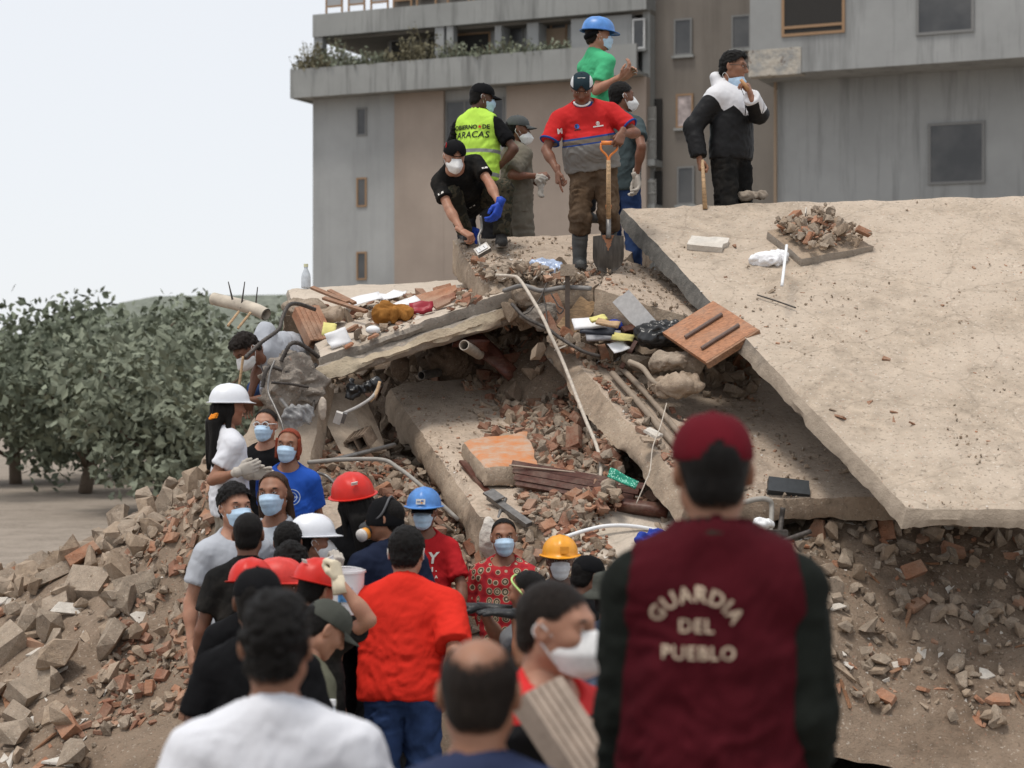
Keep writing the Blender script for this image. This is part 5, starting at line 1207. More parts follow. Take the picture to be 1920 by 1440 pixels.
for (a,b,lab) in(((588,550,15.6),(655,578,15.0),'long thin brown batten slanting down the upper left slab'),((620,556,15.4),(668,580,15.0),'second thin batten beside the long one'),((610,570,15.1),(690,596,14.6),'low brown batten under the white sheet'),((640,640,14.15),(672,622,14.3),'short reddish batten near the beam edge')):
    A,B=P(*a)+n1*.05,P(*b)+n1*.05; c=(A+B)/2; S=Soup(); S.box((0,0,0),(np.linalg.norm(B-A),.035,.02),facing(B-A,n1)); o=S.build('batten',M_wood,None); o.location=Vector(c); tag(o,lab,'batten')
V,Q=surf([el((0,0,0),(.055,.045,.034))],.008); o=link('white_ball',mk('white_ball',V,Q),None,slab_hit(S1,701,626)+S1.n*.03,[M_white]); tag(o,'white plastic bowl resting on the edge of the cream beam','bowl')
def bundle(name,label,c,parts,mat,cat,amp=.02,f=14,h=.011):
    V,Q=surf(parts,h); N=vnormals(V,Q); n=vn(V*f+3*vn(V*6)[:,None]); V=V+N*(amp*((1-np.abs(n))*1.5-.8)+amp*.3*vn(V*40))[:,None]; o=link(name,mk(name,V,Q),None,c,[mat]); return tag(o,label,cat)
def clearp():
    t=NT('clear dusty plastic'); n=t.noise(22,4); return t.done(t.ramp(n,[(.3,(.20,.20,.20)),(.7,(.5,.5,.5))]),.3,t.bump(n,.4,.01),0,.5,Alpha=.55)
bundle('suede_bundle','crumpled mustard brown suede bundle lying on the upper left slab',slab_hit(S1,737,600)+S1.n*.05,[el((-.05,0,.0),(.10,.08,.075)),el((.07,0,.0),(.09,.08,.06)),rc((-.05,0,.06),(.05,.02,.03),.035,.03),rc((-.09,-.05,-.04),(-.04,-.07,.0),.028,.02,k=.01),rc((.02,-.06,-.05),(.03,-.08,.03),.026,.022,k=.01),rc((.10,-.06,-.03),(.13,-.04,.02),.03,.028,k=.01)],cloth('mustard suede',(.30,.135,.035),.9,.35),'bundle')
bundle('plastic_bag','crumpled clear blue plastic water bag on the top slab',slab_hit(S6,1025,516)+S6.n*.05,[el((0,0,0),(.125,.08,.06)),el((-.06,0,.03),(.07,.06,.04)),el((.06,-.04,-.05),(.08,.05,.05))],plain('cloudy blue plastic',(.42,.50,.66),.22,var=.35,scale=14,spec=.6),'bag',.03,18,.01)
bundle('cotton_stuffing','white fluffy stuffing on the large leaning slab',slab_hit(S5,1441,494)+S5.n*.035,[el((0,0,0),(.13,.09,.05)),el((.07,.02,.02),(.08,.07,.05)),el((-.08,-.02,-.01),(.07,.06,.035)),el((.02,-.05,-.02),(.08,.05,.035))],plain('white stuffing',(.80,.80,.82),.95,bump=.6,bs=50),'stuffing',.018,26,.010)
bundle('plastic_bag','crumpled black plastic sheet beside the wooden panel',P(1240,626,13.85),[el((0,0,0),(.19,.11,.085)),el((.08,-.02,.02),(.10,.08,.06)),el((-.08,-.05,-.04),(.09,.07,.06))],M_black,'bag',.035,15,.011)
bundle('cloth_scrap','blue cloth scrap by the left shoulder of the maroon vest',P(1218,1012,11.9),[el((0,0,0),(.09,.05,.035)),el((.04,0,.03),(.05,.04,.03))],M_blue,'cloth',.03,20,.008)
bundle('cloth_scrap','blue crumpled ribbon among the books',P(1150,608,14.1),[el((0,0,0),(.06,.03,.02)),el((.03,0,-.02),(.03,.02,.03))],M_blue,'cloth',.02,24,.007)
bundle('cloth_scrap','red and orange cloth strip beside the blue scrap',P(1246,1018,11.85),[el((0,0,0),(.06,.05,.022))],plain('red cloth scrap',(.36,.06,.03),.9),'cloth',.02,20,.008)
bundle('plastic_bag','clear plastic bag caught on a stick below the concrete lump',P(556,782,13.2),[el((0,0,0),(.095,.05,.075)),el((.06,0,.04),(.06,.03,.04))],clearp(),'bag',.03,20,.009)
rod('stick','thick grey stick holding the clear plastic bag','stick',[(527,748,13.4),(545,772,13.25)],.014,M_metal,7)
bundle('plastic_netting','dark netting caught under the cream beam',P(680,732,13.9),[rc((-.09,0,-.03),(.10,.0,.05),.028,.035),rc((-.09,0,-.03),(-.08,0,.06),.02,.02)],M_black,'netting',.025,24,.008)
rod('stick','pale wood stake in front of the dark netting','stick',[(712,716,13.7),(705,738,13.65),(694,752,13.6)],.013,M_woodl,6)
bundle('plastic_scrap','white plastic lump among the pipes at the right foot of the mound',P(1432,982,11.95),[el((0,0,0),(.06,.05,.035))],M_white,'plastic',.02,24,.008)
# white chunk, socket, books and papers on the right half
flat('plaster_chunk','big white plaster slab piece with a brown broken underside on the leaning slab','plaster',1324,464,S5,.33,.22,-14,S5.n,.045,M_plaster,0,.25)
rod('pole','short white pole lying on the leaning slab at the stuffing','pole',[(1475,460,14.02),(1466,536,13.55)],.011,M_white,8); rod('wire','thin dark wire lying on the leaning slab','wire',[(1420,553,13.87),(1455,564,13.77),(1492,577,13.66)],.006,M_rebar,5)
for k,(px,py,w,h,a,m,lab) in enumerate(((1105,606,.24,.13,8,M_paper,'open white book in the pile under the top slab'),(1120,618,.25,.12,-6,plain('dark book cover',(.04,.045,.06),.5),'dark covered book below the open white one'),(1132,630,.26,.10,4,plain('grey magazine',(.33,.33,.35),.5),'grey magazine at the bottom of the book pile'),(1122,598,.12,.06,20,M_yellow,'small yellow card on the book pile'),(1168,632,.16,.09,-14,M_yellow,'yellow sheet beside the black plastic sheet'),(1160,650,.13,.12,25,M_paper,'white card below the yellow sheet'),(1140,606,.17,.07,-20,M_woodl,'tan folder on the book pile'))):
    flat('book' if 'book' in lab or 'magazine' in lab else 'paper_sheet',lab,'book' if 'book' in lab else 'paper',px,py,14.05-.03*k,w,h,a,(0,-.55,.8),.02 if 'book' in lab or 'mag' in lab else .005,m,.012)
flat('board','pale broken plywood board standing behind the book pile','board',1082,592,14.3,.16,.33,8,(.2,-.95,.2),.02,M_woodl,0,.3); flat('board','orange clay board standing beside the upright steel post','board',1046,585,14.35,.12,.32,-22,(-.2,-.95,.2),.02,M_brick2,0,.3); flat('board','narrow brown board wedged by the steel post','board',1035,612,14.2,.07,.22,-15,(-.2,-.95,.2),.02,M_brick,0,.3)
flat('plaster_patch','pale grey plaster sheet against the broken beam end','plaster',1195,590,13.86,.36,.15,-9,(.1,-1,.12),.01,plain('pale grey plaster',(.50,.49,.48),.9),0,.15)
for (a,b,w,lab) in(((1168,618,14.0),(1232,604,14.2),.05,'red brown broken lath above the black plastic sheet'),((1225,570,14.2),(1290,608,13.95),.02,'dark thin bar pointing up between the beam end and panel'),((1240,612,14.0),(1300,596,14.1),.06,'brown board tucked behind the wooden panel'),((1165,690,13.9),(1192,640,14.05),.03,'red brown splintered strip standing by the yellow sheet')):
    A,B=P(*a),P(*b); S=Soup(); S.box((0,0,0),(np.linalg.norm(B-A),w,.018),facing(B-A,(0,-.8,.6))); o=S.build('broken_lath',M_woodr if 'dark' not in lab else M_rebar,None); o.location=Vector((A+B)/2); tag(o,lab,'lath')
flat('plank','red brown curved sheet poking out under the cream beam','sheet',882,645,14.55,.30,.10,-22,(.1,-.8,-.5),.02,M_woodr,.03,.3); flat('plank','long red brown sheet in the dark below the pipe opening','sheet',925,668,14.8,.5,.14,-32,(.1,-.8,.4),.02,M_woodr,.03,.3)
def pipe_end(label,px,py,Y,d,rad,mat,L=.35):
    d=unit(d); S=Soup(); c=np.linspace(0,1,6)[:,None]*d*L; S.tube(c,rad,18,cap=False); S.tube(c,rad*.84,18,cap=False); a=np.linspace(0,2*PI,18,endpoint=False); F=frame_from(d); o_=np.stack([F[:,0]*math.cos(t)+F[:,2]*math.sin(t) for t in a]); S.add(np.concatenate([o_*rad,o_*rad*.84]),[[i,(i+1)%18,18+(i+1)%18,18+i] for i in range(18)])
    o=S.build('drain_pipe',mat,None,True); o.location=Vector(P(px,py,Y)); return tag(o,label,'pipe')
pipe_end('round pale pipe end under the cream beam',870,647,14.35,(.3,.9,-.18),.040,M_pvc); pipe_end('grey pipe stub lying in the shade on the middle slab',790,704,15.0,(.5,.85,.1),.034,M_metal,.25)
# wooden panel with two bars
c=P(1331,623,13.55); e1=P(1410,612,13.5)-P(1328,560,13.95); e2=P(1254,628,13.75)-P(1328,560,13.95); Rp=np.stack([unit(e1),unit(e2-unit(e1)*np.dot(e2,unit(e1))),np.zeros(3)],1); Rp[:,2]=np.cross(Rp[:,0],Rp[:,1])
dp=empty('cupboard_board',c,'orange brown wooden cupboard panel with two dowel bars leaning on the big slab','panel'); w1,w2=np.linalg.norm(e1),np.linalg.norm(e2); sg=-1 if (Rp[:,2]@np.array([0,-1,0]))<0 else 1
S=Soup(); S.box((0,0,0),(w1,w2,.03),Rp); S.build('board',M_woodp,dp)
for t in(-.12,.26):
    S=Soup(); S.tube([Rp@np.array([t*w1,-.36*w2,sg*.030]),Rp@np.array([t*w1,.36*w2,sg*.030])],.014,8); S.build('bar',plain('grey brown bar',(.17,.12,.10),.6),dp)
S=Soup(); S.box(Rp@np.array([.5*w1+.012,0,-sg*.012]),(.022,w2*1.01,.05),Rp); S.build('edge_strip',M_wood,dp)
# brown shutter planks in front of the brick heap
sp=empty('wooden_shutter',P(1078,900,12.85),'dark brown grooved shutter planks holding back the brick heap','shutter'); A=P(957,881,13.05); B=P(1205,925,12.65); dx=unit(B-A); L=np.linalg.norm(B-A); Rk=facing(dx,(0,-.9,.35)); c=(A+B)/2-P(1078,900,12.85)
for i,o_ in enumerate((.046,0,-.046)):
    S=Soup(); S.box(c+Rk@np.array([0,o_,.004*(i%2)]),(L-.05*i,.042,.03),Rk); S.build('plank',M_woodr,sp)
S=Soup(); S.box(c+Rk@np.array([.02*L,-.085,-.02]),(L*.9,.03,.05),Rk); S.build('rail',M_woodr,sp)
S=Soup(); S.tube([P(955,872,13.02)-P(1078,900,12.85),P(1120,890,12.82)-P(1078,900,12.85)],.006,5); S.build('edge_strip',plain('pale strip',(.36,.28,.22),.7),sp)
rod('brown_plank','dark plank lying under the shutter planks beside the diagonal beam','plank',[(1120,940,12.7),(1180,950,12.6),(1250,958,12.5)],.05,M_woodr,4,2)
def dots():
    t=NT('green dotted paper'); v=t.n('ShaderNodeTexVoronoi'); v.inputs['Scale'].default_value=70; t.l(t.coord(),v.inputs['Vector']); return t.done(t.ramp(v.outputs['Distance'],[(.25,(.35,.72,.58)),(.38,(.02,.26,.17))]),.6)
flat('green_booklet','green dotted booklet sticking out beside the shutter planks','booklet',1168,898,12.6,.21,.07,-14,(.1,-.9,.45),.012,dots(),.02,.1)
flat('white_tile','broken white tile lying on the diagonal beam','tile',1224,812,12.85,.12,.10,-35,S3.n,.018,M_plaster,0,.3); flat('plaster_flake','cream flake beneath the white tile','flake',1214,824,12.75,.10,.08,30,S3.n,.015,M_chunk2,0,.3)
flat('drawer_front','dark steel plate lying at the right end of the shaded slab','plate',1478,915,12.5,.28,.12,3,(.1,-.75,.65),.06,plain('dark plate',(.05,.055,.06),.5,.3),0,.1)
S=Soup(); S.box((0,0,0),(.14,.08,.07)); S.box((.0,-.045,.0),(.05,.02,.05)); o=S.build('pipe_clamp',M_rebar,None); o.location=Vector(P(1455,1004,12.0)); tag(o,'rusty pipe clamp at the foot of the pipe arch','clamp')
# socket box in front of the crouching man, lamp fitting under the beam
so=empty('socket_box',P(905,469,14.75),'grey double power socket on a loose back box beside the boot of the crouching man','socket'); Rs=facing((.85,.1,.5),(-.1,-.75,.6))
S=Soup(); S.box((0,0,0),(.115,.075,.04),Rs); S.build('back_box',M_metal,so); S=Soup(); S.box(Rs@np.array([0,0,.023]),(.085,.046,.006),Rs); fp=S.build('face_plate',plain('socket plate',(.62,.62,.62),.4),so)
for k in(-.02,.02):
    S=Soup(); 
    for j in(-.007,.007): S.box(Rs@np.array([k,j,.0275]),(.008,.003,.003),Rs)
    S.build('slot',M_black,fp)
rod('conduit','thin upright conduit by the gloved hand of the crouching man','pipe',[(901,405,14.85),(903,428,14.85),(897,446,14.8),(902,466,14.75)],.010,M_metal,7)
lf=empty('light_fitting',P(634,783,13.25),'loose white socket plate dangling on the end of the conduit','fitting'); S=Soup(); S.box((0,0,0),(.05,.03,.085),facing((.9,.1,-.3),(.2,-.4,.9))); S.build('plate',plain('dusty white plate',(.55,.52,.48),.6),lf); S=Soup(); S.box((.038,0,0),(.03,.03,.075),facing((.9,.1,-.3),(.2,-.4,.9))); S.build('box',M_metal,lf)
# bottle on the far edge of the slab
def bottle(label,loc,s,mats,parent=None,R=None):
    prof=[(.0,.0),(.032,.0),(.034,.01),(.034,.075),(.030,.10),(.014,.135),(.013,.15)]; S=Soup(); a=np.linspace(0,2*PI,16,endpoint=False); V=np.concatenate([np.stack([r_*np.cos(a),r_*np.sin(a),np.full(16,z)],1) for r_,z in prof])*s; Q=[[i*16+j,i*16+(j+1)%16,(i+1)*16+(j+1)%16,(i+1)*16+j] for i in range(len(prof)-1) for j in range(16)]
    o=S.add(V,Q).build('bottle',mats[0],None,True); o.location=Vector(loc); C_=Soup(); C_.tube([(0,0,.15*s),(0,0,.172*s)],.016*s,12); C_.build('cap',mats[1],o); return tag(o,label,'bottle')
bottle('small frosted bottle with a pale cap standing on the far edge of the left slab',on(S1,.09,.965),1.65*.72,[plain('frosted bottle',(.52,.56,.60),.3),plain('pale cap',(.62,.62,.42),.5)])
#cb=flat('canvas_bag','rolled dusty sack lying at the back edge of the leaning slab','sack',1420,370,15.3,.1,.1,0,(0,0,1),.02,M_chunk2); bpy.data.objects.remove(cb)
bundle('dusty_sack','small dusty rolled sack at the back edge of the leaning slab',slab_hit(S5,1412,374)+S5.n*.03,[rc((-.09,0,0),(.08,0,.01),.035,.032)],cloth('dusty sack',(.36,.30,.24)),'sack',.015,22,.008)
S=Soup(); S.box((0,0,0),(.16,.12,.36),np.array(Matrix.Rotation(.22,3,'Y'))); 
def carton():
    t=NT('carton print'); x,y,z=t.sep(t.coord()); n=t.noise(9,3,.6); a=t.ramp(n,[(.44,(.50,.46,.40)),(.46,(.08,.25,.55)),(.52,(.10,.30,.60)),(.54,(.56,.55,.52))],'CONSTANT'); return t.done(a,.7,None,0,.3)
o=S.build('carton',carton(),None); o.location=Vector(P(893,1150,12.15)); tag(o,'torn blue and white printed carton behind the patterned dress','carton')
lump('concrete_lump','rough broken slab edge above the red hollow clay block',P(566,577,15.35),(.17,.14,.08),33,M_chunk,.014,.07); lump('concrete_lump','rough lump right of the red hollow clay block',P(622,590,14.75),(.13,.10,.07),37,M_chunk2,.012,.06)
A_,B_=P(918,931,12.7),P(992,984,12.45); S=Soup(); S.box((0,0,0),(np.linalg.norm(B_-A_),.055,.03),facing(B_-A_,(.2,-.6,.8))); S.box(facing(B_-A_,(.2,-.6,.8))@np.array([-.40*np.linalg.norm(B_-A_),0,.03]),(.12,.09,.014),facing(B_-A_,(.2,-.6,.8))); o=S.build('steel_profile',M_metal,None); o.location=Vector((A_+B_)/2); tag(o,'dusty square steel profile with a bracket behind the woman in the patterned dress','profile')
rod('pipe','thin grey pipe crossing under the steel profile','pipe',[(925,1000,12.4),(935,968,12.55),(948,935,12.7)],.014,M_metal,7)
lump('plaster_piece','pale rounded plaster piece at the shoulder of the woman in the patterned dress',P(919,1010,12.35),(.06,.05,.16),41,M_plaster,.010,.03,'plaster')
A_,B_=P(866,868,13.25),P(916,930,12.75); S=Soup(); S.box((0,0,0),(np.linalg.norm(B_-A_),.05,.02),facing(B_-A_,S2.n)); o=S.build('wood_trim',M_woodr,None); o.location=Vector((slab_hit(S2,868,872)+slab_hit(S2,914,930))/2+S2.n*.02); tag(o,'red brown wooden trim lying on the middle slab below the tiled block','trim')
# ------------------------------------------------------------------ lettering and badges laid on cloth
def text_mesh(s_,size,bold=.0,shear=0.0,space=1.0):
    cu=bpy.data.curves.new('lettering','FONT'); cu.body=s_; cu.size=size; cu.align_x='CENTER'; cu.align_y='CENTER'; cu.offset=bold; cu.shear=shear; cu.space_character=space; cu.resolution_u=3
    o=bpy.data.objects.new('lettering',cu); col.objects.link(o); dg=bpy.context.evaluated_depsgraph_get(); me=bpy.data.meshes.new_from_object(o.evaluated_get(dg)); bpy.data.objects.remove(o)
    bm=bmesh.new(); bm.from_mesh(me); bmesh.ops.triangulate(bm,faces=bm.faces[:]); 
    for _ in range(2):
        long=[e for e in bm.edges if e.calc_length()>.03]
        if long: bmesh.ops.subdivide_edges(bm,edges=long,cuts=1); bmesh.ops.triangulate(bm,faces=bm.faces[:])
    bm.verts.index_update(); V=np.array([v.co[:2] for v in bm.verts]); F=[[v.index for v in f.verts] for f in bm.faces]; bm.free(); bpy.data.meshes.remove(me); return V,np.array(F)
def disc2(r0,r1=None,n=28):
    a=np.linspace(0,2*PI,n,endpoint=False); c=np.stack([np.cos(a),np.sin(a)],1)
    if r1 is None: return np.vstack([c*r0,[[0,0]]]),np.array([[i,(i+1)%n,n] for i in range(n)])
    return np.vstack([c*r0,c*r1]),np.array([[i,(i+1)%n,n+(i+1)%n] for i in range(n)]+[[i,n+(i+1)%n,n+i] for i in range(n)])
def rect2(w,h): return np.array([[-w,-h],[w,-h],[w,h],[-w,h],[0,-h],[0,h]])/2.0,np.array([[0,4,5],[0,5,3],[4,1,2],[4,2,5]])
def star2(r): 
    a=np.arange(10)*PI/5+PI/2; q=np.where(np.arange(10)%2==0,r,r*.42); return np.vstack([np.stack([q*np.cos(a),q*np.sin(a)],1),[[0,0]]]),np.array([[i,(i+1)%10,10] for i in range(10)])
def arc2(V,R):
    a=V[:,0]/R; return np.stack([(R+V[:,1])*np.sin(a),(R+V[:,1])*np.cos(a)-R],1)
def decal(o,bvh,VF,at,side,mat,name,parent,lift=.005,rot=0):
    V,F=VF; c,s_=math.cos(rot),math.sin(rot); V=np.stack([V[:,0]*c-V[:,1]*s_,V[:,0]*s_+V[:,1]*c],1)
    sg=1 if side=='back' else -1; f=o.B[:,1]*sg; out=[]
    for x,y in V:
        q=o.T((sg*x+at[0],-1.0*sg,at[1]+y)); hit=bvh.ray_cast(Vector(q),Vector(f)); p=np.array(hit[0]) if hit[0] is not None else o.T((sg*x+at[0],-.13*sg,at[1]+y)); out.append(p-f*lift)
    m=link(name,mk(name,out,tris=F,smooth=False),parent,None,[mat]); return m
def hit(sl,px,py):
    d=P(px,py,1.0)-np.array([0,0,CAMZ]); o=np.array([0,0,CAMZ]); t=((sl.q[0]-o)@sl.n)/(d@sl.n); return o+d*t
def headring(o,name,pts,rad,mat,closed=False):
    S=Soup(); S.tube(pts,rad,5); m=S.build(name,mat,o.ob,True); m.matrix_local=o.MH; return m
def glasses(o,mat,goggle=False):
    S=Soup()
    for s_ in(-1,1):
        a=np.linspace(0,2*PI,15); S.tube(np.stack([s_*.034+.024*np.cos(a),.104-.02*np.abs(np.cos(a))*0-abs(s_)*.0+0*a,.010+.019*np.sin(a)],1),.0022 if not goggle else .004,5,cap=False); S.tube([(s_*.058,.102,.014),(s_*.080,.05,.014),(s_*.084,-.015,.012)],.002 if not goggle else .004,5)
    S.tube([(-.011,.108,.014),(0,.112,.016),(.011,.108,.014)],.002,5); m=S.build('glasses',mat,o.ob,True); m.matrix_local=o.MH
C_black=cloth('black cotton',(.008,.008,.009),.85,.2,.0); C_blackd=cloth('dusty black cotton',(.011,.011,.011),.85,.25,.18,(.14,.12,.10)); C_white=cloth('white cotton',(.68,.69,.73),.85,.04); C_red=cloth('bright red cotton',(.64,.030,.018),.8,.06); C_redd=cloth('deep red cotton',(.42,.018,.022),.8,.08)
C_navy=cloth('navy cotton',(.030,.040,.085),.85,.12); C_navyd=cloth('dark navy cotton',(.016,.022,.045),.85,.12); C_grey=cloth('grey cotton',(.13,.135,.14),.85,.12); C_lgrey=cloth('light grey cotton',(.42,.44,.48),.85,.06); C_blue=cloth('royal blue cotton',(.022,.085,.40),.8,.08); C_green=cloth('mint green cotton',(.07,.42,.20),.8,.08)
C_olive=cloth('olive drab cotton',(.105,.105,.075),.85,.12); C_unif=cloth('dusty grey uniform',(.155,.140,.112),.9,.15,.4,(.25,.21,.17)); C_denim=cloth('blue denim',(.030,.055,.135),.85,.30); C_denims=cloth('blue grey denim shirt',(.09,.11,.16),.85,.15); C_teal=cloth('dark teal cotton',(.055,.075,.08),.85,.15)
C_khaki=cloth('dusty brown trousers',(.085,.055,.034),.9,.3,.5,(.22,.165,.12)); C_maroon=cloth('maroon vest cloth',(.058,.006,.010),.85,.15); C_dkolive=cloth('black olive sleeve',(.012,.014,.012),.85,.15); C_beige=cloth('beige trousers',(.30,.26,.21),.9,.1); C_cap=cloth('black cap cloth',(.008,.008,.009),.8,.2); C_capg=cloth('grey cap cloth',(.085,.09,.09),.85,.15); C_capo=cloth('grey olive cap cloth',(.065,.068,.058),.85,.15); C_mcap=cloth('maroon cap cloth',(.105,.008,.014),.85,.12)
def camo():
    t=NT('dark camouflage'); c=t.coord(); n=t.noise(7,3,.6,c); a=t.ramp(n,[(.40,(.022,.021,.016)),(.46,(.055,.048,.032)),(.54,(.030,.032,.022)),(.60,(.075,.062,.042))],'CONSTANT'); return t.done(a,.9,t.bump(t.noise(20,4,.6,c),.4,.015),0,.15)
C_camo=camo()
def banded(name,stops,axis=2,dist=.15):
    """cloth whose colour changes at sewn-on heights (torso coordinates stored on the mesh)"""
    t=NT(name); v=t.sep(t.attr('tc'))[axis]; f=t.math('ADD',v,.5); n=t.noise(9,4); a=t.ramp(f,[(p+.5 if i else 0.0,c) for i,(p,c) in enumerate(stops)],'CONSTANT'); a=t.mix(t.ramp(n,[(.3,0.),(.7,1.)]),a,t.mix(1.0,a,(.80,.80,.80),'MULTIPLY'))
    nm=t.bump(t.noise(16,3,.5,None,(1,1,.45),.8),.35,.02); return t.done(a,.85,nm,0,.2)
RED_P=(.55,.022,.022); GRY_P=(.235,.225,.21); BLU_P=(.025,.065,.24); BRN_P=(.17,.135,.105)
C_polo=banded('red and grey polo',[(0,GRY_P),(.176,BLU_P),(.190,BRN_P),(.226,BLU_P),(.242,RED_P)])
NEON=(.52,.82,.10); C_vest=banded('lime reflective vest',[(0,NEON),(-.055,(.30,.31,.30)),(-.020,NEON),(.150,(.30,.31,.30)),(.180,NEON)])
def hoodie():
    t=NT('black and white windbreaker'); x,y,z=t.sep(t.attr('tc')); ax=t.math('ABSOLUTE',x); tri=t.math('ABSOLUTE',t.math('SUBTRACT',ax,.105)); edge=t.math('SUBTRACT',.345,t.math('MULTIPLY',t.math('SUBTRACT',.10,tri),0)); 
    lim=t.math('MAXIMUM',t.math('ADD',.265,t.math('MULTIPLY',t.math('SUBTRACT',.105,tri),.75)),t.math('ADD',.33,t.math('MULTIPLY',t.math('SUBTRACT',ax,.185),1.2))); w=t.math('GREATER_THAN',z,lim)
    zip_=t.math('LESS_THAN',ax,.004); a=t.mix(w,(.014,.014,.015),(.66,.66,.68)); a=t.mix(t.math('MULTIPLY',zip_,t.math('GREATER_THAN',y,0.0)),a,(.02,.02,.02)); nm=t.bump(t.noise(10,3,.5,None,(1,1,.5),1.0),.3,.02); return t.done(a,.55,nm,0,.15)
C_hood=hoodie()
def dress():
    t=NT('patterned red dress'); v=t.n('ShaderNodeTexVoronoi'); v.inputs['Scale'].default_value=16; v.inputs['Randomness'].default_value=.35; t.l(t.attr('tc'),v.inputs['Vector']); d=v.outputs['Distance']
    a=t.ramp(d,[(0,(.16,.12,.08)),(.16,(.50,.42,.30)),(.22,(.10,.075,.05)),(.36,(.46,.36,.25)),(.42,(.42,.03,.035)),(.62,(.33,.02,.03))],'CONSTANT'); return t.done(a,.85,t.bump(t.noise(16,3,.5,None,(1,1,.4)),.3,.02),0,.15)
C_dress=dress()
def capmix():
    t=NT('white sided teal cap'); x,y,z=t.sep(t.coord('Object')); w=t.math('GREATER_THAN',t.math('ABSOLUTE',x),.064); a=t.mix(w,(.020,.035,.045),(.62,.63,.64)); a=t.mix(t.math('MAXIMUM',t.math('GREATER_THAN',y,.11),t.math('LESS_THAN',z,.046)),a,(.02,.035,.045)); return t.done(a,.85,t.bump(t.noise(40,3),.2,.005),0,.1)
C_capmix=capmix()
H_blue=plain('blue hard hat',(.075,.225,.55),.38,var=.18,scale=18,spec=.5); H_red=plain('red hard hat',(.56,.022,.014),.42,var=.06,spec=.3); H_white=plain('white hard hat',(.72,.74,.78),.35,var=.03,spec=.5); H_yel=plain('orange yellow hard hat',(.78,.33,.02),.35,var=.05,spec=.5)
G_blue=plain('blue rubber glove',(.018,.065,.42),.6,bump=.3); G_white=cloth('dusty white glove',(.46,.42,.37),.9,.15); G_black=plain('black rubber glove',(.016,.017,.018),.4,bump=.3); INK=plain('black print',(.02,.02,.02),.8); WHT=plain('white print',(.66,.64,.60),.8); REDI=plain('red print',(.55,.04,.03),.8)
LT=plain('worn gold print',(.50,.40,.30),.85,var=.25,scale=40)

def who(label,px,py,Y,yaw,**k):
    """stands on whatever is below him"""
    H=P(px,py,Y); g=k.pop('gz',None)
    if g is None: g=max(0.0,float(hz(np.array([H[0]]),np.array([H[1]]))[0])) if Y>11 else 0.0
    if 's' not in k:
        k['s']=float(np.clip((H[2]-g)/1.645,.90,1.08))
    return person(label,H,yaw,**k)
tee=lambda m,**k: dict(mats=[m],**k); pant=lambda m,**k: dict(mats=[m],**k)
DARKP=cloth('dark trousers',(.02,.02,.022),.9,.2)

# 1 --- the man with the shovel
f1,f2=hit(S6,1087,506),hit(S6,1142,498)
polo=person('man in a red and grey polo shirt leaning on a shovel on the top slab',P(1091,166,14.72),180,s=.95,hyaw=184,hpitch=36,lean=9,skin='brown',wid=1.22,belly=.85,legk=.90,pelvis=P(1112,322,14.85),legs=[f1,f2],ground=min(f1[2],f2[2]),crouch=[np.array([-.1,-1,0]),np.array([.1,-1,0])],
  R=dict(w=P(1046,322,14.6),el=(-.9,.3,-.3),pose='point',hd=(.03,-.15,-1),pn=(.9,.3,0)),L=dict(w=P(1166,250,14.50),el=(1,.35,-.5),pose='grip',hd=(-.30,-.35,-.75),pn=(-.35,.9,-.2)),
  top=tee(C_polo,hem=-.035,infl=.02,res=.0095,slen=.72,name='polo_shirt',amp=.012),bottom=pant(C_khaki,infl=.022,amp=.020,waist=.05,end=-.24,res=.011),hair='buzz',hat=('cap_back',[C_capmix]),haircol='grey',shoes=dict(kind='boot',mat=plain('dusty rubber boot',(.085,.085,.082),.6,var=.35,scale=9,bump=.2)),res=.011)
for sd in(1,-1):
    sh,e,w,_=polo.J[sd]; c=sh+(e-sh)*.715; d=unit(e-sh); F=frame_from(d); a=np.linspace(0,2*PI,19); S=Soup(); S.tube([polo.W(c)+(F[:,0]*math.cos(t)+F[:,2]*math.sin(t))*.0785*.95 for t in a],.009,6,cap=False); S.build('sleeve_cuff',cloth('blue rib',BLU_P),polo.top,True)
S=Soup(); a=np.linspace(-2.5,2.5,25)
for lay_ in range(2): S.tube([polo.T((.074*math.sin(t)*(1+.1*lay_),-.018+.072*math.cos(t),.505-.028*math.cos(t)-.014*lay_+.02*(1-abs(t)/2.5))) for t in a],.013,6)
S.build('collar',cloth('blue rib',BLU_P),polo.top,True)
decal(polo,polo.bvh,disc2(.016,.011),(-.085,.335),'front',WHT,'emblem',polo.top); decal(polo,polo.bvh,rect2(.085,.010),(-.085,.312),'front',WHT,'emblem',polo.top); decal(polo,polo.bvh,rect2(.012,.020),(-.085,.336),'front',WHT,'emblem',polo.top)
decal(polo,polo.bvh,disc2(.019),(.085,.335),'front',plain('blue badge',(.02,.10,.35),.7),'emblem',polo.top); decal(polo,polo.bvh,rect2(.05,.007),(.085,.308),'front',INK,'emblem',polo.top); decal(polo,polo.bvh,rect2(.010,.022),(.092,.337),'front',INK,'emblem',polo.top,.008)
decal(polo,polo.bvh,text_mesh('M',.055,.003),(.225,.315),'front',WHT,'lettering',polo.top)
S=Soup(); VV,FF=text_mesh('SE',.034,.002); S.add(np.stack([-VV[:,0],np.full(len(VV),0),VV[:,1]],1),T=FF)
for dz in(.028,-.026): S.box((0,0,dz),(.06,.004,.006))
em=S.build('cap_emblem',WHT,polo.hat); em.matrix_local=Matrix.Translation((0,-.072,.098))@Matrix.Rotation(R_(-40),4,'X')
S=Soup(); a=np.linspace(-1.25,1.25,13); S.tube([(.068*math.sin(t),.028+.066*math.cos(t),-.088-.022*math.cos(t)) for t in a],.009,5); m=S.build('chin_mask',plain('white mask fabric',(.78,.78,.77),.8),polo.ob,True); m.matrix_local=polo.MH
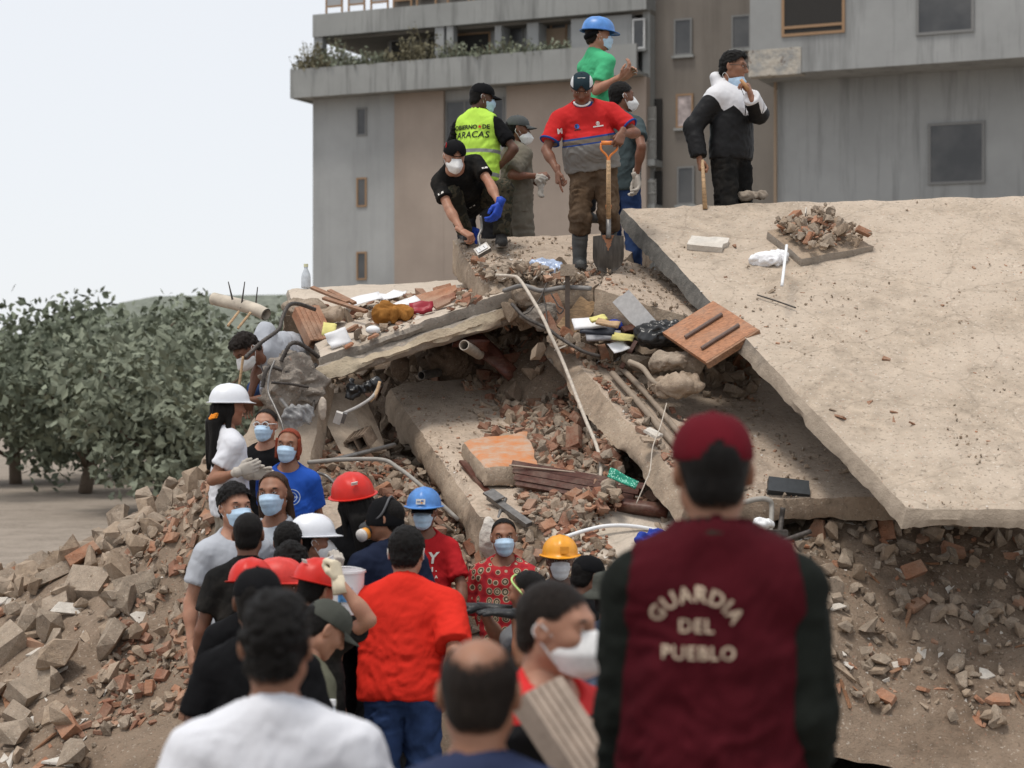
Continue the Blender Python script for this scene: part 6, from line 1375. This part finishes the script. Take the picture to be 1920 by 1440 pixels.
# shovel
tip=hit(S6,1140,512); g=P(1141,268,14.52); b0=P(1141,436,tip[1]-.06); sh_=empty('shovel',tip,'round point shovel with an orange D grip stood on the top slab','shovel'); W_=lambda q:np.asarray(q)-tip
ax=unit(b0-g); yk=P(1141,300,g[1]+.01); F=frame_from(ax,(0,-1,0)); rx=np.array([1.,0,0])
S=Soup(); S.tube([W_(yk),W_(P(1141,412,b0[1]))],[.017,.019],10); S.build('shaft',M_woodl,sh_,True)
S=Soup(); S.tube([W_(P(1141,405,b0[1])),W_(P(1141,436,b0[1])),W_(P(1141,447,b0[1]-.01))],[.021,.02,.024],10); so_=S.build('socket',plain('grey worn steel',(.19,.18,.17),.4,.6,.25),sh_,True); S=Soup(); S.tube([W_(P(1141,384,b0[1])),W_(P(1141,392,b0[1]))],.022,10); S.build('band',plain('orange plastic grip',(.75,.24,.06),.45),sh_,True)
S=Soup(); gl,gr_=g+np.array([-.055,0,.0]),g+np.array([.062,0,.0])
S.tube(spline([W_(gl),W_(gl+np.array([.0,0,-.05])),W_(yk+np.array([-.012,0,.03])),W_(yk+np.array([0,0,-.03]))],6),.0085,7); S.tube(spline([W_(gr_),W_(gr_+np.array([.0,0,-.05])),W_(yk+np.array([.012,0,.03])),W_(yk+np.array([0,0,-.03]))],6),.0085,7); S.tube([W_(gl),W_(gr_)],.0165,9); S.build('handle',plain('orange plastic grip',(.75,.24,.06),.45),sh_,True)
nu,nv=13,13; V=[];top_=P(1141,440,b0[1])-tip
for k in(0,1):
    for j in range(nv):
        t=j/(nv-1); wd=.122*math.sqrt(max(0,1-(max(0,t-.52)/.48)**2.2)) if t<1 else .004; wd=max(wd,.006)
        for i in range(nu):
            u=-1+2*i/(nu-1); c=top_*(1-t); sag=.030*(1-u*u)*(1-.6*t); V.append(np.array([u*wd*(.96+.04*t),c[1]+sag-.06*math.sin(t*PI)*.3+k*.004,c[2]-(.012*u*u if t<.05 else 0)]))
Q=[]
for k in(0,1):
    for j in range(nv-1):
        for i in range(nu-1): b=k*nu*nv+j*nu+i; q=[b,b+1,b+nu+1,b+nu]; Q.append(q if k else q[::-1])
def blade():
    t=NT('worn shovel blade'); x,y,z=t.sep(t.coord()); n=t.noise(12,5,.6,None,(3,1,.6)); a=t.ramp(n,[(.3,(.045,.040,.035)),(.7,(.12,.105,.09))]); k=t.math('LESS_THAN',t.math('ADD',t.math('ABSOLUTE',x),t.math('MULTIPLY',t.noise(30,4),.06)),t.math('MULTIPLY',t.math('SUBTRACT',z,.09),.38)); return t.done(t.mix(k,a,(.33,.15,.08)),.5,t.bump(n,.2,.01),.35,.4)
link('blade',mk('blade',V,Q),sh_,None,[blade()])

# 2 --- crouching man
f1,f2=hit(S6,874,457),hit(S6,940,466)
cr=person('man in black crouching at the edge of the top slab with one blue glove on',P(852,293,15.55),176,s=1.0,hyaw=165,hpitch=24,lean=33,skin='light',pelvis=P(893,412,16.38),legs=[f1,f2],ground=min(f1[2],f2[2]),crouch=[np.array([-.30,-.2,1]),np.array([.25,-.2,1])],
  R=dict(w=P(866,434,15.45),el=(-1,-.1,-.15),pose='pinch',hd=(.8,-.25,-.45),pn=(.2,.3,-.9)),L=dict(w=P(941,391,15.40),el=(1,-.2,.1),pose='cup',glove=G_blue,hd=(-.25,-.3,-.9),pn=(-.8,.5,-.1),cuff=.05,hs=1.08),
  top=tee(C_blackd,hem=-.08,res=.0095,amp=.012),bottom=pant(C_camo,amp=.012,res=.010,end=-.03),hair='short',hat=('cap_back',[C_cap]),mask=('respirator',),shoes=dict(kind='shoe',mat=plain('dusty black shoe',(.028,.027,.026),.7,var=.3),sole=plain('dusty sole',(.20,.18,.16),.8)),res=.011)
for sd in(1,-1):
    sh,e,w,_=cr.J[sd]; d=unit(e-sh); c=sh+(e-sh)*.56; F=frame_from(d); o_=unit(np.array([sd*-.35,-1,.25])-d*(np.array([sd*-.35,-1,.25])@d)); S=Soup(); X=np.cross(d,o_); S.box(cr.W(c+o_*.069),(.05,.018,.004),np.stack([X,d,o_],1)); S.build('sleeve_print',WHT,cr.top)
S=Soup(); S.box(cr.T((.02,.128,.085)),(.07,.008,.012),cr.B); S.build('chest_print',WHT,cr.top)
S=Soup(); S.tube([cr.W(cr.Hc+cr.H@np.array([.078,.02,.05])),cr.W(cr.Hc+cr.H@np.array([.082,.02,.12]))],[.006,.004],6); S.build('pen_tip',plain('red pen',(.5,.03,.03),.4),cr.ob)
bundle('rubber_glove','loose blue rubber glove held by the crouching man',hit(S6,890,452)+np.array([0,-.02,.05]),[el((0,0,.02),(.045,.03,.045)),rc((0,0,-.01),(.04,-.02,-.06),.014,.011,k=.01),rc((.0,0,-.01),(.015,-.02,-.07),.014,.011,k=.01),rc((0,0,-.01),(-.02,-.02,-.06),.013,.011,k=.01)],G_blue,'glove',.01,24,.006)

# 3 --- lime vest
ve=person('man in a lime yellow reflective vest and black cap seen from behind',P(903,184,16.9),22,hyaw=72,hpitch=8,s=1.0,skin='dark',lean=4,R=dict(w=P(931,318,16.85),el=(.8,-.5,-.2)),top=tee(C_black,hem=-.05,res=.010,slen=.7,vest=dict(mats=[C_vest],ah=.180)),bottom=pant(DARKP),hair='buzz',hat=('cap',[C_cap]),mask=('surgical',))
decal(ve,ve.vbvh,text_mesh('GOBIERNO   DE',.052,.0016,0,1.0),(-.03,.375),'back',INK,'lettering',ve.vest); decal(ve,ve.vbvh,star2(.020),(.072,.376),'back',REDI,'emblem',ve.vest,.008); decal(ve,ve.vbvh,text_mesh('CARACAS',.080,.0010,.12,1.05),(-.035,.305),'back',INK,'lettering',ve.vest)
# 4 --- grey uniform
un=person('man in a dusty grey uniform and grey cap holding a crumpled cloth',P(970,243,17.2),62,hyaw=80,s=.97,hpitch=2,skin='brown',R=dict(w=P(1006,330,17.0),el=(-.2,-.6,-1),pose='grip',hd=(.95,-.1,.1),pn=(-.1,.6,-.7)),L=dict(w=P(1002,340,17.2),el=(.5,.5,-1),pose='grip',hd=(.8,-.3,-.2)),
  top=tee(C_unif,hem=-.12,slen=.85,infl=.024,res=.0105,amp=.014,name='uniform_shirt'),bottom=pant(C_unif,infl=.03,amp=.014),hair='buzz',hat=('cap',[C_capg]),mask=('respirator',(0,-.004,-.022)),haircol='black')
bundle('crumpled_cloth','crumpled pale cloth hanging from the fist of the man in grey uniform',P(1015,347,16.98),[rc((0,0,.07),(0,0,-.08),.03,.022),el((0,0,.05),(.05,.04,.04))],cloth('pale rag',(.46,.43,.39)),'cloth',.02,22,.008)
# 5 --- mint green shirt, blue helmet
gn=person('man in a mint green T-shirt and blue hard hat looking off to the right',P(1121,68,16.4),58,hyaw=78,s=.98,skin='light',R=dict(w=P(1164,143,16.1),el=(-.2,-.4,-1),pose='cup',hd=(.75,-.2,.65),pn=(-.3,.2,1)),L=dict(w=P(1168,146,16.5),el=(.6,.6,-1),pose='cup',hd=(.8,-.2,.6)),
  top=tee(C_green,hem=-.10,res=.010,slen=.70),bottom=pant(DARKP),hair='short',hat=('helmet',[H_blue]),mask=('surgical',),haircol='dark',hatpitch=4)
S=Soup(); S.tube(spline([(-.088,-.02,.03),(-.070,-.085,.0),(0,-.112,-.015),(.070,-.085,.0),(.088,-.02,.03)],5),.012,6,flat=2.0); m=S.build('hat_harness',C_cap,gn.ob,True); m.matrix_local=gn.MH
# 6 --- behind the polo man
bh=person('dark haired man in a teal T-shirt and dusty white glove behind the red polo',P(1166,182,15.85),40,hyaw=68,s=.97,skin='brown',R=dict(w=P(1193,330,15.65),el=(.2,-.8,.3),pose='cup',glove=G_white,hd=(.15,-.1,-1),pn=(-.8,-.3,0),hs=1.12,cuff=.03),top=tee(C_teal,hem=-.14,res=.011),bottom=pant(C_denim),hair='short',mask=('respirator',))
# 7 --- windbreaker
ho=person('young man in a black and white windbreaker eating behind the leaning slab',P(1375,127,15.6),138,hyaw=112,hpitch=6,s=1.05,skin='tan',R=dict(w=P(1311,296,15.4),el=(-1,.2,-.2),pose='grip',hd=(.1,-.1,-1),pn=(.9,.1,0)),L=dict(w=P(1408,180,15.25),el=(.7,.1,-1),pose='pinch',hd=(-.25,.1,1),pn=(-.9,.35,0)),
  top=dict(mats=[C_hood],sleeve='long',hem=-.06,infl=.032,res=.0105,amp=.007,neck='hood',name='windbreaker'),bottom=pant(C_blackd,infl=.026,amp=.012),hair='quiff',haircol='black',mask=('surgical',(.0,-.022,-.072)))
glasses(ho,plain('thin glasses frame',(.05,.045,.04),.3))
A,B_=P(1317,300,15.36),P(1322,392,15.3); S=Soup(); S.tube([(0,0,0),B_-A],[.013,.020],9); o=S.build('pick_handle',M_woodl,None,True); o.location=Vector(A); tag(o,'pale wooden tool handle in the hand of the man in the windbreaker','tool')
S=Soup(); S.tube([(0,0,0),(.06,-.01,-.085)],[.013,.016],8); o=S.build('snack',plain('biscuit',(.45,.24,.11),.7),None,True); o.location=Vector(P(1389,149,15.2)); tag(o,'snack held to the mouth of the man in the windbreaker','snack')
# 8 --- stooping man at the left
stp=person('man in a light grey T-shirt stooping over with both arms down at the left',P(462,655,13.95),-118,s=.98,hyaw=-128,hpitch=48,lean=72,skin='brown',pelvis=P(572,672,14.75),legs=[P(560,806,14.7),P(600,800,15.0)],ground=P(560,806,14.7)[2],R=dict(w=P(468,748,14.0),el=(.6,.6,0),hd=(-.2,-.2,-1)),L=dict(w=P(447,752,13.8),el=(.3,-.4,-.4),pose='grip',hd=(-.2,-.2,-1)),top=tee(C_lgrey,res=.010,hem=-.10),bottom=pant(C_denim),hair='quiff',mask=('respirator',),haircol='dark')
rod('stick','thin pale stick held upright by the stooping man','stick',[(456,668,13.6),(450,712,13.6),(443,752,13.6)],.010,M_woodl,6)

# ------------------------------------------------------------------ crowd at the foot of the mound
wh=who('person in a white hard hat and white T-shirt wearing dusty gloves at the left edge',430,765,12.2,70,hyaw=60,skin='tan',hat=('helmet',[H_white]),hair='long',haircol='black',R=dict(w=P(449,884,11.9),el=(-.2,-.4,-1),pose='cup',glove=G_white,hd=(.6,-.1,.2),cuff=.03),L=dict(w=P(472,890,12.05),el=(.2,.5,-1),pose='relaxed',glove=G_white,hd=(.9,-.1,.1),cuff=.03),top=tee(C_white,res=.011),bottom=pant(C_beige))
S=Soup(); a=np.linspace(0,2*PI,16)
for k in range(3): S.tube(np.stack([.03*np.cos(a)+.035,-.115+.028*np.sin(a)-.008*k,-.045-.012*k+.006*np.cos(a*2)],1),.008,6,cap=False)
m=S.build('hair_tie',plain('orange hair tie',(.85,.28,.02),.7),wh.ob,True); m.matrix_local=wh.MH
gg=who('woman with clear goggles and a blue mask in a black T-shirt',498,798,13.0,195,hyaw=192,skin='light',hair='tied',haircol='dark',mask=('surgical',),top=tee(C_black),bottom=pant(DARKP)); glasses(gg,plain('clear goggles',(.60,.60,.60),.2),True)
rh=who('red haired woman in a royal blue T-shirt and blue mask',541,836,12.35,182,hyaw=188,hroll=-3,skin='tan',wid=.95,hair='bob',haircol='red',mask=('surgical',),L=dict(w=P(584,1005,12.25),el=(.15,.9,-.1)),R=dict(w=P(503,1005,12.3),el=(-.15,.9,-.1)),top=tee(C_blue,res=.0105,slen=.68),bottom=pant(C_denim)); 
for VF in(disc2(.058,.052),disc2(.036,.031),star2(.022),text_mesh('CENTRAL',.020,.0006)):
    V_,F_=VF; 
    decal(rh,rh.bvh,(arc2(V_,.044)+np.array([0,.044]),F_) if len(V_)>120 else VF,(-.045,.30),'front',plain('pale print',(.42,.50,.62),.8),'emblem',rh.top)
tk=who('woman in a pale grey sleeveless top with long dark hair and a blue mask',513,926,11.45,205,hyaw=192,hroll=4,skin='tan',wid=.92,hair='long',haircol='brown',mask=('surgical',),top=tee(cloth('pale grey tank',(.46,.50,.55)),sleeve='none'),bottom=pant(C_denim))
S=Soup(); S.tube([tk.T((.066*math.sin(t),.012+.075*math.cos(t),.475-.045*math.cos(t))) for t in np.linspace(-1.9,1.9,15)],.002,4); S.build('necklace',INK,tk.ob)
who('curly haired man with a blue mask at the left edge above the close cropped head',441,952,11.1,150,hyaw=146,skin='light',hair='curly',mask=('surgical',),top=tee(C_lgrey),bottom=pant(DARKP))
who('man with close cropped hair in a black shirt seen from behind at the left edge',466,1003,10.2,2,skin='brown',hair='buzz',top=tee(C_blackd,neck='crew'),bottom=pant(DARKP))
who('dark haired person seen from behind just left of the white hard hat',541,1018,10.7,8,skin='brown',hair='short',top=tee(C_black),bottom=pant(DARKP))
who('curly haired person seen from behind, lower down behind the front red hard hat',548,1062,9.7,20,skin='brown',hair='curly',top=tee(C_black),bottom=pant(DARKP))
wm=who('person in a white hard hat and white respirator mask carrying stacked cups',585,1016,10.8,60,hyaw=66,skin='tan',hat=('helmet',[H_white]),hair='short',mask=('respirator',),R=dict(w=P(628,1072,10.2),el=(0,-.4,-1),pose='grip',glove=G_white,hd=(.2,-.4,.9)),top=dict(mats=[C_denims],sleeve='long'),bottom=pant(DARKP))
S=Soup()
for k in range(5): S.tube([(0,0,k*.022),(0,0,k*.022+.018),(0,0,k*.022+.021)],[.030,.036,.039],14)
o=S.build('stacked_cups',M_white,None,True); o.location=Vector(P(632,1082,9.85)); o.rotation_euler=(0,-.5,0); tag(o,'short stack of white plastic cups in a gloved hand','cups')
V,Q=lathe_head([(.080,.080,0),(.088,.088,.20),(.094,.094,.202),(.094,.094,.214),(.080,.080,.214),(.075,.075,.01)],n=28); o=link('bucket',mk('bucket',V,Q,smooth=True,sharp=R_(40)),None,P(650,1150,9.5),[M_white]); tag(o,'white plastic bucket between the raised forearm and the red T-shirt','bucket'); S=Soup(); a=np.linspace(0,PI,15); S.tube(np.stack([.094*np.cos(a),-.05*np.sin(a),.205+.03*np.sin(a)],1),.004,5); S.build('handle',M_white,o,True)
S=Soup(); S.box((0,-.087,.10),(.07,.004,.07)); S.build('label',plain('blue bucket label',(.10,.28,.55),.6,var=.6,scale=30),o)
rl=who('woman in a red hard hat with long black hair and a black T-shirt',664,942,11.2,15,hyaw=-20,hroll=-10,hpitch=4,skin='tan',hair='long',haircol='black',hat=('helmet',[H_red]),top=tee(C_black),bottom=pant(DARKP),hatpitch=-8,L=dict(w=P(650,1120,10.9),el=(-.9,-.3,0)))
S=Soup(); S.box((-.02,-.135,.125),(.035,.004,.022),np.array(Matrix.Rotation(R_(40),3,'X'))); S.build('sticker',WHT,rl.hat)
re=who('man in a black hood with a pink and white filter respirator facing left',722,974,10.9,-25,hyaw=-78,skin='tan',hair='buzz',hat=('beanie',[C_cap]),top=tee(C_navyd),bottom=pant(DARKP))
S=Soup(); S.add(*surf([el((0,.085,-.05),(.052,.045,.045)),rc((0,.12,-.05),(0,.13,-.05),.03,.025)],.006)); m=S.build('respirator',plain('grey rubber',(.05,.05,.052),.5),re.ob,True); m.matrix_local=re.MH
for s_ in(-1,1):
    S=Soup(); S.tube([(s_*.045,.095,-.075),(s_*.072,.112,-.085)],[.034,.036],18); S.tube([(s_*.072,.112,-.085),(s_*.088,.120,-.09)],[.038,.036],18,m=1); f_=S.build('filter',[plain('orange filter ring',(.75,.33,.06),.5),plain('pale filter',(.66,.62,.58),.7)],m,True)
S=Soup(); S.tube(spline([(.062,.07,-.02),(.090,.0,.03),(.078,-.028,.085),(.045,-.035,.120),(0,-.037,.133),(-.045,-.035,.120),(-.078,-.028,.085),(-.090,.0,.03),(-.062,.07,-.02)],5),.0065,6); S.build('strap',plain('grey strap',(.10,.10,.105),.6),m,True)
bl=who('man in a blue hard hat, blue mask and red T-shirt facing the camera',795,960,11.9,182,hyaw=186,skin='brown',hair='short',hat=('helmet',[H_blue]),mask=('surgical',),wid=1.0,L=dict(w=P(863,1165,11.7),el=(.9,.3,0)),top=tee(C_redd,slen=.78,res=.0105),bottom=pant(C_denim))
S=Soup(); S.box((0,0,0),(.062,.004,.036)); st=S.build('sticker',WHT,bl.hat); st.matrix_local=Matrix.Translation((0,.151,.078))@Matrix.Rotation(R_(8),4,'X'); S=Soup(); S.box((-.012,.004,.004),(.016,.003,.008)); S.box((-.008,.004,-.008),(.012,.003,.008),m=1); S.box((.012,.004,0),(.022,.003,.004)); S.build('emblem',[plain('blue badge',(.02,.10,.35),.7),plain('orange badge',(.8,.3,.03),.6)],st)
VV,QQ=[],[]; cp_=tpl('hat_cap',lambda:cap_mesh(True,True).mesh('cap',True)); put_head_child('cap',cp_,bl.MH@Matrix.Translation((0,.012,-.012)),[C_cap],bl.ob)
decal(bl,bl.bvh,text_mesh('Y',.105,.003,.15),(-.065,.35),'front',WHT,'lettering',bl.top); decal(bl,bl.bvh,text_mesh('21 .',.040,.002),(-.065,.275),'front',WHT,'lettering',bl.top); decal(bl,bl.bvh,text_mesh('E L A',.028,.0008),(-.070,.225),'front',WHT,'lettering',bl.top)
rd=who('woman in a patterned red dress and blue mask beside the rubble',945,1008,12.05,196,hyaw=178,hroll=2,skin='tan',wid=.98,hair='tied',haircol='black',mask=('surgical',),gz=-.0,s=.95,top=dict(mats=[C_dress],sleeve='short',slen=.95,skirt=.62,hem=-.1,infl=.022,name='dress'),bottom=pant(DARKP))
yh=who('man in an orange yellow hard hat and pale mask near the low slab',1050,1052,11.4,180,hyaw=178,skin='dark',hair='buzz',hat=('helmet',[H_yel]),mask=('surgical',),top=tee(C_grey),bottom=pant(DARKP)); yh.mask.material_slots[0].material=plain('pale grey mask',(.56,.58,.61),.8,bump=.1)
S=Soup(); S.box((0,0,0),(.055,.004,.045)); st=S.build('sticker',plain('amber sticker',(.60,.24,.02),.5),yh.hat); st.matrix_local=Matrix.Translation((-.02,.150,.082))@Matrix.Rotation(R_(10),4,'X')
who('person in a round black cap just right of the orange hard hat',1101,1082,10.5,35,hyaw=50,skin='brown',hair='short',hat=('cap',[C_cap]),top=tee(C_black),bottom=pant(DARKP),hpitch=12)
who('person in a grey olive cap by the shoulder of the maroon vest',1196,1078,9.9,-60,hyaw=-70,skin='brown',hair='short',hat=('cap',[C_capo]),top=tee(C_olive),bottom=pant(DARKP))
who('person in a soft grey brimmed field hat beside the maroon vest',1147,1122,9.0,30,hyaw=30,skin='dark',hair='short',hat=('hat',[C_capo]),top=tee(C_denims),bottom=pant(DARKP))
hb=who('woman with a green headband and pearl earring reaching left in black rubber gloves',988,1112,9.7,-52,hyaw=-62,hpitch=6,skin='tan',hair='tied',haircol='black',mask=None,R=dict(w=P(900,1140,9.75),el=(.2,.6,-1),pose='relaxed',glove=G_black,hd=(-1,.05,.12),pn=(0,0,-1),cuff=.20,hs=1.1),L=dict(w=P(966,1152,9.35),el=(.2,-.5,-1),pose='flat',glove=G_black,hd=(-1,.1,.12),pn=(0,.1,-1),cuff=.16,hs=1.1),top=tee(C_grey),bottom=pant(DARKP))
headring(hb,'headband',spline([(-.088,-.02,-.0),(-.080,.045,.075),(0,.062,.105),(.080,.045,.075),(.088,-.02,.0)],6),.006,plain('lime headband',(.50,.72,.25),.6)); V,Q=surf([el((0,0,0),(.006,.006,.006))],.003)
for s_ in(-1,1): m=link('earring',mk('earring',V+np.array([s_*.088,-.002,-.036]),Q),hb.ob,None,[WHT]); m.matrix_local=hb.MH
rf=who('man in a red hard hat raising a bare forearm beside the red T-shirt',592,1108,9.0,25,hyaw=35,hpitch=14,hroll=6,skin='light',hair='short',hat=('helmet',[H_red]),R=dict(w=P(634,1088,8.75),el=(.9,-.2,-.9),pose='grip',glove=plain('cream glove',(.62,.54,.40),.8),hd=(-.2,.2,1)),top=tee(C_blackd),bottom=pant(C_black))
S=Soup(); S.box((0,-.135,.13),(.03,.004,.02),np.array(Matrix.Rotation(R_(40),3,'X'))); S.build('sticker',WHT,rf.hat)
who('person in a red hard hat at the left edge behind the black cap',470,1106,9.3,-12,hyaw=10,hpitch=8,skin='brown',hair='short',hat=('helmet',[H_red]),top=tee(C_black),bottom=pant(DARKP))
who('person in a paler red hard hat between the two other red hard hats',523,1104,9.5,88,hyaw=90,skin='brown',hair='short',hat=('helmet',[plain('faded red hard hat',(.58,.045,.035),.45)]),top=tee(C_black),bottom=pant(DARKP))
rt=who('heavy set man in a bright red T-shirt and blue jeans seen from behind',763,1038,9.55,4,hyaw=10,hpitch=10,lean=10,skin='light',wid=1.22,belly=.5,hair='short',s=1.02,R=dict(w=P(836,1300,9.4),el=(.2,-.9,-.2)),L=dict(w=P(672,1195,9.9),el=(-.9,-.5,-.4)),top=tee(C_red,hem=-.05,infl=.026,slen=.85,res=.0095,amp=.011),bottom=pant(C_denim,res=.0105,amp=.014),hairscale=1.03)
for s_ in(-1,1): headring(rt,'mask_loop',spline([(s_*.062,.06,-.03),(s_*.088,-.012,.024),(s_*.089,-.030,.0),(s_*.087,-.016,-.03)],5),.003,WHT)
cu=who('man in a grey green cap and olive shirt bowing beside the red T-shirt',607,1180,8.3,58,hyaw=66,hpitch=34,lean=16,skin='light',hair='short',hat=('cap',[C_capo]),s=.98,top=tee(C_olive,slen=.85,res=.0105),bottom=pant(C_olive))
who('woman in black standing behind the olive shirted man',668,1240,9.3,20,skin='tan',hair='long',haircol='black',hpitch=30,top=tee(C_black),bottom=pant(C_black)) if False else None
bottle('water bottle at the hip of the olive shirted man',P(622,1352,8.0)-np.array([0,0,.1]),1.1,[plain('clear water bottle',(.46,.52,.58),.15,spec=.6),M_white])
bc=who('man in a black cap and black T-shirt seen from behind in the left foreground',483,1130,7.0,4,skin='brown',hair='buzz',hat=('cap',[C_cap]),top=tee(C_black),bottom=pant(DARKP))
# foreground, out of focus
KZ=.14
wt=who('man in a white T-shirt with short black hair seen from behind, nearest at the left',519,1212,4.65,-3,hyaw=4,gz=KZ,s=1.0,skin='tan',hair='quiff',wid=1.12,top=tee(C_white,res=.0095,hem=-.12),bottom=pant(C_denim),res=.010)
bd=who('balding man in a navy T-shirt seen from behind, nearest at the centre',899,1302,4.05,-4,hyaw=4,hpitch=4,gz=KZ,s=1.0,skin='tan',hair='bald',haircol='dark',wid=1.15,top=tee(C_navy,res=.0095),bottom=pant(DARKP),res=.010)
mk_=who('man in a white respirator mask and black T-shirt carrying a clay block',1043,1178,5.05,128,hyaw=112,hpitch=5,gz=KZ,s=1.0,skin='light',hair='buzz',haircol='dark',mask=('respirator',),wid=1.0,R=dict(w=P(1030,1428,4.95),el=(-.9,.3,-.6),pose='cup',glove=G_black,hd=(.8,-.3,.4),pn=(0,-.2,1)),L=dict(w=P(1150,1440,5.0),el=(.9,.3,-.6),pose='cup',hd=(-.5,-.2,.6),pn=(-.5,.3,.6)),
   top=dict(mats=[banded('black T-shirt with red shoulders',[(0,(.014,.014,.016)),(.435,(.62,.03,.03))])],hem=-.1,infl=.016,sleeve='short'),bottom=pant(DARKP),res=.010)
clay_block('clay_block','pale ribbed hollow clay block carried by the man in the white mask',P(1072,1398,4.75),facing(P(1124,1480,4.7)-P(1025,1330,4.78),(.55,-.80,.35)),.32,.125,.085,plain('pale clay',(.40,.32,.26),.9,var=.15,scale=14,bump=.2))
gu=who('guard in a maroon cap and a maroon vest lettered in pale gold',1336,886,4.25,3,hyaw=-2,gz=KZ,s=1.0,skin='tan',hair='buzz',wid=1.02,hat=('cap',[C_mcap]),R=dict(w=P(1500,1530,4.3),el=(.25,-.9,0)),L=dict(w=P(1165,1530,4.35),el=(-.25,-.9,0)),top=dict(mats=[C_dkolive],sleeve='long',hem=-.10,infl=.02,res=.0095,neck='collar',vest=dict(mats=[C_maroon],ah=.188,amp=.012)),bottom=pant(C_dkolive),res=.010)
S=Soup(); S.tube([gu.T((.080*math.sin(t),-.022+.078*math.cos(t),.510-.022*math.cos(t))) for t in np.linspace(0,2*PI,26)],.017,7,cap=False); S.build('collar',cloth('dark green collar',(.030,.034,.026)),gu.top,True)
V_,F_=text_mesh('GUARDIA',.050,.0008,0,1.15); decal(gu,gu.vbvh,(arc2(V_*.93,.098),F_),(-.045,.405),'back',LT,'lettering',gu.vest,.006)
decal(gu,gu.vbvh,text_mesh('DEL',.041,.0006,0,1.1),(-.045,.337),'back',LT,'lettering',gu.vest,.006); decal(gu,gu.vbvh,text_mesh('PUEBLO',.041,.0006,0,1.12),(-.04,.280),'back',LT,'lettering',gu.vest,.006)
pv=slab('pavement',None,None,(np.array([-14,-4,KZ]),np.array([14,-4,KZ]),np.array([14,6.2,KZ]),np.array([-14,6.2,KZ])),(0,0,-.15),[M_ground,M_side,M_side],seg=.5,chip=.02); tag(pv.o,kind='structure')
g=gu.root; bk=slab('concrete_block','concrete block under the boots of the guard','block',(np.array([g[0]-.4,g[1]-.35,g[2]]),np.array([g[0]+.4,g[1]-.35,g[2]]),np.array([g[0]+.4,g[1]+.35,g[2]]),np.array([g[0]-.4,g[1]+.35,g[2]])),(0,0,-(g[2]-KZ)),[M_top,M_side,M_side])
